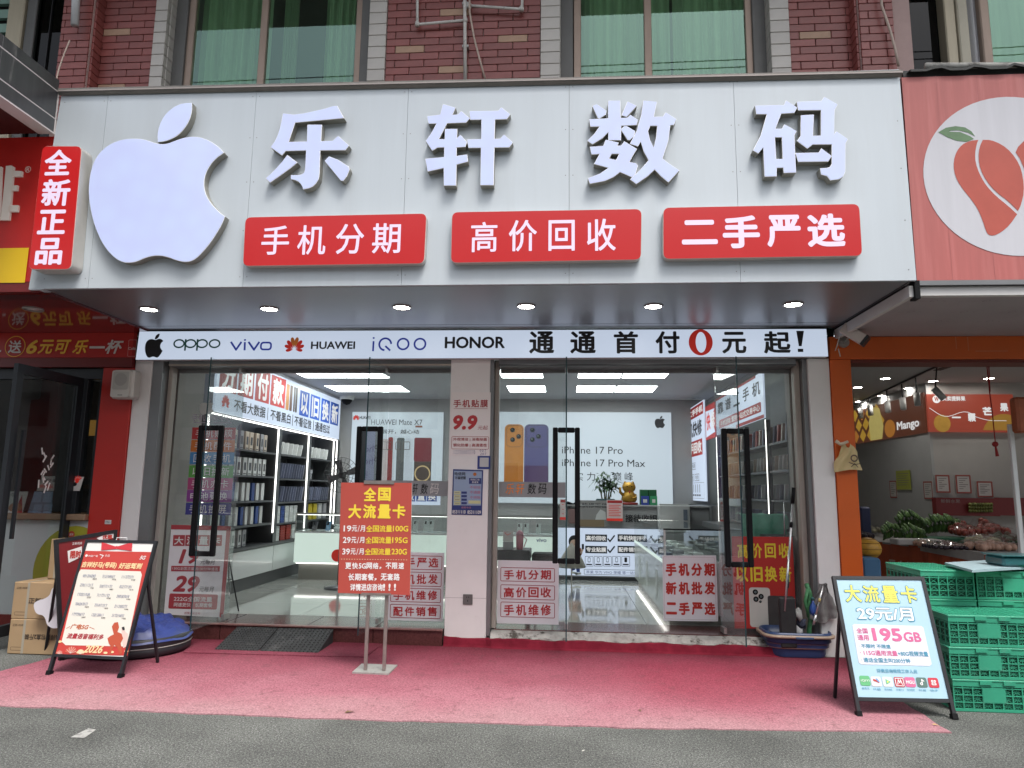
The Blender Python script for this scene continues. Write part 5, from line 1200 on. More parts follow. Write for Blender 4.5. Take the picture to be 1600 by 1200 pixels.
box('back', XR + .26, XR + .285, Yn, 12.85, FLOOR, 3.1, mat('olive_back', (.20, .20, .16), .6), rsf)
for z in (2.05, 1.74, 1.42, 1.12): box('shelf', XR + .02, XR + .26, Yn, Yf_, z - .012, z + .012, shf2, rsf)
for y in (Yn + .05, 8.25, 9.2, Yf_):
    box('post', XR + .0, XR + .05, y, y + .04, FLOOR + .9, 2.34, shf2, rsf)
    if y in (8.25, Yf_): box('led', XR - .008, XR - .001, y, y + .012, FLOOR + .9, 2.34, led, rsf)
box('base', XR - .25, XR + .27, Yn, Yf_, FLOOR, 1.08, shf2, rsf, b=.004); box('far_base', XR - .1, XR + .27, Yf_ + .05, 12.85, FLOOR, 1.3, shf2, rsf)
for z, ms, lb_ in ((2.065, ('re', 'nv', 'tan'), 'top'), (1.755, ('w', 'tan', 'w'), 'second'), (1.435, ('nv', 'gr', 'w'), 'third'), (1.135, ('nv', 'nv', 'gr'), 'lowest')):
    for i in range(22): 
        y = Yn + .18 + i * .15
        if abs(y - 8.27) > .06 and abs(y - 9.22) > .06: good('phone_case', XR + .12, y, z, .12, .016 if lb_ != 'top' else .05, .17 if lb_ != 'top' else .2, ms[i % 3], f'upright boxed phone case in the {lb_} row of the right wall shelf', 'box', 'phone cases on the right wall shelf', None, .25, 0)
# ---- showcases
mint = mat('mint_lit_panel', (.66, .80, .72), .35, em=.80, var=.03, vs_=1.5)
scg = glass('showcase_glass', (.93, .96, .95), .9, 1.5)
def showcase(name, x0, x1, y0, y1, lbl, h1=.70, h2=1.02, facem=mint, n=1):
    r = root(name, ((x0 + x1) / 2, (y0 + y1) / 2, FLOOR), lbl, 'display case')
    box('plinth', x0 + .06, x1 - .06, y0 + .06, y1 - .03, FLOOR, FLOOR + .23, mat('brushed_plinth', (.33, .32, .29), .35, .4, var=.05), r)
    box('led', x0 + .03, x1 - .03, y0 + .02, y0 + .05, FLOOR + .235, FLOOR + .25, led, r)
    box('front_panel', x0, x1, y0, y0 + .03, FLOOR + .25, h1, facem, r); box('side_panel', x0, x0 + .02, y0 + .031, y1, FLOOR + .25, h1, facem, r); box('side_panel', x1 - .02, x1, y0 + .031, y1, FLOOR + .25, h1, cab_w, r)
    box('top_board', x0, x1, y0, y1, h1 + .001, h1 + .025, cab_w, r)
    for a in ((x0, x1, y0, y0 + .006), (x0, x0 + .006, y0 + .007, y1), (x1 - .006, x1, y0 + .007, y1)): box('pane', *a, h1 + .026, h2, scg, r)
    box('pane', x0, x1, y0, y1, h2 + .001, h2 + .007, scg, r)
    for a in ((x0, x1, y0 - .008, y0 - .001), ): box('rail', *a, h2 - .01, h2 + .015, steel, r); box('led', x0 + .02, x1 - .02, y0 + .01, y0 + .02, h2 - .018, h2 - .006, led, r)
    for a in ((x0 - .004, y0 - .004), (x1 - .01, y0 - .004)): box('corner_post', a[0], a[0] + .014, a[1], a[1] + .014, h1, h2, steel, r)
    return r
YC = 10.45
cx0 = PY(460, 850, YC).x; hA = PY(500, 833, YC).z; hB = PY(500, 803, YC).z; 
sc1 = showcase('showcase', cx0, -2.4, YC, YC + .55, 'mint lit glass display case at the far left, next to the wall shelf', hA, hB)
sc2 = showcase('showcase', -2.38, -1.28, YC, YC + .55, 'mint lit glass display case behind the red card stand', hA, hB)
sc3 = showcase('showcase', -1.26, -.12, YC, YC + .55, 'mint lit display case with a black brand name, right of the middle column', hA, hB)
B = front(sc3, YC - .001); B.textp('vivo', 838, 841, 854, 847, ink_n, bold=.02)
B = front(sc1, YC - .001); u, v = B.loc(527, 868); B.shape([circ(u, v, .09, 20)], ink_r, .003)
# phones and cartons inside the showcases
def slabphone(x, y, z, m, lbl, lean=-.5, h=.15, w=.075):
    r = root('phone', (x, y, z), lbl, 'phone'); v, f = rbox(-w / 2, w / 2, -.004, .004, 0, h, .003)
    M_ = Matrix.Rotation(lean, 3, 'X'); mesh('body', [Vector((x, y, z)) + M_ @ Vector(p) for p in v], f, m, r)
    v, f = rbox(-.026, .0, -.008, -.004, h - .06, h - .012, .002); mesh('camera_bump', [Vector((x, y, z)) + M_ @ Vector(p) for p in v], f, black, r)
pb = mat('phone_blue', (.10, .20, .32), .25); pg = mat('phone_lightgrey', (.4, .42, .42), .3)
slabphone(PY(491, 824, YC + .15).x, YC + .15, hA + .03, mat('phone_dark', (.05, .05, .06), .2), 'dark phone leaning in the far left display case'); slabphone(PY(512, 824, YC + .15).x, YC + .15, hA + .03, pb, 'pale blue phone leaning in the far left display case')
for i, px in enumerate((648, 665, 673)): slabphone(PY(px, 824, YC + .15).x, YC + .15, hA + .03, pg, ('light grey phone right behind the edge of the red card stand', 'light grey phone in the display case below the blue squares sign', 'second light grey phone below the blue squares sign')[i], h=.19)
for i, px in enumerate((812, 822, 841)): slabphone(PY(px, 824, YC + .15).x, YC + .15, hA + .03, pg, ('light grey phone above the pink cup', 'light grey phone beside the one above the pink cup', 'light grey phone above the black brand name')[i], h=.17)
ban = root('charger_tray', (PY(533, 826, YC).x, YC + .2, hA + .03), 'white tray with coiled cables in the far left display case', 'tray')
xq = PY(526, 826, YC + .2).x; box('tray', xq - .03, xq + .14, YC + .15, YC + .3, hA + .027, hA + .09, cab_w, ban, b=.008)
tube('cable', [(xq + .0 + .05 * math.cos(t), YC + .22 + .05 * math.sin(t), hA + .10 + t * .002) for t in [k * .5 for k in range(22)]], .006, white_p, ban, n=6)
# right showcase, running into the depth
x0, x1 = 1.03, 1.62; grn = mat('greyed_mint', (.34, .37, .33), .3, em=.12, coat=.3)
r4 = root('showcase', (1.3, 9, FLOOR), 'long glass display case running back along the right side of the shop', 'display case')
y0, y1 = 7.62, 10.8; h1, h2 = .79, 1.10
box('plinth', x0 + .05, x1 - .02, y0 + .05, y1, FLOOR, FLOOR + .08, MATS['brushed_plinth'], r4); box('led', x0 + .02, x0 + .045, y0, y1, FLOOR + .085, FLOOR + .1, led, r4)
box('side_panel', x0, x0 + .02, y0, y1, FLOOR + .1, h1 - .03, grn, r4); box('front_panel', x0 + .021, x1, y0, y0 + .02, FLOOR + .1, h1 - .03, cab_w, r4); box('side_panel', x1 - .02, x1, y0 + .021, y1, FLOOR + .1, h1 - .03, cab_w, r4)
box('light_edge', x0 - .004, x0 + .02, y0, y1, h1 - .029, h1, mint, r4); box('top_board', x0 + .021, x1, y0, y1, h1 - .028, h1 - .004, cab_w, r4)
for a in ((x0, x0 + .006, y0, y1), (x1 - .006, x1, y0, y1), (x0 + .007, x1 - .007, y0, y0 + .006)): box('pane', *a, h1 + .001, h2, scg, r4)
box('pane', x0, x1, y0, y1, h2 + .001, h2 + .007, scg, r4)
for a in ((x0, x0 + .02, y0, y0 + .02), (x1 - .02, x1, y0, y0 + .02)): box('corner_post', *a, h1, h2 + .01, white_p, r4)
box('rail', x0, x1, y0 - .006, y0 + .004, h2 + .008, h2 + .022, black, r4); box('led', x0 + .06, x1 - .03, y1 - .06, y1 - .04, h2 - .02, h2 - .008, led, r4)
Bx = Board(r4, (x0 - .001, 0, 0), (0, -1, 0), (0, 0, 1)); wfade = mat('frost_print', (.55, .58, .56), .5)
for yq in (-8.35, -9.3, -10.2): Bx.rect(yq, FLOOR + .16, yq + .16, FLOOR + .48, wfade, t=.001, r=.02); Bx.text('二手 优品', yq + .2, FLOOR + .28, yq + .42, FLOOR + .40, wfade, t=.001)
R = random.Random(4)
for i in range(26):
    x = x0 + .1 + (i % 3) * .17; y = y0 + .15 + (i // 3) * .33
    good('phone_case', x, y, h1 + .01, .10, .12, .02 + .02 * (i % 2), ('nv', 'gr', 'w')[i % 3], 'small phone box lying in the long display case on the right', 'box', 'phones lying in the long display case', None, 0, R.uniform(-.5, .5))
# reception desk
rd = root('reception_desk', (.8, 11.3, FLOOR), 'grey reception desk with a lit white price panel on its front', 'desk')
dg = mat('desk_grey', (.24, .24, .245), .45); YD = 11.15; dx0, dx1 = PY(868, 850, YD).x, 2.25
zd = PY(960, 790, YD).z
zm1, zm0 = PY(960, 826, YD).z, PY(960, 900, YD).z
box('body', dx0, dx1, YD + .002, YD + .55, FLOOR + .05, zd - .02, dg, rd, b=.004); box('top', dx0 - .02, dx1, YD - .03, YD + .6, zd - .019, zd + .012, dg, rd, b=.004)
box('plinth', dx0 + .02, dx1, YD + .02, YD + .5, FLOOR, FLOOR + .049, dark_grey, rd)
B = front(rd, YD - .001); box('panel_left', PY(898, 800, YD).x, PY(970, 800, YD).x, YD - .025, YD, PY(940, 822, YD).z, PY(940, 782, YD).z, mat('picture_grey', (.24, .23, .23), .5), rd)
B.slab(PY(872, 850, YD).x, zm0, 1.7, zm1, -.0, .02, lbx, 'price_panel')
Bq = front(rd, YD - .022); 
bars(Bq, [[(887, 785), (905, 792)], [(905, 783), (889, 792)], [(885, 786), (892, 788)], [(899, 791), (907, 790)]], .035, ink, t=.006)
Bq.textp('快修工位', 909, 786, 949, 793, ink, bold=.02, t=.006); Bp = front(rd, YD - .004)
Bp.textp('接待收银', 977, 804, 1027, 816, ink, bold=.02, t=.006); u, v = Bp.loc(967, 815); Bp.shape([circ(u, v, .04, 18)], ink, .006)
Bq.rectp(905, 812, 944, 823, mat('wooden_bench', (.22, .16, .10), .6), t=.005); Bq.rectp(888, 795, 903, 818, mat('pic_person', (.2, .12, .12), .6), t=.005, r=.03); Bq.shape([[Bq.loc(*a) for a in ((930, 812), (947, 812), (946, 800), (938, 796), (932, 804))]], mat('pic_white', (.5, .5, .5), .6), .007)
Bn = front(rd, YD - .021)
for s_, x, y in (('高价回收', 914.5, 835), ('手机快贴手', 965, 835), ('专业贴膜', 914.5, 853), ('配件销售', 965, 853)):
    wd_ = 34 if len(s_) == 4 else 41; Bn.rectp(x, y, x + wd_, y + 11.5, mat('ink_night', (.012, .02, .03), .5), t=.003); Bn.textp(s_, x + 1.5, y + 2, x + wd_ - 1.5, y + 9.5, MATS['white_glow'], t=.006, bold=.03)
for x, y in ((950, 837), (950, 854), (1009, 837)): bars(Bn, [[(x, y + 5), (x + 3, y + 9), (x + 10, y)]], .022, ink, t=.004)
for i in range(5):
    x = 914 + i * 14.3; Bn.ringp(x, 869, x + 13, 885, ink, .006, t=.003); Bn.rectp(x + 4.4, 871, x + 8.6, 878.5, ink, t=.003, r=.01); Bn.rectp(x + 5, 872, x + 8, 877.5, lbx, t=.005) if i != 4 else None; Bn.rectp(x + 2, 881, x + 11, 883, ink, t=.003)
Bn.ringp(912.5, 890, 1008, 898.5, ink, .006, t=.003); Bn.textp('苹果 华为 VIVO 荣耀 等一站式', 916, 892, 996, 897, ink_n, t=.004)
# printed cartoon shop assistant on the panel
skin = mat('print_skin', (.62, .42, .33), .6); shirt = mat('print_orange', (.42, .11, .03), .6); jeans = mat('print_jeans', (.04, .07, .25), .6)
u, v = Bn.loc(897, 846); Bn.shape([circ(u, v, .085, 22, .095)], ink, .003); Bn.shape([circ(u, v - .03, .062, 20, .06)], skin, .005)
for q in ([(890, 857), (908, 856), (908, 874), (888, 874)], [(905, 858), (910, 864), (907, 870), (902, 866)]): Bn.shape([[Bn.loc(*a) for a in q]], shirt, .004)
for q in ([(886, 874), (895, 874), (899, 890), (894, 892)], [(898, 874), (906, 874), (906, 894), (901, 894)]): Bn.shape([[Bn.loc(*a) for a in q]], jeans, .005)
bars(Bn, [[(893, 894), (901, 896)], [(900, 897), (907, 896)]], .03, mat('print_shoe', (.4, .4, .36), .6), t=.006); bars(Bn, [[(908, 864), (911, 856)]], .03, skin, t=.007); Bn.rectp(909, 850, 912.5, 858, ink, t=.009)
# things on the desk: plant, gold cat, menu box, printer, notices
def zt_(): return zd + .012
pot = root('potted_plant', tuple(PY(946, 780, YD + .3)), 'bushy green potted plant standing on the reception desk', 'plant')
pq = PY(946, 780, YD + .25); px_, py_ = pq.x, YD + .25
box('planter', px_ - .15, px_ + .15, py_ - .09, py_ + .09, zd + .013, zd + .10, mat('teal_planter', (.03, .07, .08), .4), pot, b=.015)
stm = mat('plant_stem', (.10, .09, .05), .8); lfm = mat('plant_leaf', (.035, .075, .03), .5, rnd=.0, var=.4, vs_=30)
R = random.Random(9); vs_, fs = [], []
for i, (dx_, h) in enumerate(((-.10, .30), (-.02, .36), (.08, .33), (.02, .24), (.12, .25))):
    tube('stem', [(px_ + dx_ * .5, py_, zd + .09), (px_ + dx_ * .8, py_ + .01, zd + .09 + h * .5), (px_ + dx_, py_, zd + .09 + h)], .012, stm, pot, n=6, r1=.006)
    for k in range(46):
        c = Vector((px_ + dx_ + R.gauss(0, .06), py_ + R.gauss(0, .05), zd + .09 + h * R.uniform(.55, 1.25)))
        d = Vector((R.uniform(-1, 1), R.uniform(-1, .4), R.uniform(-.8, .3))).normalized(); s_ = d.cross(Vector((0, 0, 1))).normalized() * R.uniform(.012, .024); L = R.uniform(.07, .11); o = len(vs_)
        vs_ += [c, c + d * L * .45 + s_, c + d * L + Vector((0, 0, -.015)), c + d * L * .45 - s_]; fs.append((o, o + 1, o + 2, o + 3))
fo = mesh('foliage', vs_, fs, lfm, pot); tag(fo, kind='stuff')
gold = mat('gold_ceramic', (.36, .20, .03), .38, .6, var=.15, vs_=14)
cat = root('lucky_cat', tuple(PY(983, 785, YD + .1)), 'golden waving cat figurine on a red base on the reception desk', 'figurine')
cq = PY(983, 785, YD + .1); cxx, cyy, cz = cq.x, YD + .1, zd + .012; CS = .82
lathe('base', [(.0, 0), (.16, 0), (.17, .02), (.16, .045), (0, .046)], (cxx, cyy, cz), mat('red_base', (.25, .015, .01), .4), cat, n=20, sy=.7)
lathe('body', [(0, .045), (.12, .05), (.15, .10), (.135, .17), (.10, .23), (.085, .25), (.115, .28), (.13, .33), (.12, .38), (.08, .42), (0, .435)], (cxx, cyy, cz), gold, cat, n=22, sy=.8)
for s_ in (-1, 1): lathe('ear', [(.035, 0), (.02, .035), (0, .06)], (cxx + s_ * .075, cyy, cz + .395), gold, cat, n=10)
tube('arm', [(cxx - .11, cyy - .03, cz + .18), (cxx - .17, cyy - .04, cz + .24), (cxx - .17, cyy - .05, cz + .33)], .032, gold, cat, n=10, r1=.026); tube('arm', [(cxx + .11, cyy - .03, cz + .19), (cxx + .12, cyy - .08, cz + .14), (cxx + .05, cyy - .11, cz + .12)], .032, gold, cat, n=10, r1=.024)
lathe('bell', [(0, -.02), (.02, 0), (0, .02)], (cxx, cyy - .10, cz + .245), mat('bell', (.5, .03, .02), .4), cat, n=10)
for s_ in (-1, 1): lathe('eye', [(0, -.012), (.012, 0), (0, .012)], (cxx + s_ * .04, cyy - .098, cz + .345), black, cat, n=8)
for k_ in cat.children:
    for v_ in k_.data.vertices: v_.co = Vector((cxx, cyy, cz)) + (v_.co - Vector((cxx, cyy, cz))) * CS
gb = root('green_stand', (1.2, YD, zd), 'dark green box stand behind the payment signs on the desk', 'box')
q = PY(1000, 765, YD + .3); q1 = PY(1026, 765, YD + .3); box('case', q.x, q1.x, YD + .3, YD + .42, zd + .013, PY(1010, 765, YD + .3).z, mat('bottle_green', (.02, .12, .05), .4), gb, b=.006)
box('divider', (q.x + q1.x) / 2 - .004, (q.x + q1.x) / 2 + .004, YD + .295, YD + .2995, zd + .02, PY(1010, 766, YD + .3).z, black, gb)
for (a, b_, m, lbl) in ((1002, 1014, mat('pay_blue', (.04, .07, .35), .4), 'blue payment stand card on the reception desk'), (1016, 1027, mat('pay_green', (.05, .32, .14), .4), 'green payment stand card on the reception desk')):
    r = root('payment_stand', tuple(PY(a, 788, YD + .15)), lbl, 'sign'); B = front(r, YD + .12); z1 = B.loc(a, 775)[1]; B.slab(B.loc(a, 780)[0], zd + .013, B.loc(b_, 780)[0], z1, -.01, 0, m, 'card'); B.rect(B.loc(a + 3, 780)[0], zd + .05, B.loc(b_ - 3, 780)[0], z1 - .05, cw, t=.002)
pr = root('printer', tuple(PY(1055, 800, YD - .6)), 'pale grey desktop machine standing by the reception desk', 'printer')
p0, p1 = PY(1030, 826, 10.95), PY(1078, 790, 10.95); bodym = mat('machine_grey', (.40, .40, .40), .4, var=.04)
box('body', p0.x, p1.x, 10.95, 11.14, .9, p1.z, bodym, pr, b=.012); box('panel', p1.x - .10, p1.x - .04, 10.942, 10.951, p1.z - .22, p1.z - .06, mat('lcd', (.12, .14, .18), .2), pr); box('lid', p0.x + .02, p1.x - .02, 10.97, 11.12, p1.z + .002, p1.z + .02, bodym, pr)
box('stand', p0.x + .03, p1.x - .03, 10.96, 11.13, FLOOR, .899, dg, pr)
def paper(quad, Y, lbl, m=cw, head=cred, n=4):
    r = root('notice', tuple(PY(quad[0], quad[3], Y)), lbl, 'notice'); B = front(r, Y); B.slab(*B.uvbox(*quad), -.0, .003, m, 'sheet'); x0_, y0_, x1_, y1_ = quad
    B.rectp(x0_ + 1, y0_ + 1, x1_ - 1, y0_ + 5, head, t=.005); B.rectp(x0_, y1_ - 4, x1_, y1_, ink_r, t=.005)
    for i in range(n): B.rectp(x0_ + 3, y0_ + 8 + i * (y1_ - y0_ - 14) / n, x1_ - 3 - 3 * (i % 2), y0_ + 8.9 + i * (y1_ - y0_ - 14) / n, ink_r, t=.005)
pinkp = mat('pink_sheet', (.62, .50, .50), .5)
paper((948, 781, 973, 814), YD - .06, 'red and white notice sheet hanging on the front of the reception desk', pinkp, n=7)
paper((875, 780, 884, 812), YD - .06, 'narrow pink notice at the left end of the reception desk', pinkp, n=5)
# standing fan
fan = root('standing_fan', (PZ(528, 890, FLOOR).x, 9.9, FLOOR), 'grey standing fan behind the left edge of the red card stand', 'fan')
fq = PY(535, 742, 9.6); fm_ = mat('fan_grey', (.13, .13, .135), .4, .3)
lathe('hub', [(0, -.05), (.05, -.04), (.05, .04), (0, .05)], fq, fm_, fan, n=14)
for rr_ in (.10, .17, .24):
    tube('guard', [fq + Vector((rr_ * math.cos(t), -.06 + .0 * t, rr_ * math.sin(t) * 1.0)) for t in [k * math.pi / 12 for k in range(25)]], .004, fm_, fan, n=5)
for k in range(24):
    t = k * math.pi / 12; tube('guard', [fq + Vector((0, -.09, 0)), fq + Vector((.24 * math.cos(t), -.06, .24 * math.sin(t)))], .0025, fm_, fan, n=4)
for k in range(4):
    t = k * math.pi / 2 + .3; d = Vector((math.cos(t), 0, math.sin(t))); e_ = Vector((-math.sin(t), .25, math.cos(t))).normalized()
    mesh('blade', [fq + d * .04 - e_ * .02, fq + d * .21 - e_ * .05, fq + d * .22 + e_ * .07, fq + d * .05 + e_ * .03], [(0, 1, 2, 3)], mat('fan_blade', (.2, .2, .21), .4), fan)
tube('pole', [(fq.x, fq.y + .05, FLOOR + .03), (fq.x, fq.y + .05, fq.z)], .018, fm_, fan, n=8); lathe('foot', [(.0, 0), (.19, 0), (.19, .02), (.03, .05), (0, .05)], (fq.x, fq.y + .05, FLOOR), fm_, fan, n=20)
# small dark table with a pink cup and card stand behind the right window
tb = root('side_table', (-.5, 8.6, FLOOR), 'low dark grey table just inside the right window pane', 'table')
ta, tb1 = PY(778, 862, 8.5), PY(828, 862, 8.5); dkt = mat('table_dark', (.05, .05, .055), .4)
box('top', ta.x - .15, tb1.x, 8.5, 8.95, ta.z - .10, ta.z + .02, dkt, tb, b=.01)
for x in (ta.x - .1, tb1.x - .05): box('leg', x, x + .04, 8.53, 8.57, FLOOR, ta.z - .1, dkt, tb)
for x in (ta.x - .1, tb1.x - .05): box('leg', x, x + .04, 8.88, 8.92, FLOOR, ta.z - .1, dkt, tb)
tcz = ta.z + .021; cp = root('tumbler', (PY(812, 857, 8.6).x, 8.6, tcz), 'tall pink tumbler with a round lid on the low dark table', 'cup')
pk = mat('pink_plastic', (.50, .16, .20), .35); cxp = PY(812, 857, 8.6).x
lathe('cup', [(0, 0), (.035, 0), (.042, .02), (.045, .16), (.042, .17), (0, .171)], (cxp, 8.6, tcz), pk, cp, n=18); lathe('lid', [(.045, .172), (.042, .20), (.02, .225), (0, .23)], (cxp, 8.6, tcz), mat('pink_lid', (.52, .2, .26), .35), cp, n=18); tube('handle', [(cxp + .044, 8.6, tcz + .15), (cxp + .085, 8.6, tcz + .12), (cxp + .05, 8.6, tcz + .03)], .006, pk, cp, n=6)
cs_ = root('card_holder', (PY(793, 855, 8.55).x, 8.6, tcz), 'white price card in a clear holder on the low dark table', 'card holder')
B = front(cs_, 8.56); u0, _, u1, _ = B.uvbox(786, 832, 802, 850); B.slab(u0, tcz + .10, u1, tcz + .22, -.004, 0, cw, 'card'); B.slab(u0, tcz, u1, tcz + .095, -.05, -.0, mat('holder', (.35, .36, .36), .3), 'holder'); strokes(B, [[(u0 + .02, tcz + .2), (u0 + .05, tcz + .17), (u0 + .09, tcz + .19)]], .006, ink_r)
st_ = root('stool', (-.05, 8.9, FLOOR), 'black padded stool beside the low table, behind the door handle', 'stool')
sq = PY(848, 864, 8.8); box('seat', sq.x - .13, sq.x + .15, 8.7, 8.98, sq.z - .1, sq.z, black, st_, b=.02)
for dx_ in (-.1, .11):
    for dy_ in (8.73, 8.94): box('leg', sq.x + dx_, sq.x + dx_ + .02, dy_, dy_ + .02, FLOOR, sq.z - .1, steel, st_)
um = root('folded_umbrella', (.0, 8.4, FLOOR), 'pale grey cloth covered cone-shaped thing leaning beside the door handle', 'umbrella')
lathe('canopy', [(.19, -.2), (.15, -.1), (.09, .0), (.02, .10), (0, .12)], PY(893, 862, 9.6) , mat('umbrella_cloth', (.36, .35, .31), .7, var=.15, vs_=8), um, n=12); uq = PY(893, 862, 9.6); tube('shaft', [(uq.x, uq.y, FLOOR), (uq.x, uq.y, uq.z + .1)], .008, steel, um, n=6)

# ================================================================ GLASS FRONT
gdoor = glass('clear_glass', (.93, .95, .945), .95, 1.6, haze=.10)
edge_m = mat('glass_edge', (.02, .05, .055), .15)
band = mat('frost_band', (.33, .34, .35), .5)
def pane(name, x0, x1, lbl, z0=FLOOR + .02, z1=2.72):
    r = root(name, ((x0 + x1) / 2, G_G, z0), lbl, 'window pane'); box('pane', x0, x1, G_G - .006, G_G + .006, z0, z1, gdoor, r); return r
g1 = pane('window_pane', -4.213, -3.475, 'fixed glass pane at the left with the coloured service strips')
g2_ = pane('window_pane', -1.865, -1.175, 'fixed glass pane left of the middle column, with four framed red phrases')
g3 = pane('window_pane', -.682, .005, 'fixed glass pane right of the middle column, with three framed red phrases')
g4 = pane('window_pane', 1.54, 2.294, 'fixed glass pane at the right end, behind the mop')
# grey name band and stickers
def bandon(g, x0, x1, chars):
    B = front(g, G_G - .007); zb_ = B.loc(820, 777)[1]; zt2 = B.loc(820, 753)[1]; B.slab(x0, zb_, x1, zt2, -.0, .002, band, 'name_band')
    for s_, a, b_, m in chars: B.textp(s_, a, 755.5, b_, 772, m, t=.005, shear=.15, bold=.008)
bandon(g3, -.682, .003, (('乐', 790, 803, ink_o), ('轩', 806, 819, ink_o), ('数', 824, 838, ink), ('码', 841, 854, ink)))
bandon(g2_, -1.865, -1.18, (('轩', 645, 653, ink), ('数', 657, 669, ink), ('码', 672, 686, wpr)))
stick_r = mat('sticker_red', (.47, .035, .04), .5); stick_w = mat('sticker_white', (.80, .78, .81), .45)
def framed(g, quad, rows, x0, x1, rects, Yt=G_G - .009, m=stick_w, chars=True):
    p = root('window_sticker', tuple(PY(quad[0], quad[3], Yt)), g, 'sticker'); B = front(p, Yt); B.slab(*B.uvbox(*quad), -.001, .0, m, 'sheet')
    for s_, (a, y0, b_, y1) in zip(rows, rects):
        B.ringp(a, y0, b_, y1, mat('frame_wine', (.35, .03, .04), .5), .006, t=.002, r=.014)
        w_ = (b_ - a - 8) / len(s_)
        for i, ch in enumerate(s_): B.textp(ch, a + 5 + i * w_, y0 + 3.5, a + 5 + i * w_ + w_ * .84, y1 - 3.5, stick_r, t=.003, bold=.024)
framed('white window sticker with three framed red phrases, right of the middle column', (777, 876, 873, 975), ('手机分期', '高价回收', '手机维修'), 0, 0, ((782, 887, 867, 909), (782, 914, 867, 937), (782, 941, 867, 965)))
framed('white window sticker with four framed red phrases, behind the red card stand', (605, 863, 693, 970), ('二手严选', '新机批发', '手机维修', '配件销售'), 0, 0, ((610, 868, 691, 890), (610, 893.5, 690, 916), (610, 919, 689, 941), (609.5, 944.5, 688.5, 966)))
# coloured strips in the left pane
cs2 = root('window_sticker', tuple(PY(330, 805, G_G)), 'seven coloured service strips with white characters stuck on the left pane', 'sticker')
B = front(cs2, G_G - .009)
cols = ((.42, .03, .03), (.55, .15, .02), (.05, .20, .42), (.09, .30, .05), (.38, .05, .16), (.22, .04, .24), (.04, .04, .22))
for i, (s_, y) in enumerate(zip(('手机贴膜', '手机配件', '回收手机', '以旧换新', '手机办卡', '电池更换', '手机换屏'), (668, 687.5, 707, 727.5, 747, 766, 786))):
    sl = -(y - 668) * .085; xa, xb = 300 + sl, 368 + sl * .7; m = mat('strip_%d' % i, cols[i], .5)
    B.rectp(xa, y, xb, y + 18.5, m, t=.0)
    for k, ch in enumerate(s_): B.textp(ch, xa + 6 + k * 15, y + 3, xa + 18.5 + k * 15, y + 15.5, wpr, t=.003)
B.textp('手机维修中心', 300, 647, 363, 658, mat('faded_print', (.35, .30, .36), .5), t=.002, bold=.01); fruit_logo(B, 312, 624, 334, 648, mat('pale_logo', (.5, .5, .48), .5)); B.rectp(302, 660, 362, 661, MATS['faded_print'])
# doors, all standing open towards the street
def gdoor_open(x0, xh, lbl, open_x):
    """glass leaf hinged at (xh, 7.3), free edge at (open_x, 6.58)"""
    r = root('glass_door', (xh, G_G, FLOOR), lbl, 'door'); z0, z1 = .165, 2.76
    a, b = Vector((xh, G_G - .01, 0)), Vector((open_x, 6.58, 0)); d = (b - a).normalized(); nn = Vector((-d.y, d.x, 0)) * .006
    def slabv(p, q, z0, z1, th=1.0): return [p - nn * th + Vector((0, 0, z0)), q - nn * th + Vector((0, 0, z0)), q + nn * th + Vector((0, 0, z0)), p + nn * th + Vector((0, 0, z0)), p - nn * th + Vector((0, 0, z1)), q - nn * th + Vector((0, 0, z1)), q + nn * th + Vector((0, 0, z1)), p + nn * th + Vector((0, 0, z1))]
    mesh('pane', slabv(a, b - d * .004, z0, z1), BF, gdoor, r); mesh('glass_edge', slabv(b - d * .003, b, z0, z1), BF, edge_m, r)
    mesh('patch_fitting', slabv(a, a + d * .12, z0 - .004, z0 + .05, 2.4), BF, steel, r); mesh('patch_fitting', slabv(a, a + d * .12, z1 - .05, z1 + .004, 2.4), BF, steel, r)
    c = b - d * .11; w_ = .104; ex = nn.normalized(); zA, zB_ = .835, 2.095; t_ = .024
    for s_ in (-1, 1):
        p = c + ex * w_ * s_; obox('handle_bar', (p.x, p.y, (zA + zB_) / 2), ex, d, (0, 0, 1), t_, t_, (zB_ - zA) / 2, black, r)
    for z in (zA + t_, zB_ - t_): obox('handle_bar', (c.x, c.y, z), ex, d, (0, 0, 1), w_ - t_ - .001, t_, t_, black, r)
    return r
gdoor_open(0, -3.465, 'open glass door with a long black pull handle in front of the coloured strips', PY(330, 558, 6.58).x)
gdoor_open(0, -1.875, 'open glass door with a black pull handle behind the red card stand', PY(578, 556, 6.58).x)
gdoor_open(0, .012, 'open glass door seen exactly edge on, next to the three framed red phrases', PY(885, 556, 6.58).x)
gdoor_open(0, 1.53, 'open glass door with a black pull handle in front of the red recycling poster', PY(1150, 556, 6.58).x)
# stickers hung at the right: white board and red poster
wb = root('hanging_board', tuple(PY(1037, 970, 7.6)), 'white board with three bold red phrases on the end of the long display case', 'sign')
B = front(wb, 7.55); q = [(1035, 868), (1119, 868), (1122, 971), (1037, 970)]
B.prism([[B.loc(*a) for a in q][::-1]], -.012, 0, stick_w, 'board'); 
for s_, y in (('手机分期', 880), ('新机批发', 909), ('二手严选', 941)):
    for i, ch in enumerate(s_): B.textp(ch, 1040 + i * 20 + (y - 880) * .01, y, 1057 + i * 20 + (y - 880) * .01, y + 20 if s_[i] != '二' else y + 19, mat('vivid_red', (.50, .03, .02), .5), t=.002, bold=.045)
B.ringp(1037.5, 870.5, 1118, 968, mat('thin_line', (.4, .3, .3), .5), .002, t=.001)
rp_ = root('poster', tuple(PY(1150, 980, 7.28)), 'red poster with yellow characters and a white phone behind the mop', 'poster')
B = front(rp_, G_G - .010); redp = mat('poster_red', (.42, .025, .02), .42, var=.06)
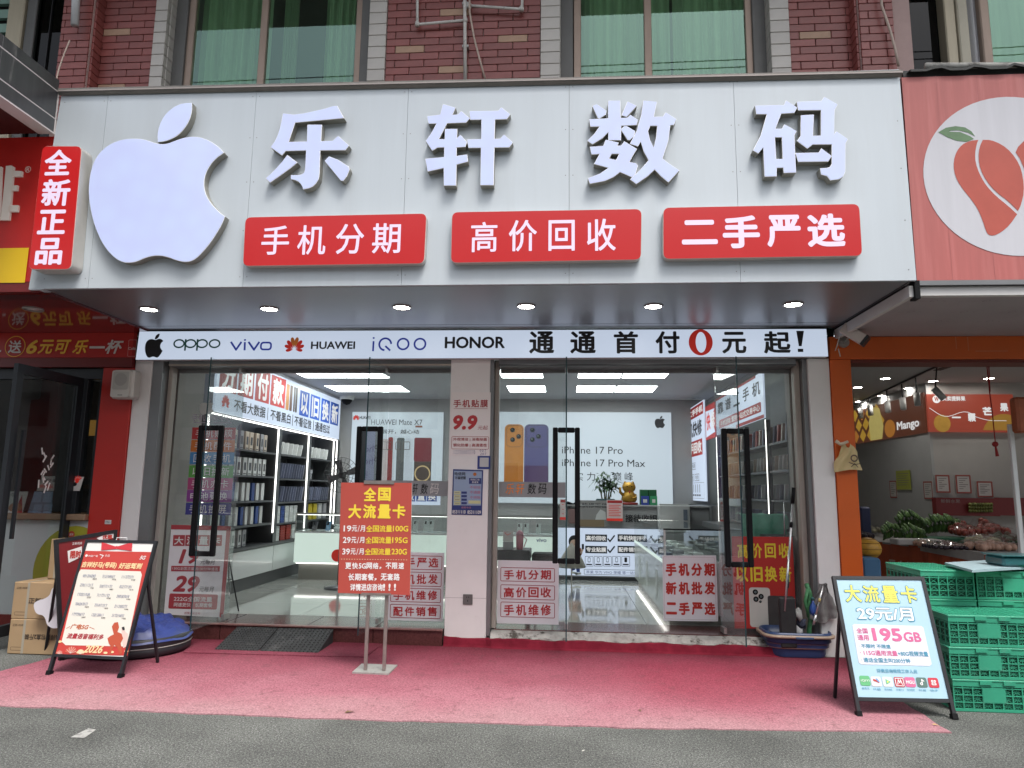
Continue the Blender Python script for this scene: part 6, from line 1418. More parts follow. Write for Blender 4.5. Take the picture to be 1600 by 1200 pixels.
q = [(1143, 838), (1238, 839), (1245, 982), (1148, 982)]; B.prism([[B.loc(*a) for a in q][::-1]], -.001, 0, redp, 'sheet')
yel_p = mat('poster_yellow', (.68, .52, .03), .5)
for i, ch in enumerate('高价回收'): B.textp(ch, 1152 + i * 21.5, 849, 1169 + i * 21.5, 872, yel_p, t=.002, bold=.03)
for i, ch in enumerate('以旧换新'): B.textp(ch, 1150 + i * 22.5, 885, 1169 + i * 22.5, 909, yel_p, t=.002, bold=.03)
tw = mat('titan_white', (.52, .51, .47), .4); u0, v0, u1, v1 = B.uvbox(1171, 918, 1204, 980); B.rect(u0, v0, u1, v1, tw, t=.002, r=.03)
B.rectp(1200, 931, 1241, 979, mat('titan_dark', (.06, .055, .055), .35, var=.3), t=.004, r=.02)
for a, b_, rd_ in ((1180, 925, .026), (1189, 932, .026), (1181, 936, .026), (1188, 940, .012)): u, v = B.loc(a, b_); B.shape([circ(u, v, rd_, 18)], black, .005); B.shape([circ(u, v, rd_ * .5, 14)], MATS['lens_in'], .006)
# paper poster leaning at the left pane: 19 / 29 yuan
lp_ = root('poster', tuple(PY(260, 965, 7.2)), 'white and red poster with big slanted prices 19 and 29 behind the left door', 'poster')
pl = PY(257, 965, 7.2); B = Board(lp_, (0, 7.2, 0), (1, 0, 0), (0, .03, 1)); q = [(268, 820), (361, 822), (349, 965), (256, 960)]
B.prism([[B.loc(*a) for a in q][::-1]], -.005, 0, mat('poster_paper', (.74, .72, .72), .5), 'sheet'); wine = mat('wine_print', (.38, .045, .055), .5)
def quadp(L, m, t=.003): B.shape([[B.loc(*a) for a in L][::-1]], m, t)
quadp([(268, 820), (361, 822), (360.5, 829), (267.4, 827)], wine); quadp([(354.5, 822), (361, 822), (349, 965), (343, 964.5)], wine)
for i, ch in enumerate('大流量卡'): x = 271 + i * 19.3; quadp([(x, 836), (x + 18.4, 836), (x + 17.6, 853), (x - .8, 853)], wine); B.textp(ch, x + 2, 838.5, x + 16, 851, wpr, t=.006, bold=.02)
B.textp('19', 280, 858, 312, 881, wine, t=.004, bold=.035, shear=.2); B.textp('元每月', 313, 874, 336, 882, ink, t=.004, shear=.15); quadp([(268, 884), (344, 884.5), (343.3, 893), (267.4, 892.5)], wine); B.textp('130G全国流量加130分钟通话', 270, 886, 341, 891, wpr, t=.006)
B.textp('29', 271, 899.5, 312, 925, wine, t=.004, bold=.035, shear=.2); B.textp('元每月', 311, 916, 334, 925, ink, t=.004, shear=.15)
u0, v0, u1, v1 = B.uvbox(264, 928, 340, 951.5); B.rect(u0, v0, u1, v1, wine, t=.003, r=.015); B.textp('222G全国流量', 272, 932, 332, 940, wpr, t=.006, bold=.015); B.textp('网速更快，长期套餐', 272, 942, 332, 948.5, wpr, t=.006, bold=.01); B.textp('详情进店咨询', 288, 956, 313, 960, wine, t=.004)
# easel leg near the left pane
es = root('easel', (PZ(352, 950, FLOOR).x, 8.0, FLOOR), 'thin black folding easel behind the left glass door', 'easel')
ep = lambda px, py, Y: PY(px, py, Y)
tube('leg', [ep(357, 870, 7.75), ep(374, 961, 7.75)], .008, blackm, es, n=6); tube('leg', [ep(352, 880, 7.8), ep(340, 955, 7.8)], .008, blackm, es, n=6); tube('leg', [ep(357, 870, 7.76), ep(358, 935, 8.1)], .008, blackm, es, n=6); tube('brace', [ep(364, 905, 7.74), ep(346, 905, 7.79)], .005, blackm, es, n=6)
# column stickers
ps = root('price_sticker', tuple(PY(705, 710, G_D)), 'white sheet on the middle column advertising screen film from 9.9', 'sticker')
B = front(ps, G_D - .003); B.slab(*B.uvbox(704, 613, 766, 712), -.001, 0, mat('sheet_white', (.80, .75, .73), .5), 'sheet')
for i, ch in enumerate('手机贴膜'): B.textp(ch, 708.5 + i * 14, 624.5, 720.5 + i * 14, 636.5, wine, t=.002, bold=.022)
B.rectp(709, 638.3, 762, 638.8, wine); B.textp('9.9', 708, 648.5, 746, 671.5, stick_r, t=.002, bold=.045, shear=.15); B.textp('元起', 746.5, 665, 762, 671.5, wine, t=.002, shear=.1)
B.ringp(705.5, 682, 764, 702, wine, .004, t=.002, r=.015); B.textp('外观清洁 | 消毒除菌', 708, 684, 761, 689.5, wine, t=.003, bold=.012); B.textp('钢化防爆 | 高清柔性', 708, 693, 761, 699, wine, t=.003, bold=.012)
for a in ((708, 703.5, 743, 709.5, 11), (749, 702.5, 760, 706, 3), (750, 707.5, 760, 711, 3)): scribble(B, *B.uvbox(*a[:4]), ink_n, a[4], .0022, seed=int(a[0]))
bs_ = root('code_sticker', tuple(PY(747, 733, G_D)), 'small dark blue sticker with a blank white square on the middle column', 'sticker')
B = front(bs_, G_D - .004); B.slab(*B.uvbox(746, 712.5, 766, 733), -.001, 0, mat('navy_sticker', (.03, .05, .22), .5), 'sheet'); B.rectp(749.5, 715, 763.5, 729.5, mat('blank_white', (.5, .5, .5), .5))
pn = root('notice_board', tuple(PY(706, 805, G_D)), 'blue bordered police notice with two phone numbers on the middle column', 'notice')
B = front(pn, G_D - .005); q = [(708, 733), (755, 734.5), (753, 805), (705.5, 804)]; navy = mat('police_navy', (.025, .04, .17), .5)
B.prism([[B.loc(*a) for a in q][::-1]], -.002, 0, navy, 'sheet'); lb_ = mat('police_light', (.28, .36, .50), .5)
B.shape([[B.loc(*a) for a in ((709.5, 735.5), (753, 736.5), (751.5, 790), (708, 789.5))][::-1]], lb_, .002)
B.textp('电信网', 710.5, 737.5, 727, 743, ink, t=.004, bold=.01); B.textp('诈骗提醒', 711, 744, 728, 749, ink, t=.004, bold=.01)
u, v = B.loc(742, 741); B.shape([circ(u, v, .017, 16)], mat('badge', (.45, .14, .03), .5), .004)
B.rectp(733, 747, 752, 756, navy, t=.004); B.textp('转账汇款', 735.5, 748, 749.5, 751, wpr, t=.006); B.textp('需谨慎', 737.5, 752, 747.5, 755, wpr, t=.006)
for y, s_ in ((759, '不轻信'), (767, '不透露'), (775, '不转账')): B.textp(s_, 734, y, 751, y + 4.5, mat('pinkish', (.45, .12, .2), .5), t=.004)
pyel = mat('police_yellow', (.55, .55, .3), .5)
for y in (767.5, 773, 778.5, 784): B.rectp(709.5, y, 719.5, y + 4.6, pyel, t=.004); B.rectp(721, y + .5, 729.5, y + 4, navy, t=.004); B.rectp(711, y + 2, 718, y + 2.6, ink_n, t=.006)
B.rectp(732, 782, 751, 787, pyel, t=.004); B.textp('报警电话', 721, 791.5, 736, 794.5, mat('pinkish2', (.5, .2, .25), .5), t=.004); B.textp('85311110', 707, 797, 727.5, 802.5, wpr, t=.004, bold=.02); B.textp('85311109', 730.5, 797.5, 751.5, 803, wpr, t=.004, bold=.02)
sk = root('wall_socket', tuple(PY(731, 937, G_D)), 'grey metal socket plate low on the middle column', 'socket')
B = front(sk, G_D); B.slab(*B.uvbox(723.5, 928.5, 738.5, 944.5), -.0, .008, mat('socket_grey', (.16, .16, .155), .45, .4), 'plate', r=.005); B.rectp(729, 932, 730, 934, ink, t=.009); B.rectp(732, 932, 733, 934, ink, t=.009); B.rectp(730.3, 937, 731.5, 940, ink, t=.009)

# ================================================================ IN FRONT OF THE SHOPS
# ---- rubber ramp mats
rub = mat('black_rubber', (.022, .023, .024), .7, var=.3, vs_=9, stain=(.10, .10, .095), stain_s=6, stain_lo=.55, stain_hi=.75)
def ramp(fl, fr_, bl_, br_, lbl, grp):
    r = root('door_mat', tuple((fl + br_) / 2), lbl, 'door mat', grp)
    P = [fl, fr_, br_, bl_]; vs_ = [Vector((p.x, p.y, .001)) for p in P] + [Vector(p) for p in P]
    mesh('ramp', vs_, BF, rub, r)
    ex, ey = (fr_ - fl), (bl_ - fl); vs_, fs = [], []
    nu, nv = 14, 11; nn = ex.cross(ey).normalized()
    for i in range(nu):
        for j in range(nv):
            u, v = (i + .5) / nu, (j + .5) / nv; c = fl + (fr_ - fl) * u * (1 - v) + (br_ - bl_) * u * v + ey * v
            s_ = 1 if (i + j) % 2 else -1; d = (ex.normalized() * .8 + ey.normalized() * .6 * s_).normalized() * .017; e_ = d.cross(nn).normalized() * .0045; o = len(vs_)
            vs_ += [c - d + nn * .0005, c - e_ + nn * .0005, c + d + nn * .0005, c + e_ + nn * .0005, c + nn * .011]; fs += [(o, o + 1, o + 4), (o + 1, o + 2, o + 4), (o + 2, o + 3, o + 4), (o + 3, o, o + 4)]
    t = mesh('tread', vs_, fs, rub, r); t['kind'] = 'stuff'; return r
def gz(px, py, z, Y=None):
    p = PZ(px, py, z) if Y is None else PY(px, py, Y); return Vector((p.x, p.y, z))
yb_ = 6.955; bz = .095
A, Bm, Cm = gz(327, 1019, .014), gz(398, 1021.5, .014), gz(493, 1023, .014)
A2, B2_, C2 = [Vector((PY(px, 981, yb_).x, yb_, PY(px, py, yb_).z)) for px, py in ((371, 979), (436, 981), (521, 983))]
for v in (A, Bm, Cm): v.y = 6.52
ramp(A, Bm + Vector((-.014, 0, 0)), A2, B2_ + Vector((-.014, 0, 0)), 'black ribbed rubber ramp mat, the left one of two before the doorstep', 'rubber mats')
ramp(Bm, Cm, B2_, C2, 'black ribbed rubber ramp mat, the one nearer the red card stand', 'rubber mats')

# ---- red card stand on two poles
stn = root('sign_stand', tuple(PZ(585, 1048)), 'red data card board on a steel stand with two poles, before the doorstep', 'sign')
steel_w = mat('stand_steel', (.30, .27, .25), .35, .6, var=.15, vs_=20); base_m = mat('stand_base', (.34, .33, .31), .5, .3, var=.15, vs_=12, stain=(.2, .18, .17), stain_s=10)
bp4 = [PZ(550, 1054), PZ(607, 1056.5), PZ(621, 1042.5), PZ(565, 1040.5)]
mesh('base', [(p.x, p.y, .008) for p in bp4] + [(p.x, p.y, .02) for p in bp4], BF, base_m, stn)
pa, pb_ = PZ(571, 1047, .02), PZ(600, 1048, .02)
ypo = (pa.y + pb_.y) / 2
for p in (pa, pb_): box('pole', p.x - .014, p.x + .014, ypo - .012, ypo + .012, .021, 1.53, steel_w, stn, b=.003)
ybd = ypo - .03; Bd = front(stn, ybd)
q = [(533, 754), (643.5, 754.5), (640.5, 930), (528, 926.5)]; board_r = mat('coral_board', (.40, .068, .05), .45, var=.02)
Bd.prism([[Bd.loc(*a) for a in q][::-1]], -.012, 0, board_r, 'board', side=mat('board_edge', (.6, .55, .5), .5))
Bd.slab(*Bd.uvbox(569, 751, 616, 756.5), -.02, .008, steel_w, 'clip'); Bd.slab(*Bd.uvbox(565, 926.5, 611, 930), -.02, .008, steel_w, 'clip')
yw = mat('warm_yellow', (.78, .60, .05), .5); pw = mat('pure_white', (.75, .74, .73), .5)
def chars(B, s_, x0, x1, y0, y1, m, bold=.02, t=.002, gap=.06, shear=0):
    """characters set one by one in a pixel span"""
    n = len(s_); w_ = (x1 - x0) / n
    for i, ch in enumerate(s_):
        if ch == ' ': continue
        narrow = ch in '，。!,.'
        B.textp(ch, x0 + w_ * (i + gap), y0 + ((y1 - y0) * (.65 if ch in '，,.' else 0)), x0 + w_ * (i + (1 - gap if not narrow else .4)), y1, m, bold=bold, t=t, shear=shear)
chars(Bd, '全国', 567, 612, 762, 783, yw, .035); chars(Bd, '大流量卡', 543, 635, 788, 810, yw, .035)
for (a, c, y) in (('19', '100G', 821), ('29', '195G', 839), ('39', '230G', 857)):
    dx_ = (821 - y) * .06
    Bd.textp(a, 537 + dx_, y, 549 + dx_, y + 9.5, pw, bold=.02, t=.002); chars(Bd, '元', 549.5 + dx_, 558.5 + dx_, y, y + 9.5, pw, .02); Bd.textp('/', 559 + dx_, y, 562 + dx_, y + 10, pw, t=.002); chars(Bd, '月', 562.5 + dx_, 571 + dx_, y, y + 9.5, pw, .02)
    chars(Bd, '全国流量', 572 + dx_, 613 + dx_, y, y + 10, yw, .018, gap=.03); Bd.textp(c, 614 + dx_, y + .5, 638 + dx_, y + 9.5, yw, bold=.02, t=.002)
for i in range(26): Bd.rectp(533 + i * 4.05, 873 + i * .05, 535 + i * 4.05, 874 + i * .05, mat('dot_yellow', (.7, .5, .3), .5), t=.002)
chars(Bd, '更快', 539, 560, 879, 889, pw, .03); Bd.textp('5G', 560.5, 880, 572, 888.5, pw, bold=.03, t=.002); chars(Bd, '网络，不限速', 572, 632, 879, 889, pw, .03); chars(Bd, '长期套餐，无套路', 544, 625, 896, 907, pw, .03, gap=.03)
chars(Bd, '详情进店咨询!!!', 547, 624, 912, 923, pw, .03, gap=.02)

# ---- A-frame boards
frm = mat('aframe_black', (.018, .019, .022), .42, .3, var=.2, vs_=9)
def aframe(FL, FR, TL, quad, lbl, rear, face_m, fw=.022, cat='sign'):
    r = root('folding_board', tuple(FL), lbl, cat)
    ex = (FR - FL).normalized(); ey = TL - FL; B = Board(r, FL, ex, ey); B.rear = rear
    P = [B.loc(*a) for a in quad]                        # tl tr br bl of the frame's outside
    tl, tr, br, bl = [Vector(p) for p in P]
    def rail(a, c, w0=fw):
        a, c = Vector(a), Vector(c); d = (c - a).normalized(); nn = Vector((-d.y, d.x)) * w0 / 2
        B.prism([[tuple(a - nn), tuple(c - nn), tuple(c + nn), tuple(a + nn)]], -.028, .004, frm, 'frame_rail', r)
    fl = Vector((B.loc(*B_feet(quad, FL, FR, B)[0]))) if False else None
    dl = (bl - tl).normalized(); dr = (br - tr).normalized()
    kl = -tl.y / dl.y; kr = -tr.y / dr.y
    rail(tl + dl * 0, tl + dl * (kl - .004)); rail(tr, tr + dr * (kr - .004)); rail(tl + Vector((fw / 2 + .001, -fw / 2)), tr + Vector((-fw / 2 - .001, -fw / 2))); rail(bl + Vector((fw / 2 + .001, fw / 2)), br + Vector((-fw / 2 - .001, fw / 2)))
    for s_, (a, dd, k) in (('l', (tl, dl, kl)), ('r', (tr, dr, kr))):
        e_ = a + dd * (k - .03); B.slab(e_.x - .018, .002, e_.x + .018, .04, -.034, .008, black, 'rubber_foot', r)
    fq = [tl + Vector((fw * .5, -fw * .5)), tr + Vector((-fw * .5, -fw * .5)), br + Vector((-fw * .5, fw * .5)), bl + Vector((fw * .5, fw * .5))]
    B.prism([[tuple(p) for p in fq][::-1]], -.02, -.004, face_m, 'face', r)
    # rear legs, spread backwards
    hg = .72
    for (a, dd, k) in ((tl, dl, kl), (tr, dr, kr)):
        p2 = a + dd * (k * (1 - hg)); top = B.W(p2.x, p2.y, -.02); foot = B.W((a + dd * k).x, 0, 0); foot = Vector((foot.x, foot.y, 0)) + Vector((ex.y * -1, ex.x, 0)).normalized() * rear; foot.z = .01
        bars3(r, top, foot, frm)
    a1 = tl + dl * (kl * .86); a2 = tr + dr * (kr * .86)
    return r, B
def bars3(r, a, b, m, hw=.012, name='rear_leg'):
    d = (b - a).normalized(); s_ = d.cross(Vector((0, 0, 1))).normalized(); u = s_.cross(d); obox(name, (a + b) / 2, d, s_, u, (b - a).length / 2, hw, hw, m, r)
def B_feet(*a): return [(0, 0)]
pink_red = mat('leaflet_red', (.45, .04, .03), .45, var=.03)
FL, FR = PZ(75, 1056), PZ(187, 1061); TL = PY(136, 843, 5.87)
lr, LB = aframe(FL, FR, TL, [(136, 843), (243, 845), (194, 1031), (83, 1026)], 'tilted black folding board with a handwritten list of phone numbers and a prancing horse', .50, mat('leaflet_white', (.66, .65, .62), .45))
tt = .0
def L4(L, m, t=-.002, B=None): (B or LB).shape([[(B or LB).loc(*a) for a in L][::-1]], m, t)
c5 = lambda x, y: (x / 5, 740 + y / 5)
c4 = lambda x, y: (x / 4, 880 + y / 4)
L4([c5(645, 602), c5(1180, 612), c4(795, 578), c4(345, 568)], pink_red)
cream = mat('cream_field', (.62, .60, .53), .5)
q = [c5(620, 745), c5(1108, 765), c4(790, 470), c4(780, 520), c4(392, 490), c4(385, 470)]; q = [c5(632, 748), c5(1098, 764), c5(1108, 790), c4(800, 480), c4(770, 520), c4(410, 512), c4(385, 490), c5(612, 775)]; L4(q, cream, -.0005)
for a in ((c5(795, 535), c5(905, 570), c5(905, 590), c5(790, 600)), (c5(1035, 535), c5(915, 570), c5(915, 590), c5(1030, 605))): L4(list(a), mat('bow_red', (.5, .03, .04), .4), .001)
u, v = LB.loc(*c5(910, 578)); LB.shape([circ(u, v, .014, 12)], MATS['bow_red'], .003)
gldm = mat('pale_gold', (.75, .55, .30), .5)
LB.textp('中国广电', *c5(690, 636), *c5(765, 652), wpr, t=.001); LB.textp('丰田', *c5(820, 632), *c5(858, 650), wpr, t=.001); u, v = LB.loc(*c5(676, 641)); LB.shape([circ(u, v, .011, 14)], wpr, .001); strokes(LB, [[LB.loc(*c5(782, 632)), LB.loc(*c5(808, 640)), LB.loc(*c5(790, 662))]], .006, wpr, t=.001)
LB.textp('5G', *c5(1092, 642), *c5(1140, 672), wpr, t=.001, shear=.3, bold=.02)
LB.textp('吉祥好马(号码)', *c5(640, 690), *c5(912, 742), gldm, t=.001, bold=.035, shear=.15); LB.textp('好运驾到', *c5(928, 698), *c5(1112, 745), gldm, t=.001, bold=.035, shear=.15)
hand = mat('pen_blue', (.10, .13, .25), .5)
rows = [((650, 800), (800, 805), (950, 808)), ((628, 872), (778, 882), (935, 885)), ((605, 945), (758, 952), (912, 960)), ((588, 1020), (738, 1030), (895, 1038)), ((562, 1100), (715, 1105), (875, 1110))]
for i, rw in enumerate(rows):
    for j, (x, y) in enumerate(rw):
        b_ = LB.uvbox(*c5(x, y - 12), *c5(x + 100, y + 10)); scribble(LB, *b_, hand, 9, .0022, seed=i * 7 + j)
        b_ = LB.uvbox(*c5(x + 76, y + 18), *c5(x + 108, y + 27)); scribble(LB, *b_, ink, 5, .0018, seed=i * 5 + j + 50)
dk_or = mat('rust_print', (.42, .09, .02), .5)
LB.textp('广电5G', *c4(440, 380), *c4(555, 415), dk_or, t=.001, bold=.03, shear=.2); LB.textp('流量语音福利多', *c4(418, 440), *c4(650, 475), mat('wine2', (.32, .02, .03), .5), t=.001, bold=.03, shear=.15)
for a, b_ in (((415, 408), (438, 395)), ((560, 400), (590, 412))): strokes(LB, [[LB.loc(*c4(*a)), LB.loc(*c4(*b_))]], .004, dk_or, t=.001)
# prancing horse print with riders, fans and year
horse = mat('horse_rust', (.40, .07, .03), .5); hr = [(700, 395), (715, 372), (738, 368), (745, 400), (735, 430), (760, 440), (770, 470), (755, 500), (765, 560), (750, 575), (735, 530), (715, 510), (700, 545), (690, 575), (682, 570), (692, 520), (680, 500), (672, 470), (690, 455), (712, 445)]
L4([c4(*a) for a in hr], horse, .0015); L4([c4(*a) for a in ((760, 405), (775, 402), (785, 430), (800, 440), (795, 520), (770, 530), (762, 470))], mat('rider_white', (.6, .45, .4), .5), .001); L4([c4(*a) for a in ((762, 400), (778, 396), (782, 415), (768, 420))], ink, .003)
for (x, y, rd_, m) in ((440, 555, .050, mat('fan_red', (.5, .1, .06), .5)), (500, 560, .035, gldm), (368, 562, .03, MATS['fan_red'])):
    u, v = LB.loc(*c4(x, y + 8)); LB.shape([[(u, v)] + circ(u, v, rd_, 12, a0=10, a1=170)], m, .001); strokes(LB, [[(u, v), (u + rd_ * math.cos(D2R(t)), v + rd_ * math.sin(D2R(t)))] for t in range(20, 170, 25)], .0022, cream, t=.002)
LB.textp('2026', *c4(525, 512), *c4(645, 562), gldm, t=.002, bold=.03, shear=.3)
for (x, y) in ((660, 560), (790, 550), (375, 490), (700, 555)): u, v = LB.loc(*c4(x, y)); LB.shape([circ(u, v, .018, 12, .009)], gldm, .0012)
hq = LB.uvbox(*c5(905, 500), *c5(985, 518)); tube('carry_handle', [LB.W(hq[0], hq[1] - .01, -.01), LB.W(hq[0], hq[3], -.01), LB.W(hq[2], hq[3], -.01), LB.W(hq[2], hq[1] - .01, -.01)], .004, pw, lr, n=6)
# second board behind it
FL2, FR2 = PZ(93, 1034), Vector((PY(172, 980, 6.32).x, 6.32, 0)); TL2 = Vector((FL2.x + .06, FL2.y + .12, 1.07))
lr2, L2 = aframe(FL2, FR2, TL2, [tuple(c5(442, 515)), tuple(c5(905, 440)), (165, 1010), (97, 1031)], 'black folding board with a dark red poster, half hidden behind the tilted one', .38, mat('deep_red_poster', (.17, .012, .015), .45), fw=.03)
L2.shape([[L2.loc(*c5(*a)) for a in ((528, 605), (640, 568), (640, 650), (536, 698))][::-1]], wpr, -.001); L2.textp('限时', *c5(548, 600), *c5(632, 662), MATS['leaflet_red'], t=.002, bold=.04)
L2.shape([[L2.loc(*c5(*a)) for a in ((755, 505), (888, 448), (888, 500), (800, 530))][::-1]], wpr, -.001); L2.textp('优惠', *c5(800, 478), *c5(876, 512), MATS['leaflet_red'], t=.002, bold=.04)
L2.textp('正新鸡排', *c5(565, 535), *c5(640, 556), wpr, t=.001)
# right board
FL, FR = PZ(1345, 1121), PZ(1492, 1125); TL = PY(1303, 900, FL.y + .33)
rr_, RB = aframe(FL, FR, TL, [(1303, 900), (1441, 901), (1487, 1098), (1339, 1095)], 'black folding board with a pale blue data card poster, standing beside the green crates', .42, mat('poster_paleblue', (.34, .51, .60), .4, var=.03, vs_=3), fw=.024)
d4 = lambda x, y: (1200 + x / 4, 880 + y / 4)
teal = mat('teal_outline', (.05, .24, .36), .5); yl2 = mat('print_yellow', (.70, .62, .10), .5); magn = mat('print_pink', (.52, .10, .24), .5)
for i, ch in enumerate('大流量卡'):
    x = 478 + i * 117; y0, y1 = 137 + i * 2, 242 + i * 2; dx_ = 0
    RB.textp(ch, *d4(x - 2, y0 - 4), *d4(x + 106, y1 + 4), teal, t=-.002, bold=.055); RB.textp(ch, *d4(x + 2, y0), *d4(x + 100, y1), yl2, t=.0, bold=.02)
RB.textp('29元/月', *d4(552, 270), *d4(912, 365), teal, t=-.002, bold=.05); RB.textp('29元/月', *d4(558, 276), *d4(905, 358), pw, t=.0, bold=.022)
pan_w = mat('pale_panel', (.60, .60, .66), .45); u0, v0, u1, v1 = RB.uvbox(*d4(548, 382), *d4(1000, 642)); sh = -.0
P = [RB.loc(*d4(*a)) for a in ((528, 388), (540, 380), (958, 392), (972, 402), (1024, 630), (1012, 642), (585, 632), (568, 620))][::-1]; RB.shape([P], pan_w, -.0018)
RB.textp('全国', *d4(553, 405), *d4(622, 438), magn, t=.0, bold=.02); RB.textp('通用', *d4(560, 448), *d4(630, 482), magn, t=.0, bold=.02); RB.textp('195', *d4(652, 405), *d4(835, 488), magn, t=.0, bold=.035); RB.textp('GB', *d4(848, 430), *d4(956, 492), magn, t=.0, bold=.03)
RB.textp('· 不限时 不限速', *d4(568, 506), *d4(765, 532), teal, t=.0, bold=.02); RB.textp('· 115G通用流量', *d4(575, 544), *d4(808, 578), magn, t=.0, bold=.02); RB.textp('+80G视频流量', *d4(812, 550), *d4(1000, 582), teal, t=.0, bold=.02); RB.textp('· 通话全国主叫200分钟', *d4(582, 592), *d4(888, 622), teal, t=.0, bold=.02)
RB.textp('详情咨询现场工作人员', *d4(680, 662), *d4(932, 686), teal, t=.0, bold=.012)
icons = [((.10, .38, .16), (575, 703)), ((.6, .6, .62), (645, 708)), ((.58, .62, .6), (717, 710)), ((.42, .03, .05), (790, 712)), ((.55, .12, .25), (857, 712)), ((.08, .15, .13), (930, 714)), ((.48, .03, .05), (1003, 716))]
for i, (c, (x, y)) in enumerate(icons):
    u0, v0, u1, v1 = RB.uvbox(*d4(x, y), *d4(x + 64, y + 62)); RB.rect(u0, v0, u1, v1, mat('icon_%d' % i, c, .45), t=-.001, r=.012); uc, vc = (u0 + u1) / 2, (v0 + v1) / 2; g_ = .016
    if i == 0: RB.text('iQIYI', u0 + .006, vc - .008, u1 - .006, vc + .008, pw, t=.001)
    if i == 1: strokes(RB, [[(uc - g_, vc + g_ * .6), (uc + g_, vc - g_ * .2)]], .012, MATS['leaflet_red'], t=.001); strokes(RB, [[(uc + g_ * .2, vc + g_), (uc + g_, vc)]], .010, mat('icon_blue', (.1, .3, .6), .5), t=.002)
    if i == 2: RB.shape([[(uc - g_ * .8, vc + g_ * 1.1), (uc - g_ * .8, vc - g_ * 1.1), (uc + g_ * 1.2, vc)]], mat('icon_grn', (.1, .45, .25), .5), .001); RB.shape([[(uc - g_ * .4, vc + g_ * .5), (uc - g_ * .4, vc - g_ * .5), (uc + g_ * .5, vc)]], yl2, .0022)
    if i == 3: RB.ring(u0 + .006, v0 + .006, u1 - .006, v1 - .006, pw, .004, t=.001, r=.008); strokes(RB, [[(uc - g_, vc - g_), (uc - g_ * .4, vc + g_), (uc, vc - g_ * .4), (uc + g_ * .5, vc + g_), (uc + g_, vc - g_)]], .005, pw, t=.002)
    if i == 4: RB.text('MGU', u0 + .007, vc - .012, u1 - .007, vc + .01, pw, t=.001, bold=.03)
    if i == 5: strokes(RB, [[(uc + g_ * .1, vc + g_ * 1.2), (uc + g_ * .1, vc - g_ * .7)], [(uc + g_ * .1, vc + g_ * 1.2), (uc + g_ * .9, vc + g_ * .5)]], .006, pw, t=.001); RB.shape([circ(uc - g_ * .35, vc - g_ * .6, g_ * .6, 14), circ(uc - g_ * .35, vc - g_ * .6, g_ * .25, 14)], pw, .002)
    if i == 6:
        RB.shape([circ(uc - g_ * .5, vc + g_ * .6, g_ * .5, 12), circ(uc - g_ * .5, vc + g_ * .6, g_ * .2, 12)], pw, .001); RB.shape([circ(uc + g_ * .6, vc + g_ * .6, g_ * .5, 12), circ(uc + g_ * .6, vc + g_ * .6, g_ * .2, 12)], pw, .001); RB.ring(uc - g_, vc - g_, uc + g_, vc, pw, .005, t=.001, r=.005)
    RB.textp(('爱奇艺', '优酷', '腾讯视频', '芒果TV', '咪咕视频', '抖音', '快手')[i], *d4(x + 12, y + 72), *d4(x + 60, y + 86), teal, t=.0)

# ---- cardboard boxes
cb = mat('cardboard', (.36, .245, .135), .75, var=.06, vs_=4); tape = mat('parcel_tape', (.40, .30, .17), .35, coat=.3); strap = mat('strap_grey', (.33, .30, .24), .5)
def carton(x0, x1, y0, y1, z0, z1, lbl, txt=None, flip=False, strap_u=.22):
    r = root('cardboard_box', ((x0 + x1) / 2, (y0 + y1) / 2, z0), lbl, 'box', 'cardboard boxes by the white counter')
    box('carton', x0, x1, y0, y1, z0, z1, cb, r, b=.006)
    w_ = .022; xs_ = x0 + (x1 - x0) * strap_u; box('strap', xs_, xs_ + w_, y0 - .002, y0 - .0005, z0 + .004, z1 - .004, strap, r); box('strap', xs_, xs_ + w_, y0 + .003, y1 - .003, z1 + .0005, z1 + .002, strap, r); box('flap_seam', x0 + .004, x1 - .004, (y0 + y1) / 2 - .002, (y0 + y1) / 2 + .002, z1 + .0003, z1 + .001, mat('seam_dark', (.12, .08, .05), .8), r)
    if txt:
        B = front(r, y0); o = B.text(txt, *((x1 - .02, z0 + (z1 - z0) * .58, x0 + (x1 - x0) * .26, z0 + (z1 - z0) * .42) if flip else (x0 + (x1 - x0) * .26, z0 + (z1 - z0) * .42, x1 - .02, z0 + (z1 - z0) * .58)), mat('carton_ink', (.05, .035, .025), .7), t=.003, bold=.02)
        B.text('正新 鸡排', x0 + .03, z1 - .06, x0 + .13, z1 - .04, MATS['carton_ink'], t=.003); B.ring(x0 + .03, z0 + .03, x0 + .15, z0 + .06, MATS['carton_ink'], .003, t=.001)
    return r
ca, cb_ = PZ(10, 1022), PY(93, 1020, PZ(10, 1022).y)
yc_ = ca.y; z1_ = PY(10, 966, yc_).z; z2_ = PY(10, 909, yc_).z
carton(ca.x, cb_.x + .1, yc_, yc_ + .42, .004, z1_ - .004, 'cardboard box at the bottom of the stack, its print upside down', '正新鸡排打包盒2斤装', True)
carton(ca.x - .005, cb_.x + .1, yc_ + .005, yc_ + .43, z1_ - .002, z2_, 'strapped cardboard box on top of the other one, beside the white cut-out', '正新鸡排打包盒')
y3 = yc_ + .22; carton(PY(76, 880, y3).x, PY(76, 880, y3).x + .26, y3, y3 + .17, z2_ + .004, PY(80, 842, y3).z, 'narrow upright cardboard box standing on the stack behind the folding boards')
wc = root('foam_cutout', tuple(PY(80, 985, 6.05)), 'white lobed foam cut-out leaning against the cardboard boxes', 'cut-out')
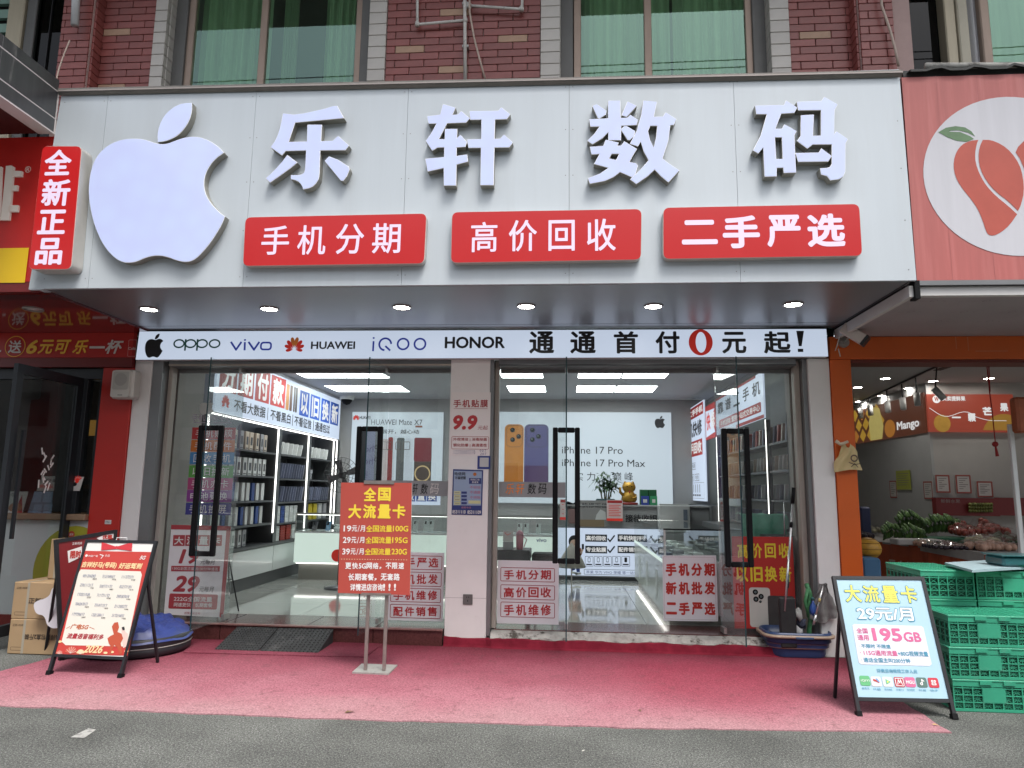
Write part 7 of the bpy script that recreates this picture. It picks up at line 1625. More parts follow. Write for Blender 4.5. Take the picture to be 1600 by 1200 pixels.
B = front(wc, 6.10); OUT = smooth_loop([B.loc(*c4(*a)) for a in ((420, 120), (352, 138), (322, 160), (312, 200), (280, 222), (240, 232), (210, 250), (212, 285), (228, 318), (270, 325), (285, 350), (292, 385), (325, 408), (360, 405), (430, 400))][::-1], 2); B.prism([OUT], -.045, 0, mat('foam_white', (.62, .60, .64), .6, var=.02), 'foam', wc)

# ---- round black base with a blue tarpaulin
rb_ = root('covered_pool', (-3.72, 6.47, 0), 'round black tub covered with a wrinkled blue tarpaulin, behind the folding boards', 'tub')
cxr, cyr = (PY(208, 1000, 6.47).x), 6.47; rad = .50
lathe('tub', [(rad * .93, .012), (rad * .99, .03), (rad, .08), (rad * .985, .09), (rad * 1.005, .10), (rad, .165), (rad * .95, .175)], (cxr, cyr, 0), mat('tub_black', (.02, .021, .025), .5, var=.2), rb_, n=48, sy=.92)
lathe('band', [(rad * 1.006, .088), (rad * 1.012, .092), (rad * 1.006, .096)], (cxr, cyr, 0), mat('grey_line', (.3, .29, .27), .5), rb_, n=48, sy=.92)
R = random.Random(8); vs_, fs = [], []; NR, NA = 22, 72
from mathutils import noise as mn
for i in range(NR + 1):
    for k in range(NA):
        t = 2 * math.pi * k / NA; rr0 = rad * 1.0 * i / NR; x = math.cos(t) * rr0; y = math.sin(t) * rr0 * .92
        h = .20 + .07 * (1 - (i / NR) ** 2) +   .09 * mn.noise(Vector((x * 2.4, y * 2.4, 1))) + .07 * abs(mn.noise(Vector((x * 6, y * 9, 3)))) + .04 * abs(mn.noise(Vector((x * 15, y * 11, 5))))
        if i == NR: h = .135 + .02 * mn.noise(Vector((x * 5, y * 5, 2))); x *= 1.025; y *= 1.025
        elif i == NR - 1: h = .175 + .02 * mn.noise(Vector((x * 5, y * 5, 2))); x *= 1.01; y *= 1.01
        vs_.append((cxr + x, cyr + y, h))
for i in range(NR):
    for k in range(NA): fs.append((i * NA + k, (i + 1) * NA + k, (i + 1) * NA + (k + 1) % NA, i * NA + (k + 1) % NA))
mesh('tarpaulin', vs_, fs, mat('blue_tarp', (.03, .05, .20), .42, var=.12, vs_=6), rb_, smooth=True)

# ---- navy folding tub
tub = root('folding_tub', tuple(PZ(1255, 1034)), 'navy and beige collapsible wash tub on the carpet below the mop', 'tub')
t0, t1 = PZ(1210, 1030), PZ(1300, 1034); cxT = (t0.x + t1.x) / 2 + .0; cyT = t0.y + .19; navy_p = mat('navy_plastic', (.025, .05, .13), .35); beige_p = mat('beige_plastic', (.36, .27, .20), .45)
def rloop(hw, hd, z, n=8, r=.12):
    return [(cxT + u, cyT + v, z) for u, v in rr(-hw, -hd, hw, hd, r, n)]
def loft(name, rings, m, par):
    n = len(rings[0]); vs_ = [p for R_ in rings for p in R_]; fs = []
    for i in range(len(rings) - 1):
        for k in range(n): fs.append((i * n + k, i * n + (k + 1) % n, (i + 1) * n + (k + 1) % n, (i + 1) * n + k))
    return mesh(name, vs_, fs, m, par, smooth=True)
hb = (t1.x - t0.x) / 2
loft('base', [rloop(hb, .15, .012), rloop(hb + .008, .158, .035), rloop(hb + .01, .16, .085)], navy_p, tub); mesh('bottom', rloop(hb - .001, .149, .02), [tuple(range(36))], navy_p, tub)
loft('band', [rloop(hb + .016, .166, .088), rloop(hb + .03, .18, .10), rloop(hb + .022, .172, .118), rloop(hb + .036, .186, .135)], beige_p, tub)
loft('band', [rloop(hb + .034, .184, .136), rloop(hb + .05, .198, .15), rloop(hb + .045, .194, .185)], navy_p, tub)
loft('rim', [rloop(hb + .045, .194, .185), rloop(hb + .075, .222, .190), rloop(hb + .078, .226, .21), rloop(hb + .055, .204, .215)], beige_p, tub)
loft('rim', [rloop(hb + .054, .203, .215), rloop(hb + .05, .20, .235), rloop(hb + .042, .19, .235), rloop(hb + .03, .18, .10)], navy_p, tub)
box('handle_tab', cxT - .06, cxT + .10, cyT - .232, cyT - .222, .188, .206, mat('tab_navy', (.05, .09, .18), .4), tub, b=.004)
# ---- mop and poles
mp = root('mop', tuple(PY(1228, 985, 6.9)), 'long handled squeegee mop leaning against the right jamb above the wash tub', 'mop')
rodm = mat('mop_rod', (.50, .50, .50), .25, .7); tp_, bt = PY(1240, 762, 7.0), PY(1228, 945, 6.93)
gp = tp_.lerp(bt, .14); tube('grip', [tp_, gp], .018, black, mp, n=10); tube('rod', [gp, bt], .010, rodm, mp, n=8)
m1 = tp_.lerp(bt, .30); tube('collar', [m1, m1 + (bt - tp_).normalized() * .05], .015, black, mp, n=8); m2 = tp_.lerp(bt, .75); tube('collar', [m2, m2 + (bt - tp_).normalized() * .12], .017, mat('dark_blue_pl', (.02, .035, .05), .4), mp, n=8)
hd0, hd1 = PY(1216, 933, 6.93), PY(1244, 990, 6.93); box('head', hd0.x, hd1.x, 6.90, 6.95, .10, hd0.z, mat('mop_head', (.012, .013, .014), .6, var=.3, vs_=20), mp, b=.015)
tube('rod', [PY(1233, 860, 6.92), PY(1226, 955, 6.90)], .010, rodm, mp, n=8)
pl2 = tag(tube('pole', [PY(1225, 785, 7.4), PY(1226, 842, 7.4)], .008, rodm, n=8), 'short thin pole standing behind the right glass pane, near the mop', 'pole')
cl = root('cloth', tuple(PY(1250, 960, 7.05)), 'crumpled grey and dark rags behind the mop', 'cloth')
for (px, py, s_, m) in ((1246, 960, .05, (.30, .30, .29)), (1252, 975, .045, (.03, .035, .06)), (1247, 985, .05, (.35, .35, .36))):
    q = PY(px, py, 7.0); vs_, fs = [], []
    for i in range(9):
        for k in range(12):
            a, b_ = math.pi * i / 8, 2 * math.pi * k / 12; d = Vector((math.sin(a) * math.cos(b_), math.sin(a) * math.sin(b_), math.cos(a))); vs_.append(q + d * s_ * (1 + .9 * mn.noise(d * 2.2 + Vector((px, 0, 0)))))
    for i in range(8):
        for k in range(12): fs.append((i * 12 + k, (i + 1) * 12 + k, (i + 1) * 12 + (k + 1) % 12, i * 12 + (k + 1) % 12))
    mesh('fold', vs_, fs, mat('rag_%d' % py, m, .9), cl, smooth=True)
# hanging things at the right column: bottle, rag, silver tool, green vine tube
bt_ = root('spray_bottle', tuple(PY(1281, 960, 6.98)), 'blue bottle hanging beside the grey rag on the right white column', 'bottle')
q = PY(1271, 962, 6.99); lathe('bottle', [(0, 0), (.03, .005), (.034, .04), (.03, .09), (.012, .12), (.012, .14)], q, mat('bottle_blue', (.03, .08, .30), .3), bt_, n=14); lathe('cap', [(.016, .141), (.016, .165), (0, .17)], q, mat('cap_teal', (.03, .12, .12), .4), bt_, n=10)
gvine = mat('green_net', (.05, .20, .08), .6, var=.3, vs_=20); gt = root('net_tube', tuple(PY(1264, 990, 7.0)), 'limp green net tube hanging down behind the blue bottle', 'net')
tube('net', pth([(1260, 912), (1266, 930), (1263, 950), (1267, 968), (1264, 985), (1266, 1000)], 7.02), .022, gvine, gt, n=8); tube('net', pth([(1262, 920), (1258, 940), (1264, 965)], 7.0), .016, gvine, gt, n=8)
rg = root('grey_rag', tuple(PY(1285, 940, 6.97)), 'grey rag hanging from a hook on the right white column', 'cloth'); vs_, fs = [], []
NU, NV = 16, 14
for j in range(NV + 1):
    for i in range(NU + 1):
        u, v = i / NU, j / NV; wv = .10 + .34 * min(1, v * 2.4) * (1 - .25 * v); px = 1285 + (u - .5) * 85 * wv * 1.2 + 6 * math.sin(v * 5 + u * 3); py = 912 + v * 62 * (1 - .35 * abs(u - .45)) ; p = PY(px, py, 6.985); vs_.append((p.x, 6.985 - .022 * math.sin(u * 19 + v * 4) * (.3 + v) - .02 * mn.noise(Vector((u * 5, v * 5, 0))), p.z))
for j in range(NV):
    for i in range(NU): o = j * (NU + 1) + i; fs.append((o, o + 1, o + NU + 2, o + NU + 1))
mesh('rag', vs_, fs, mat('rag_grey', (.19, .185, .18), .95, var=.15, vs_=15), rg, smooth=True)
tg = root('metal_tool', tuple(PY(1275, 968, 6.93)), 'slanted silver tool with a yellow band hanging in front of the grey rag', 'tool'); a, b_ = PY(1286, 915, 6.93), PY(1272, 972, 6.93)
tube('rod', [a, b_], .009, rodm, tg, n=8); tube('band', [a.lerp(b_, .35), a.lerp(b_, .45)], .012, mat('band_yellow', (.5, .4, .15), .5), tg, n=8); tube('head', [a.lerp(b_, .8), b_ + (b_ - a) * .08], .014, rodm, tg, n=8)
tag(tube('hook', [PY(1290, 911, 7.04), PY(1289, 913, 6.97), PY(1290, 917, 6.96)], .004, blackm, n=6), 'small dark hook holding the rag on the right white column', 'hook')

# ---- paper bag taped on the orange column
bgm = mat('kraft_yellow', (.58, .45, .22), .6, var=.06, vs_=5); bag = root('paper_bag', tuple(PY(1325, 740, 7.0)), 'crumpled yellowish bag with a small print, tied to the orange column', 'bag')
G = [[(1317, 690), (1322, 697), (1325, 700), (1328, 692), (1334, 697)], [(1311, 712), (1318, 710), (1326, 708), (1334, 706), (1341, 706)], [(1305, 722), (1314, 721), (1325, 719), (1337, 717), (1344, 720)], [(1304, 738), (1315, 736), (1326, 734), (1338, 734), (1348, 735)]]
vs_, fs = [], []
for j in range(len(G) * 3 - 2):
    a = G[j // 3]; b_ = G[min(j // 3 + 1, len(G) - 1)]; f_ = (j % 3) / 3
    for i in range(13):
        k = i / 12 * 4; i0 = min(int(k), 3); ff = k - i0
        pa_ = Vector(a[i0]).lerp(Vector(a[i0 + 1]), ff); pb2 = Vector(b_[i0]).lerp(Vector(b_[i0 + 1]), ff); p2 = pa_.lerp(pb2, f_); p = PY(p2.x, p2.y, 6.98); vs_.append((p.x, 7.0 - .03 * math.sin(i * 1.1 + j * .8) * .5 - .035 * math.sin(math.pi * i / 12), p.z))
nr = len(G) * 3 - 2
for j in range(nr - 1):
    for i in range(12): o = j * 13 + i; fs.append((o + 13, o + 14, o + 1, o))
mesh('bag', vs_, fs, bgm, bag, smooth=True)
B = front(bag, 6.935); u, v = B.loc(1335, 721); kp = mat('brown_print', (.10, .06, .04), .6); B.shape([circ(u, v + .03, .035, 16), circ(u, v + .03, .022, 12)], kp, .0); strokes(B, [[(u - .05, v - .01), (u, v - .03), (u + .05, v - .02)], [(u - .03, v - .05), (u, v - .02), (u + .03, v - .055)]], .008, kp, t=.001)
tube('knot', pth([(1306, 689), (1313, 694), (1320, 692), (1325, 690)], 6.97), .018, mat('bag_pale', (.6, .5, .36), .6), bag, n=8, r1=.012)

# ---- green crates
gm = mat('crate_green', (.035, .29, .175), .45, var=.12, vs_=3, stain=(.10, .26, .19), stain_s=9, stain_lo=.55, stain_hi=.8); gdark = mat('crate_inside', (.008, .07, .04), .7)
def crate(lbl):
    """folding crate 0.60 x 0.40 x 0.22 with a lid: frame, lattice sides, blank plates"""
    r = root('plastic_crate', (0, 0, 0), lbl, 'crate', 'green folding crates'); Lx, Ly, H = .60, .40, .212
    boxes('rim', [(0, Lx, 0, .012, H - .045, H - .012), (0, Lx, Ly - .012, Ly, H - .045, H - .012), (0, .012, .012, Ly - .012, H - .045, H - .012), (Lx - .012, Lx, .012, Ly - .012, H - .045, H - .012), (0, Lx, 0, .012, 0, .018), (0, Lx, Ly - .012, Ly, 0, .018), (0, .012, .012, Ly - .012, 0, .018), (Lx - .012, Lx, .012, Ly - .012, 0, .018)], gm, r)
    rows_ = [.018, .060, .108, .156, H - .045]
    def side(n, horizontal, off):
        bl = []; step = (Lx if horizontal else Ly) / n; plate = (n // 2 - 1, n // 2) if n % 2 == 0 else (n // 2,)
        for j in range(1, 4):
            bl.append((0, 1, rows_[j] - .003, rows_[j] + .003))
        for i in range(n + 1): bl.append((i / n - .004 / (Lx if horizontal else Ly), i / n + .004 / (Lx if horizontal else Ly), .018, H - .045))
        return bl, plate
    vs_ = []; bl = []
    for yy in (.002, Ly - .010):
        b_, pl_ = side(9, True, 0)
        for a0, a1, z0, z1 in b_: bl.append((max(0, a0 * Lx), min(Lx, a1 * Lx), yy, yy + .008, z0, z1))
    for xx in (.002, Lx - .010):
        b_, pl_ = side(6, False, 0)
        for a0, a1, z0, z1 in b_: bl.append((xx, xx + .008, max(.012, a0 * Ly), min(Ly - .012, a1 * Ly), z0, z1))
    t = boxes('lattice', bl, gm, r); t['kind'] = 'stuff'
    boxes('blank_plate', [(Lx * 3 / 9, Lx * 5.3 / 9, .0005, .0065, .062, H - .05)], gm, r)
    # fine diagonal mesh behind the lattice
    vs_, fs = [], []
    for i in range(9):
        for j in range(4):
            x0, x1 = Lx * i / 9 + .004, Lx * (i + 1) / 9 - .004; z0, z1 = rows_[j] + .003, rows_[j + 1] - .003
            for (p, q) in (((x0, z0), (x1, z1)), ((x0, z1), (x1, z0)), ((x0, (z0 + z1) / 2), (x1, (z0 + z1) / 2)), (((x0 + x1) / 2, z0), ((x0 + x1) / 2, z1))):
                d = Vector((q[0] - p[0], q[1] - p[1])).normalized(); nn = Vector((-d.y, d.x)) * .0022; o = len(vs_)
                vs_ += [(p[0] - nn.x, .012, p[1] - nn.y), (q[0] - nn.x, .012, q[1] - nn.y), (q[0] + nn.x, .012, q[1] + nn.y), (p[0] + nn.x, .012, p[1] + nn.y)]; fs.append((o, o + 1, o + 2, o + 3))
    for i in range(6):
        for j in range(4):
            x0, x1 = Ly * i / 6 + .004, Ly * (i + 1) / 6 - .004; z0, z1 = rows_[j] + .003, rows_[j + 1] - .003
            for (p, q) in (((x0, z0), (x1, z1)), ((x0, z1), (x1, z0))):
                d = Vector((q[0] - p[0], q[1] - p[1])).normalized(); nn = Vector((-d.y, d.x)) * .0022; o = len(vs_)
                vs_ += [(.012, p[0] - nn.x, p[1] - nn.y), (.012, q[0] - nn.x, q[1] - nn.y), (.012, q[0] + nn.x, q[1] + nn.y), (.012, p[0] + nn.x, p[1] + nn.y)]; fs.append((o, o + 1, o + 2, o + 3))
    t = mesh('fine_mesh', vs_, fs, gm, r); t['kind'] = 'stuff'
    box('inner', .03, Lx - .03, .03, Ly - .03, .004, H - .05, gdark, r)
    box('lid', -.004, Lx + .004, -.004, Ly + .004, H - .0115, H + .002, gm, r, b=.003)
    bl = []
    for i in range(15): bl.append((.012 + i * .0392, .012 + i * .0392 + .006, .012, Ly - .012, H + .0022, H + .005))
    for i in range(10): bl.append((.012, Lx - .012, .014 + i * .040, .014 + i * .040 + .006, H + .0022, H + .0048))
    t = boxes('lid_ribs', bl, gm, r); t['kind'] = 'stuff'
    boxes('latch', [(.18, .26, -.010, -.0045, H - .03, H - .004), (.34, .42, -.010, -.0045, H - .03, H - .004)], gm, r)
    return r
c0 = crate('green plastic crate at the bottom of the front stack, on the asphalt'); c0.location = (2.735, 5.45, .004); cr_ = [c0]
def place(x, y, z, rz, lbl): cr_.append(dup(c0, (x, y, z), rz, lbl))
HC = .2185
place(2.725, 5.447, .004 + HC, .006, 'green plastic crate in the middle of the front stack'); place(2.74, 5.455, .004 + 2 * HC, -.005, 'green plastic crate on top of the front stack, beside the pale blue board')
for k in range(3): place(3.345, 5.46 + .004 * k, .004 + k * HC, 0, ('bottom', 'middle', 'top')[k] + ' green crate of the stack cut by the right picture edge')
# the taller stacks behind
dz = .055
for k in range(4):
    z = dz + k * HC
    place(3.17, 5.875, z, math.pi / 2, ('lowest', 'second lowest', 'second highest', 'highest')[k] + ' green crate of the tall stack behind the front one, set end on')
    place(3.19, 5.885, z, 0, ('lowest', 'second lowest', 'second highest', 'highest')[k] + ' green crate of the tall stack under the foam sheet')
    
tag(box('pallet', 2.78, 3.78, 5.9, 6.4, .006, .05, mat('pallet_wood', (.2, .15, .1), .8)), 'low wooden pallet under the tall crate stacks', 'pallet')
fsh = mat('foam_sheet', (.27, .37, .40), .6, var=.06, vs_=9)
q = [PY(1478, 881, 5.75), PY(1518, 890, 5.70), PY(1600, 888, 5.7), PY(1640, 880, 6.0), PY(1600, 875, 6.1)]; zf = .955
sh = [PZ(1476, 880, zf), PZ(1519, 892, zf), PZ(1580, 888, zf), PZ(1680, 884, zf), PZ(1680, 874, zf), PZ(1560, 875, zf)]
b = Board(None, (0, 0, zf), (1, 0, 0), (0, 1, 0)); tag(b.prism([[(p.x, p.y) for p in sh]], -.012, .006, fsh, 'foam_sheet'), 'thin pale blue foam sheet lying on the tall crate stack', 'foam sheet')
tb3 = root('plastic_tray', tuple(PZ(1580, 880, zf)), 'dark teal plastic bag tray lying on the foam sheet at the right edge', 'tray'); tq = PY(1556, 885, 5.95)
loft_ = mat('teal_plastic', (.02, .11, .12), .3, coat=.4); box('tray', tq.x, tq.x + .40, 5.85, 6.1, zf + .008, zf + .085, loft_, tb3, b=.02)
box('tray_lip', tq.x - .015, tq.x + .42, 5.835, 6.115, zf + .086, zf + .094, loft_, tb3, b=.003)

# ---- fruit shop goods
sk_m = mat('orange_skirt', (.34, .055, .012), .55, var=.08, vs_=3)
ft = root('display_table', (4, 8.5, 0), 'long fruit display table with an orange cloth skirt', 'table')
ea, eb, ec = PY(1340, 830, 9.2), PY(1437, 848, 8.3), PY(1532, 866, 7.45); ed = Vector((6.4, 7.4, 0)); zT = (ea.z + eb.z + ec.z) / 3
zT = .93
def at(px, Y): return PY(px, 840, Y).x
pts = [Vector((at(1330, 9.6), 9.6)), Vector((at(1437, 8.5), 8.5)), Vector((at(1532, 7.65), 7.65)), Vector((6.3, 7.6))]
vs_, fs = [], []; k = 0
for i in range(3):
    for j in range(20):
        p = pts[i].lerp(pts[i + 1], j / 20); d = (pts[i + 1] - pts[i]).normalized(); nn = Vector((-d.y, d.x)); w_ = .012 * math.sin((i * 20 + j) * 1.3)
        vs_ += [(p.x + nn.x * w_ * 2, p.y + nn.y * w_ * 2, .03), (p.x + nn.x * w_, p.y + nn.y * w_, zT)]; k += 1
for j in range(k - 1): fs.append((2 * j, 2 * j + 2, 2 * j + 3, 2 * j + 1))
mesh('skirt', vs_, fs, sk_m, ft, smooth=True)
b = Board(ft, (0, 0, zT), (1, 0, 0), (0, 1, 0)); b.prism([[(p.x, p.y) for p in pts] + [(6.3, 9.5), (4.7, 9.5), (4.7, 12.5), (3.6, 12.5)]], -.02, .004, mat('grey_cloth', (.22, .21, .20), .8, var=.1), 'top')
dr_ = (pts[1] - pts[0]).normalized(); Bs = Board(ft, (pts[0].x, pts[0].y - .03, 0), (dr_.x, dr_.y, 0), (0, 0, 1)); 
for i, ch in enumerate('买卖提鲜果'): Bs.text(ch, .62 + i * .14, .60, .74 + i * .14, .74, mat('skirt_print', (.5, .38, .3), .6), t=.01, bold=.04, shear=.15)
mesh('paper_strip', [(pts[1].x - .02, pts[1].y - .03, zT + .008), (pts[2].x - .0, pts[2].y - .035, zT + .008), (pts[2].x, pts[2].y - .04, zT - .10), (pts[1].x - .02, pts[1].y - .035, zT - .05)], [(3, 2, 1, 0)], mat('grey_paper', (.28, .27, .25), .6, var=.15, vs_=9), ft)
ban_g = mat('unripe_banana', (.095, .19, .045), .45, var=.35, vs_=25); ban_g2 = mat('unripe_banana_dark', (.05, .11, .03), .45, var=.3, vs_=25)
def bunch(x0, x1, y, z, n, lbl, s_=1.0, arc=.02):
    r = root('banana_bunch', ((x0 + x1) / 2, y, z), lbl, 'bananas', 'green bananas on the fruit table')
    for i in range(n):
        u = (i + .5) / n; x = x0 + (x1 - x0) * u + random.uniform(-.006, .006); yy = y + .05 * math.sin(u * math.pi) + random.uniform(-.015, .015); R_ = (.115 - .035 * abs(2 * u - 1) ** 3) * s_ * random.uniform(.9, 1.08); L = []
        for k in range(6):
            t = D2R(-55 + 125 * k / 5); L.append((x + .012 * math.sin(k), yy - R_ * math.cos(t) * .95, z + R_ * 1.0 + R_ * math.sin(t) * .95 + arc * math.sin(u * math.pi)))
        v1, f1_ = tube('', L, .020 * s_, None, n=7, build=False)
        for q_ in range(7):                       # taper the tips
            for e_, c_ in ((0, L[0]), (5, L[5])): v1[e_ * 7 + q_] = Vector(c_) + (v1[e_ * 7 + q_] - Vector(c_)) * .35
        mesh('banana', v1, f1_, ban_g if i % 3 else ban_g2, r, smooth=True)
xb = lambda px, Y: PY(px, 815, Y).x
bunch(xb(1374, 9.0), xb(1404, 9.0), 9.0, zT + .01, 9, 'bunch of green bananas at the left end of the fruit table', 1.0); bunch(xb(1404, 8.85), xb(1440, 8.85), 8.85, zT + .01, 10, 'bunch of green bananas in front, second from the left', .95)
bunch(xb(1397, 9.5), xb(1440, 9.5), 9.5, zT + .12, 11, 'upper bunch of green bananas behind the two front ones', 1.1); bunch(xb(1440, 9.2), xb(1500, 9.2), 9.2, zT + .08, 17, 'widest bunch of green bananas, on the green box', 1.15)
gbx = mat('dark_green_box', (.015, .10, .05), .5); q0_, q1_ = xb(1425, 8.9), xb(1519, 8.9)
tag(box('produce_box', xb(1441, 8.75), q1_, 8.75, 9.05, zT + .006, zT + .085, gbx, b=.008), 'flat dark green produce box under the widest banana bunch', 'box')
tag(box('foam_box', xb(1404, 8.45), xb(1470, 8.5), 8.5, 8.72, zT + .006, zT + .075, mat('polystyrene', (.45, .43, .41), .7), b=.01), 'white polystyrene box in front of the green produce box', 'box')
R = random.Random(31)
def sph(c, r_, nu=8, nv=5, sq=1.0):
    vs_, fs = [], []
    for i in range(nv + 1):
        for k in range(nu):
            a, b_ = math.pi * i / nv, 2 * math.pi * k / nu; vs_.append((c[0] + r_ * math.sin(a) * math.cos(b_), c[1] + r_ * math.sin(a) * math.sin(b_), c[2] + r_ * sq * math.cos(a)))
    for i in range(nv):
        for k in range(nu): fs.append((i * nu + k, (i + 1) * nu + k, (i + 1) * nu + (k + 1) % nu, i * nu + (k + 1) % nu))
    return vs_, fs
filmg = glass('cling_film', (.9, .9, .9), 1.0, 1.6, rough=.15)
def heap(px0, px1, Y0, Y1, z, rad_, m, lbl, cat, n, hgt=.12, nm='fruit_heap'):
    r = root(nm, (PY((px0 + px1) / 2, 830, Y0).x, Y0, z), lbl, cat); vs_, fs = [], []; x0, x1 = PY(px0, 830, Y0).x, PY(px1, 830, Y0).x
    for i in range(n):
        u, v = R.random(), R.random(); c = (x0 + (x1 - x0) * u, Y0 + (Y1 - Y0) * v, z + rad_ + hgt * math.sin(u * math.pi) * v * R.uniform(.5, 1)); a, b_ = sph(c, rad_ * R.uniform(.85, 1.1)); o = len(vs_); vs_ += a; fs += [tuple(k + o for k in f) for f in b_]
    t = mesh('fruit', vs_, fs, m, r, smooth=True); t['kind'] = 'stuff'
    vs_, fs = [], []; N1, N2 = 16, 8
    for j in range(N2 + 1):
        for i in range(N1 + 1): u, v = i / N1, j / N2; vs_.append((x0 - .02 + (x1 - x0 + .04) * u, Y0 - .02 + (Y1 - Y0 + .04) * v, z + rad_ * 2.05 + hgt * math.sin(u * math.pi) * v * .9 + .02 * mn.noise(Vector((u * 9, v * 7, n)))))
    for j in range(N2):
        for i in range(N1): o = j * (N1 + 1) + i; fs.append((o, o + 1, o + N1 + 2, o + N1 + 1))
    mesh('film', vs_, fs, filmg, r, smooth=False)
ap = mat('apple_red', (.25, .045, .03), .35, var=.4, vs_=20); gp_ = mat('grape_dark', (.025, .015, .025), .3, var=.4, vs_=30); pe = mat('peach_pale', (.42, .25, .18), .5, var=.25, vs_=20); ye = mat('pale_cabbage', (.36, .34, .22), .5, var=.3, vs_=12); dgn = mat('dark_greens', (.03, .06, .025), .5, var=.4, vs_=18)
heap(1502, 1545, 8.8, 9.2, zT + .1, .042, ap, 'bagged red apples right of the widest banana bunch', 'apples', 34, .12); heap(1546, 1580, 8.8, 9.2, zT + .12, .042, ap, 'second heap of bagged red apples beside the white pole', 'apples', 30, .14)
heap(1465, 1527, 7.95, 8.3, zT, .022, gp_, 'packs of dark grapes at the table edge', 'grapes', 150, .05); heap(1526, 1600, 7.8, 8.15, zT, .040, pe, 'pale pink peaches in packs at the right end of the table', 'peaches', 46, .04)
heap(1532, 1568, 8.4, 8.7, zT + .02, .040, ye, 'wrapped pale yellow vegetables between apples and peaches', 'vegetables', 24, .06); heap(1568, 1640, 8.3, 8.8, zT + .02, .035, dgn, 'dark green wrapped produce behind the white pole', 'produce', 40, .10)
heap(1345, 1372, 9.6, 10.4, zT, .035, gp_, 'dark packed fruit at the far left of the fruit table', 'fruit', 40, .08); heap(1372, 1400, 9.9, 10.6, zT + .04, .035, ye, 'pale wrapped fruit behind the left banana bunch', 'fruit', 30, .06)
heap(1440, 1468, 8.3, 8.55, zT, .03, pe, 'small pale fruit packs left of the dark grapes', 'fruit', 24, .03)
rbx = root('fruit_shelf', tuple(PY(1463, 800, 9.4)), 'red shelf with a row of round green fruit packs below the certificates', 'shelf'); B = front(rbx, 9.40); B.slab(*B.uvbox(1463, 778, 1562, 806), -.1, 0, mat('dark_red_shelf', (.22, .02, .02), .5), 'back')
B.slab(*B.uvbox(1562, 778, 1640, 806), -.1, 0, mat('dark_red_shelf', (.22, .02, .02), .5), 'back')
for i in range(9):
    for j in range(3):
        u, v = B.loc(1513 + i * 4.1, 788 + j * 5); a, b_ = sph((u, 9.36, v), .022); mesh('fruit_pack', a, b_, mat('lime_fruit', (.16, .17, .04), .5, rnd=.3), rbx, smooth=True)
B.textp('新鲜水果', 1470, 780, 1500, 786, mat('shelf_print', (.4, .3, .28), .5), t=.003)
ym = root('mesh_fruit_bag', tuple(PY(1355, 868, 7.7)), 'orange yellow fruit in a mesh bag at the foot of the table', 'fruit'); q = PY(1356, 857, 7.7); a, b_ = sph(q, .13, 16, 10, .85); mesh('fruit', a, b_, mat('yellow_fruit', (.50, .27, .03), .5, var=.2, vs_=30), ym, smooth=True)
for k in range(8):
    t = k * math.pi / 8; tube('net', [q + Vector((.132 * math.sin(s) * math.cos(t), .132 * math.sin(s) * math.sin(t), .114 * math.cos(s))) for s in [j * math.pi / 10 for j in range(11)]], .003, mat('net_brown', (.2, .1, .02), .7), ym, n=4)
for k in range(1, 6):
    z = .114 * math.cos(k * math.pi / 6); r_ = .132 * math.sin(k * math.pi / 6); tube('net', [q + Vector((r_ * math.cos(s), r_ * math.sin(s), z)) for s in [j * math.pi / 8 for j in range(17)]], .003, MATS['net_brown'], ym, n=4)
bb = mat('blue_basket', (.05, .14, .26), .5)
tag(box('basket', PY(1348, 880, 7.4).x, PY(1377, 880, 7.4).x, 7.4, 7.7, .5, PY(1360, 872, 7.4).z, bb, b=.02), 'blue basket behind the tall crate stack, next to the orange column', 'basket')
tag(box('basket', PY(1346, 820, 9.9).x, PY(1362, 820, 9.9).x, 9.9, 10.2, zT + .005, PY(1350, 792, 9.9).z, mat('navy_basket', (.04, .05, .12), .5), b=.02), 'navy basket on the fruit table at the opening edge', 'basket')
# green cloth over something in the phone shop
gcl = root('green_cloth', tuple(PY(1185, 830, 7.75)), 'pale green cloth draped over a low case behind the red recycling poster', 'cloth'); vs_, fs = [], []
xa, xb_ = PY(1152, 810, 7.9).x, PY(1224, 810, 7.9).x; za, zb_2 = PY(1185, 803, 7.9).z, PY(1185, 845, 7.9).z
for j in range(9):
    for i in range(25):
        u, v = i / 24, j / 8; yy = 7.72 + (.30 * (1 - v * 2.2) if v < .45 else 0) + .015 * math.sin(u * 20) * v; z = za if v < .45 else za - (v - .45) / .55 * (za - zb_2 + .1)
        vs_.append((xa + (xb_ - xa) * u, yy, z + .015 * mn.noise(Vector((u * 6, v * 6, 0)))))
for j in range(8):
    for i in range(24): o = j * 25 + i; fs.append((o, o + 1, o + 26, o + 25))
mesh('cloth', vs_, fs, mat('mint_cloth', (.12, .38, .26), .7, var=.15), gcl, smooth=True)

# ================================================================ ACROSS THE STREET (seen only mirrored in glass)
ob = root('street_building', (0, -17, 0), 'pale apartment block across the street, mirrored in the windows', 'building')
pw_ = mat('far_plaster', (.60, .58, .55), .9, var=.06); wd = mat('far_window', (.04, .05, .06), .15)
box('wall', -28, 30, -24, -17, 0, 13, pw_, ob)
for fl_ in range(4):
    for i in range(15): box('window', -26 + i * 3.7, -24.3 + i * 3.7, -16.995, -16.93, 1.1 + fl_ * 3.1, 2.7 + fl_ * 3.1, wd, ob)
pc = root('parked_car', (-5.5, -4.2, 0), 'silver car parked on the far kerb, mirrored in the snack shop window', 'car')
cpaint = mat('silver_paint', (.5, .5, .5), .25, .5, coat=.5)
body = [(-2.1, .35), (-2.05, .75), (-1.3, .92), (-.75, 1.38), (.65, 1.40), (1.35, .98), (2.0, .85), (2.15, .4), (1.9, .25), (-1.9, .25)]
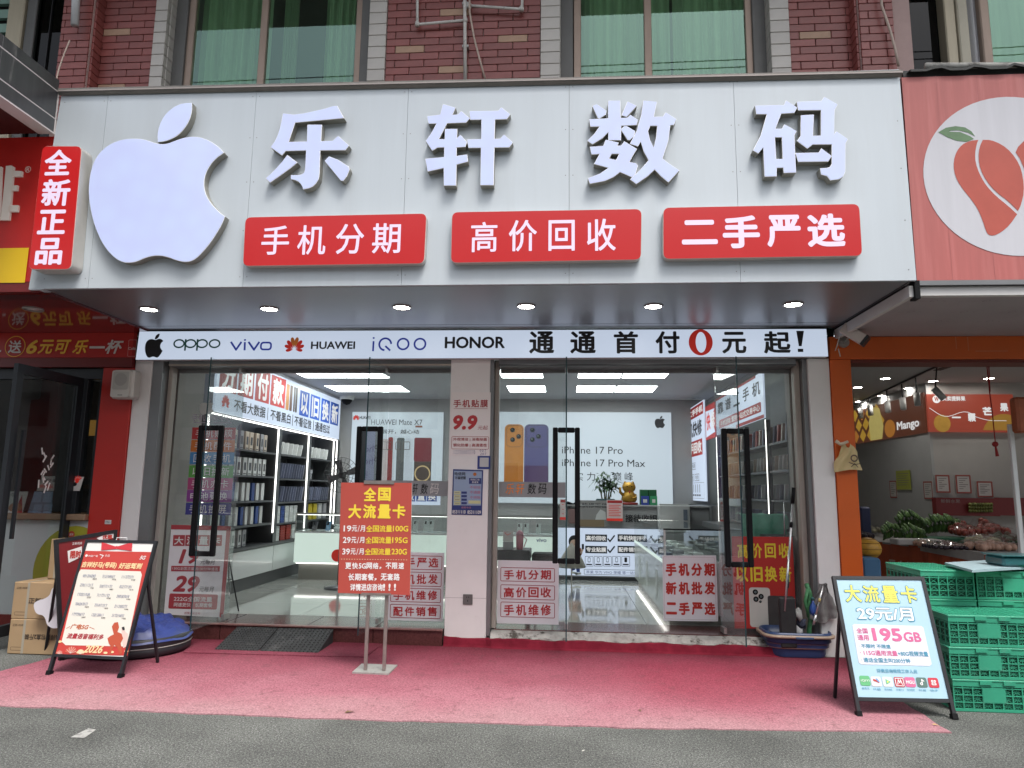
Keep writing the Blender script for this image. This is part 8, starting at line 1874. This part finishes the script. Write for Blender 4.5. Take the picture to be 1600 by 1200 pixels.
vs_ = [(x - 5.5, -5.1, z) for x, z in body] + [(x - 5.5, -3.4, z) for x, z in body]; n_ = len(body)
mesh('body', vs_, [tuple(range(n_))[::-1], tuple(range(n_, 2 * n_))] + [((i + 1) % n_, i, i + n_, (i + 1) % n_ + n_) for i in range(n_)], cpaint, pc)
mesh('window', [(x - 5.5, -3.385, z) for x, z in ((-1.15, .95), (-.68, 1.3), (.58, 1.32), (1.15, 1.0))], [(0, 3, 2, 1)], wd, pc)
for x in (-1.35, 1.35):
    v, f = tube('', [(x - 5.5, -5.12, .32), (x - 5.5, -4.9, .32)], .32, None, n=16, build=False); mesh('wheel', v, f, black, pc); v, f = tube('', [(x - 5.5, -3.6, .32), (x - 5.5, -3.37, .32)], .32, None, n=16, build=False); mesh('wheel', v, f, black, pc)
for i, (z, y) in enumerate(((11.1, -3.0), (11.35, -3.1))): tag(tube('overhead_wire', [(-30, y, z + .8), (-10, y, z), (10, y, z + .2), (30, y, z + 1.2)], .012, black, n=6), ('lower', 'upper')[i] + ' overhead wire along the street, mirrored in the upper windows', 'wire')

# ---- small litter
lfc = mat('dry_leaf', (.16, .10, .05), .8); lit_w = mat('paper_scrap', (.5, .48, .44), .8)
for px, py, rz, k, m, nm, lbl in ((546, 1113, .4, .035, lfc, 'dry_leaf', 'brown dry leaf on the pale front part of the carpet'), (1000, 1110, 1.9, .018, lfc, 'dry_leaf', 'small brown leaf crumb on the carpet before the right bay'), (1462, 1133, 2.6, .022, mat('straw_yellow', (.5, .36, .12), .8), 'dry_leaf', 'yellowish leaf at the front right corner of the carpet'), (912, 1173, .9, .016, lit_w, 'paper_scrap', 'tiny pale paper scrap on the asphalt before the carpet'), (1228, 1019, .2, .012, lit_w, 'paper_scrap', 'tiny white scrap on the carpet near the wash tub'), (1085, 1061, 1.2, .012, lfc, 'dry_leaf', 'tiny dark leaf crumb in the middle of the carpet')):
    q = PZ(px, py, .012 if py < 1136 else .003); c_, s_ = math.cos(rz), math.sin(rz); pts_ = [(-1, 0, 0), (-.3, .42, .25), (.5, .3, .15), (1, 0, .1), (.4, -.35, .3), (-.4, -.3, .1), (0, 0, .12)]
    v_ = [(q.x + (a * c_ - b * s_) * k, q.y + (a * s_ + b * c_) * k, q.z + z * k) for a, b, z in pts_]
    tag(mesh(nm, v_, [(6, (i + 1) % 6, i) for i in range(6)], m), lbl, 'leaf' if nm == 'dry_leaf' else 'litter')
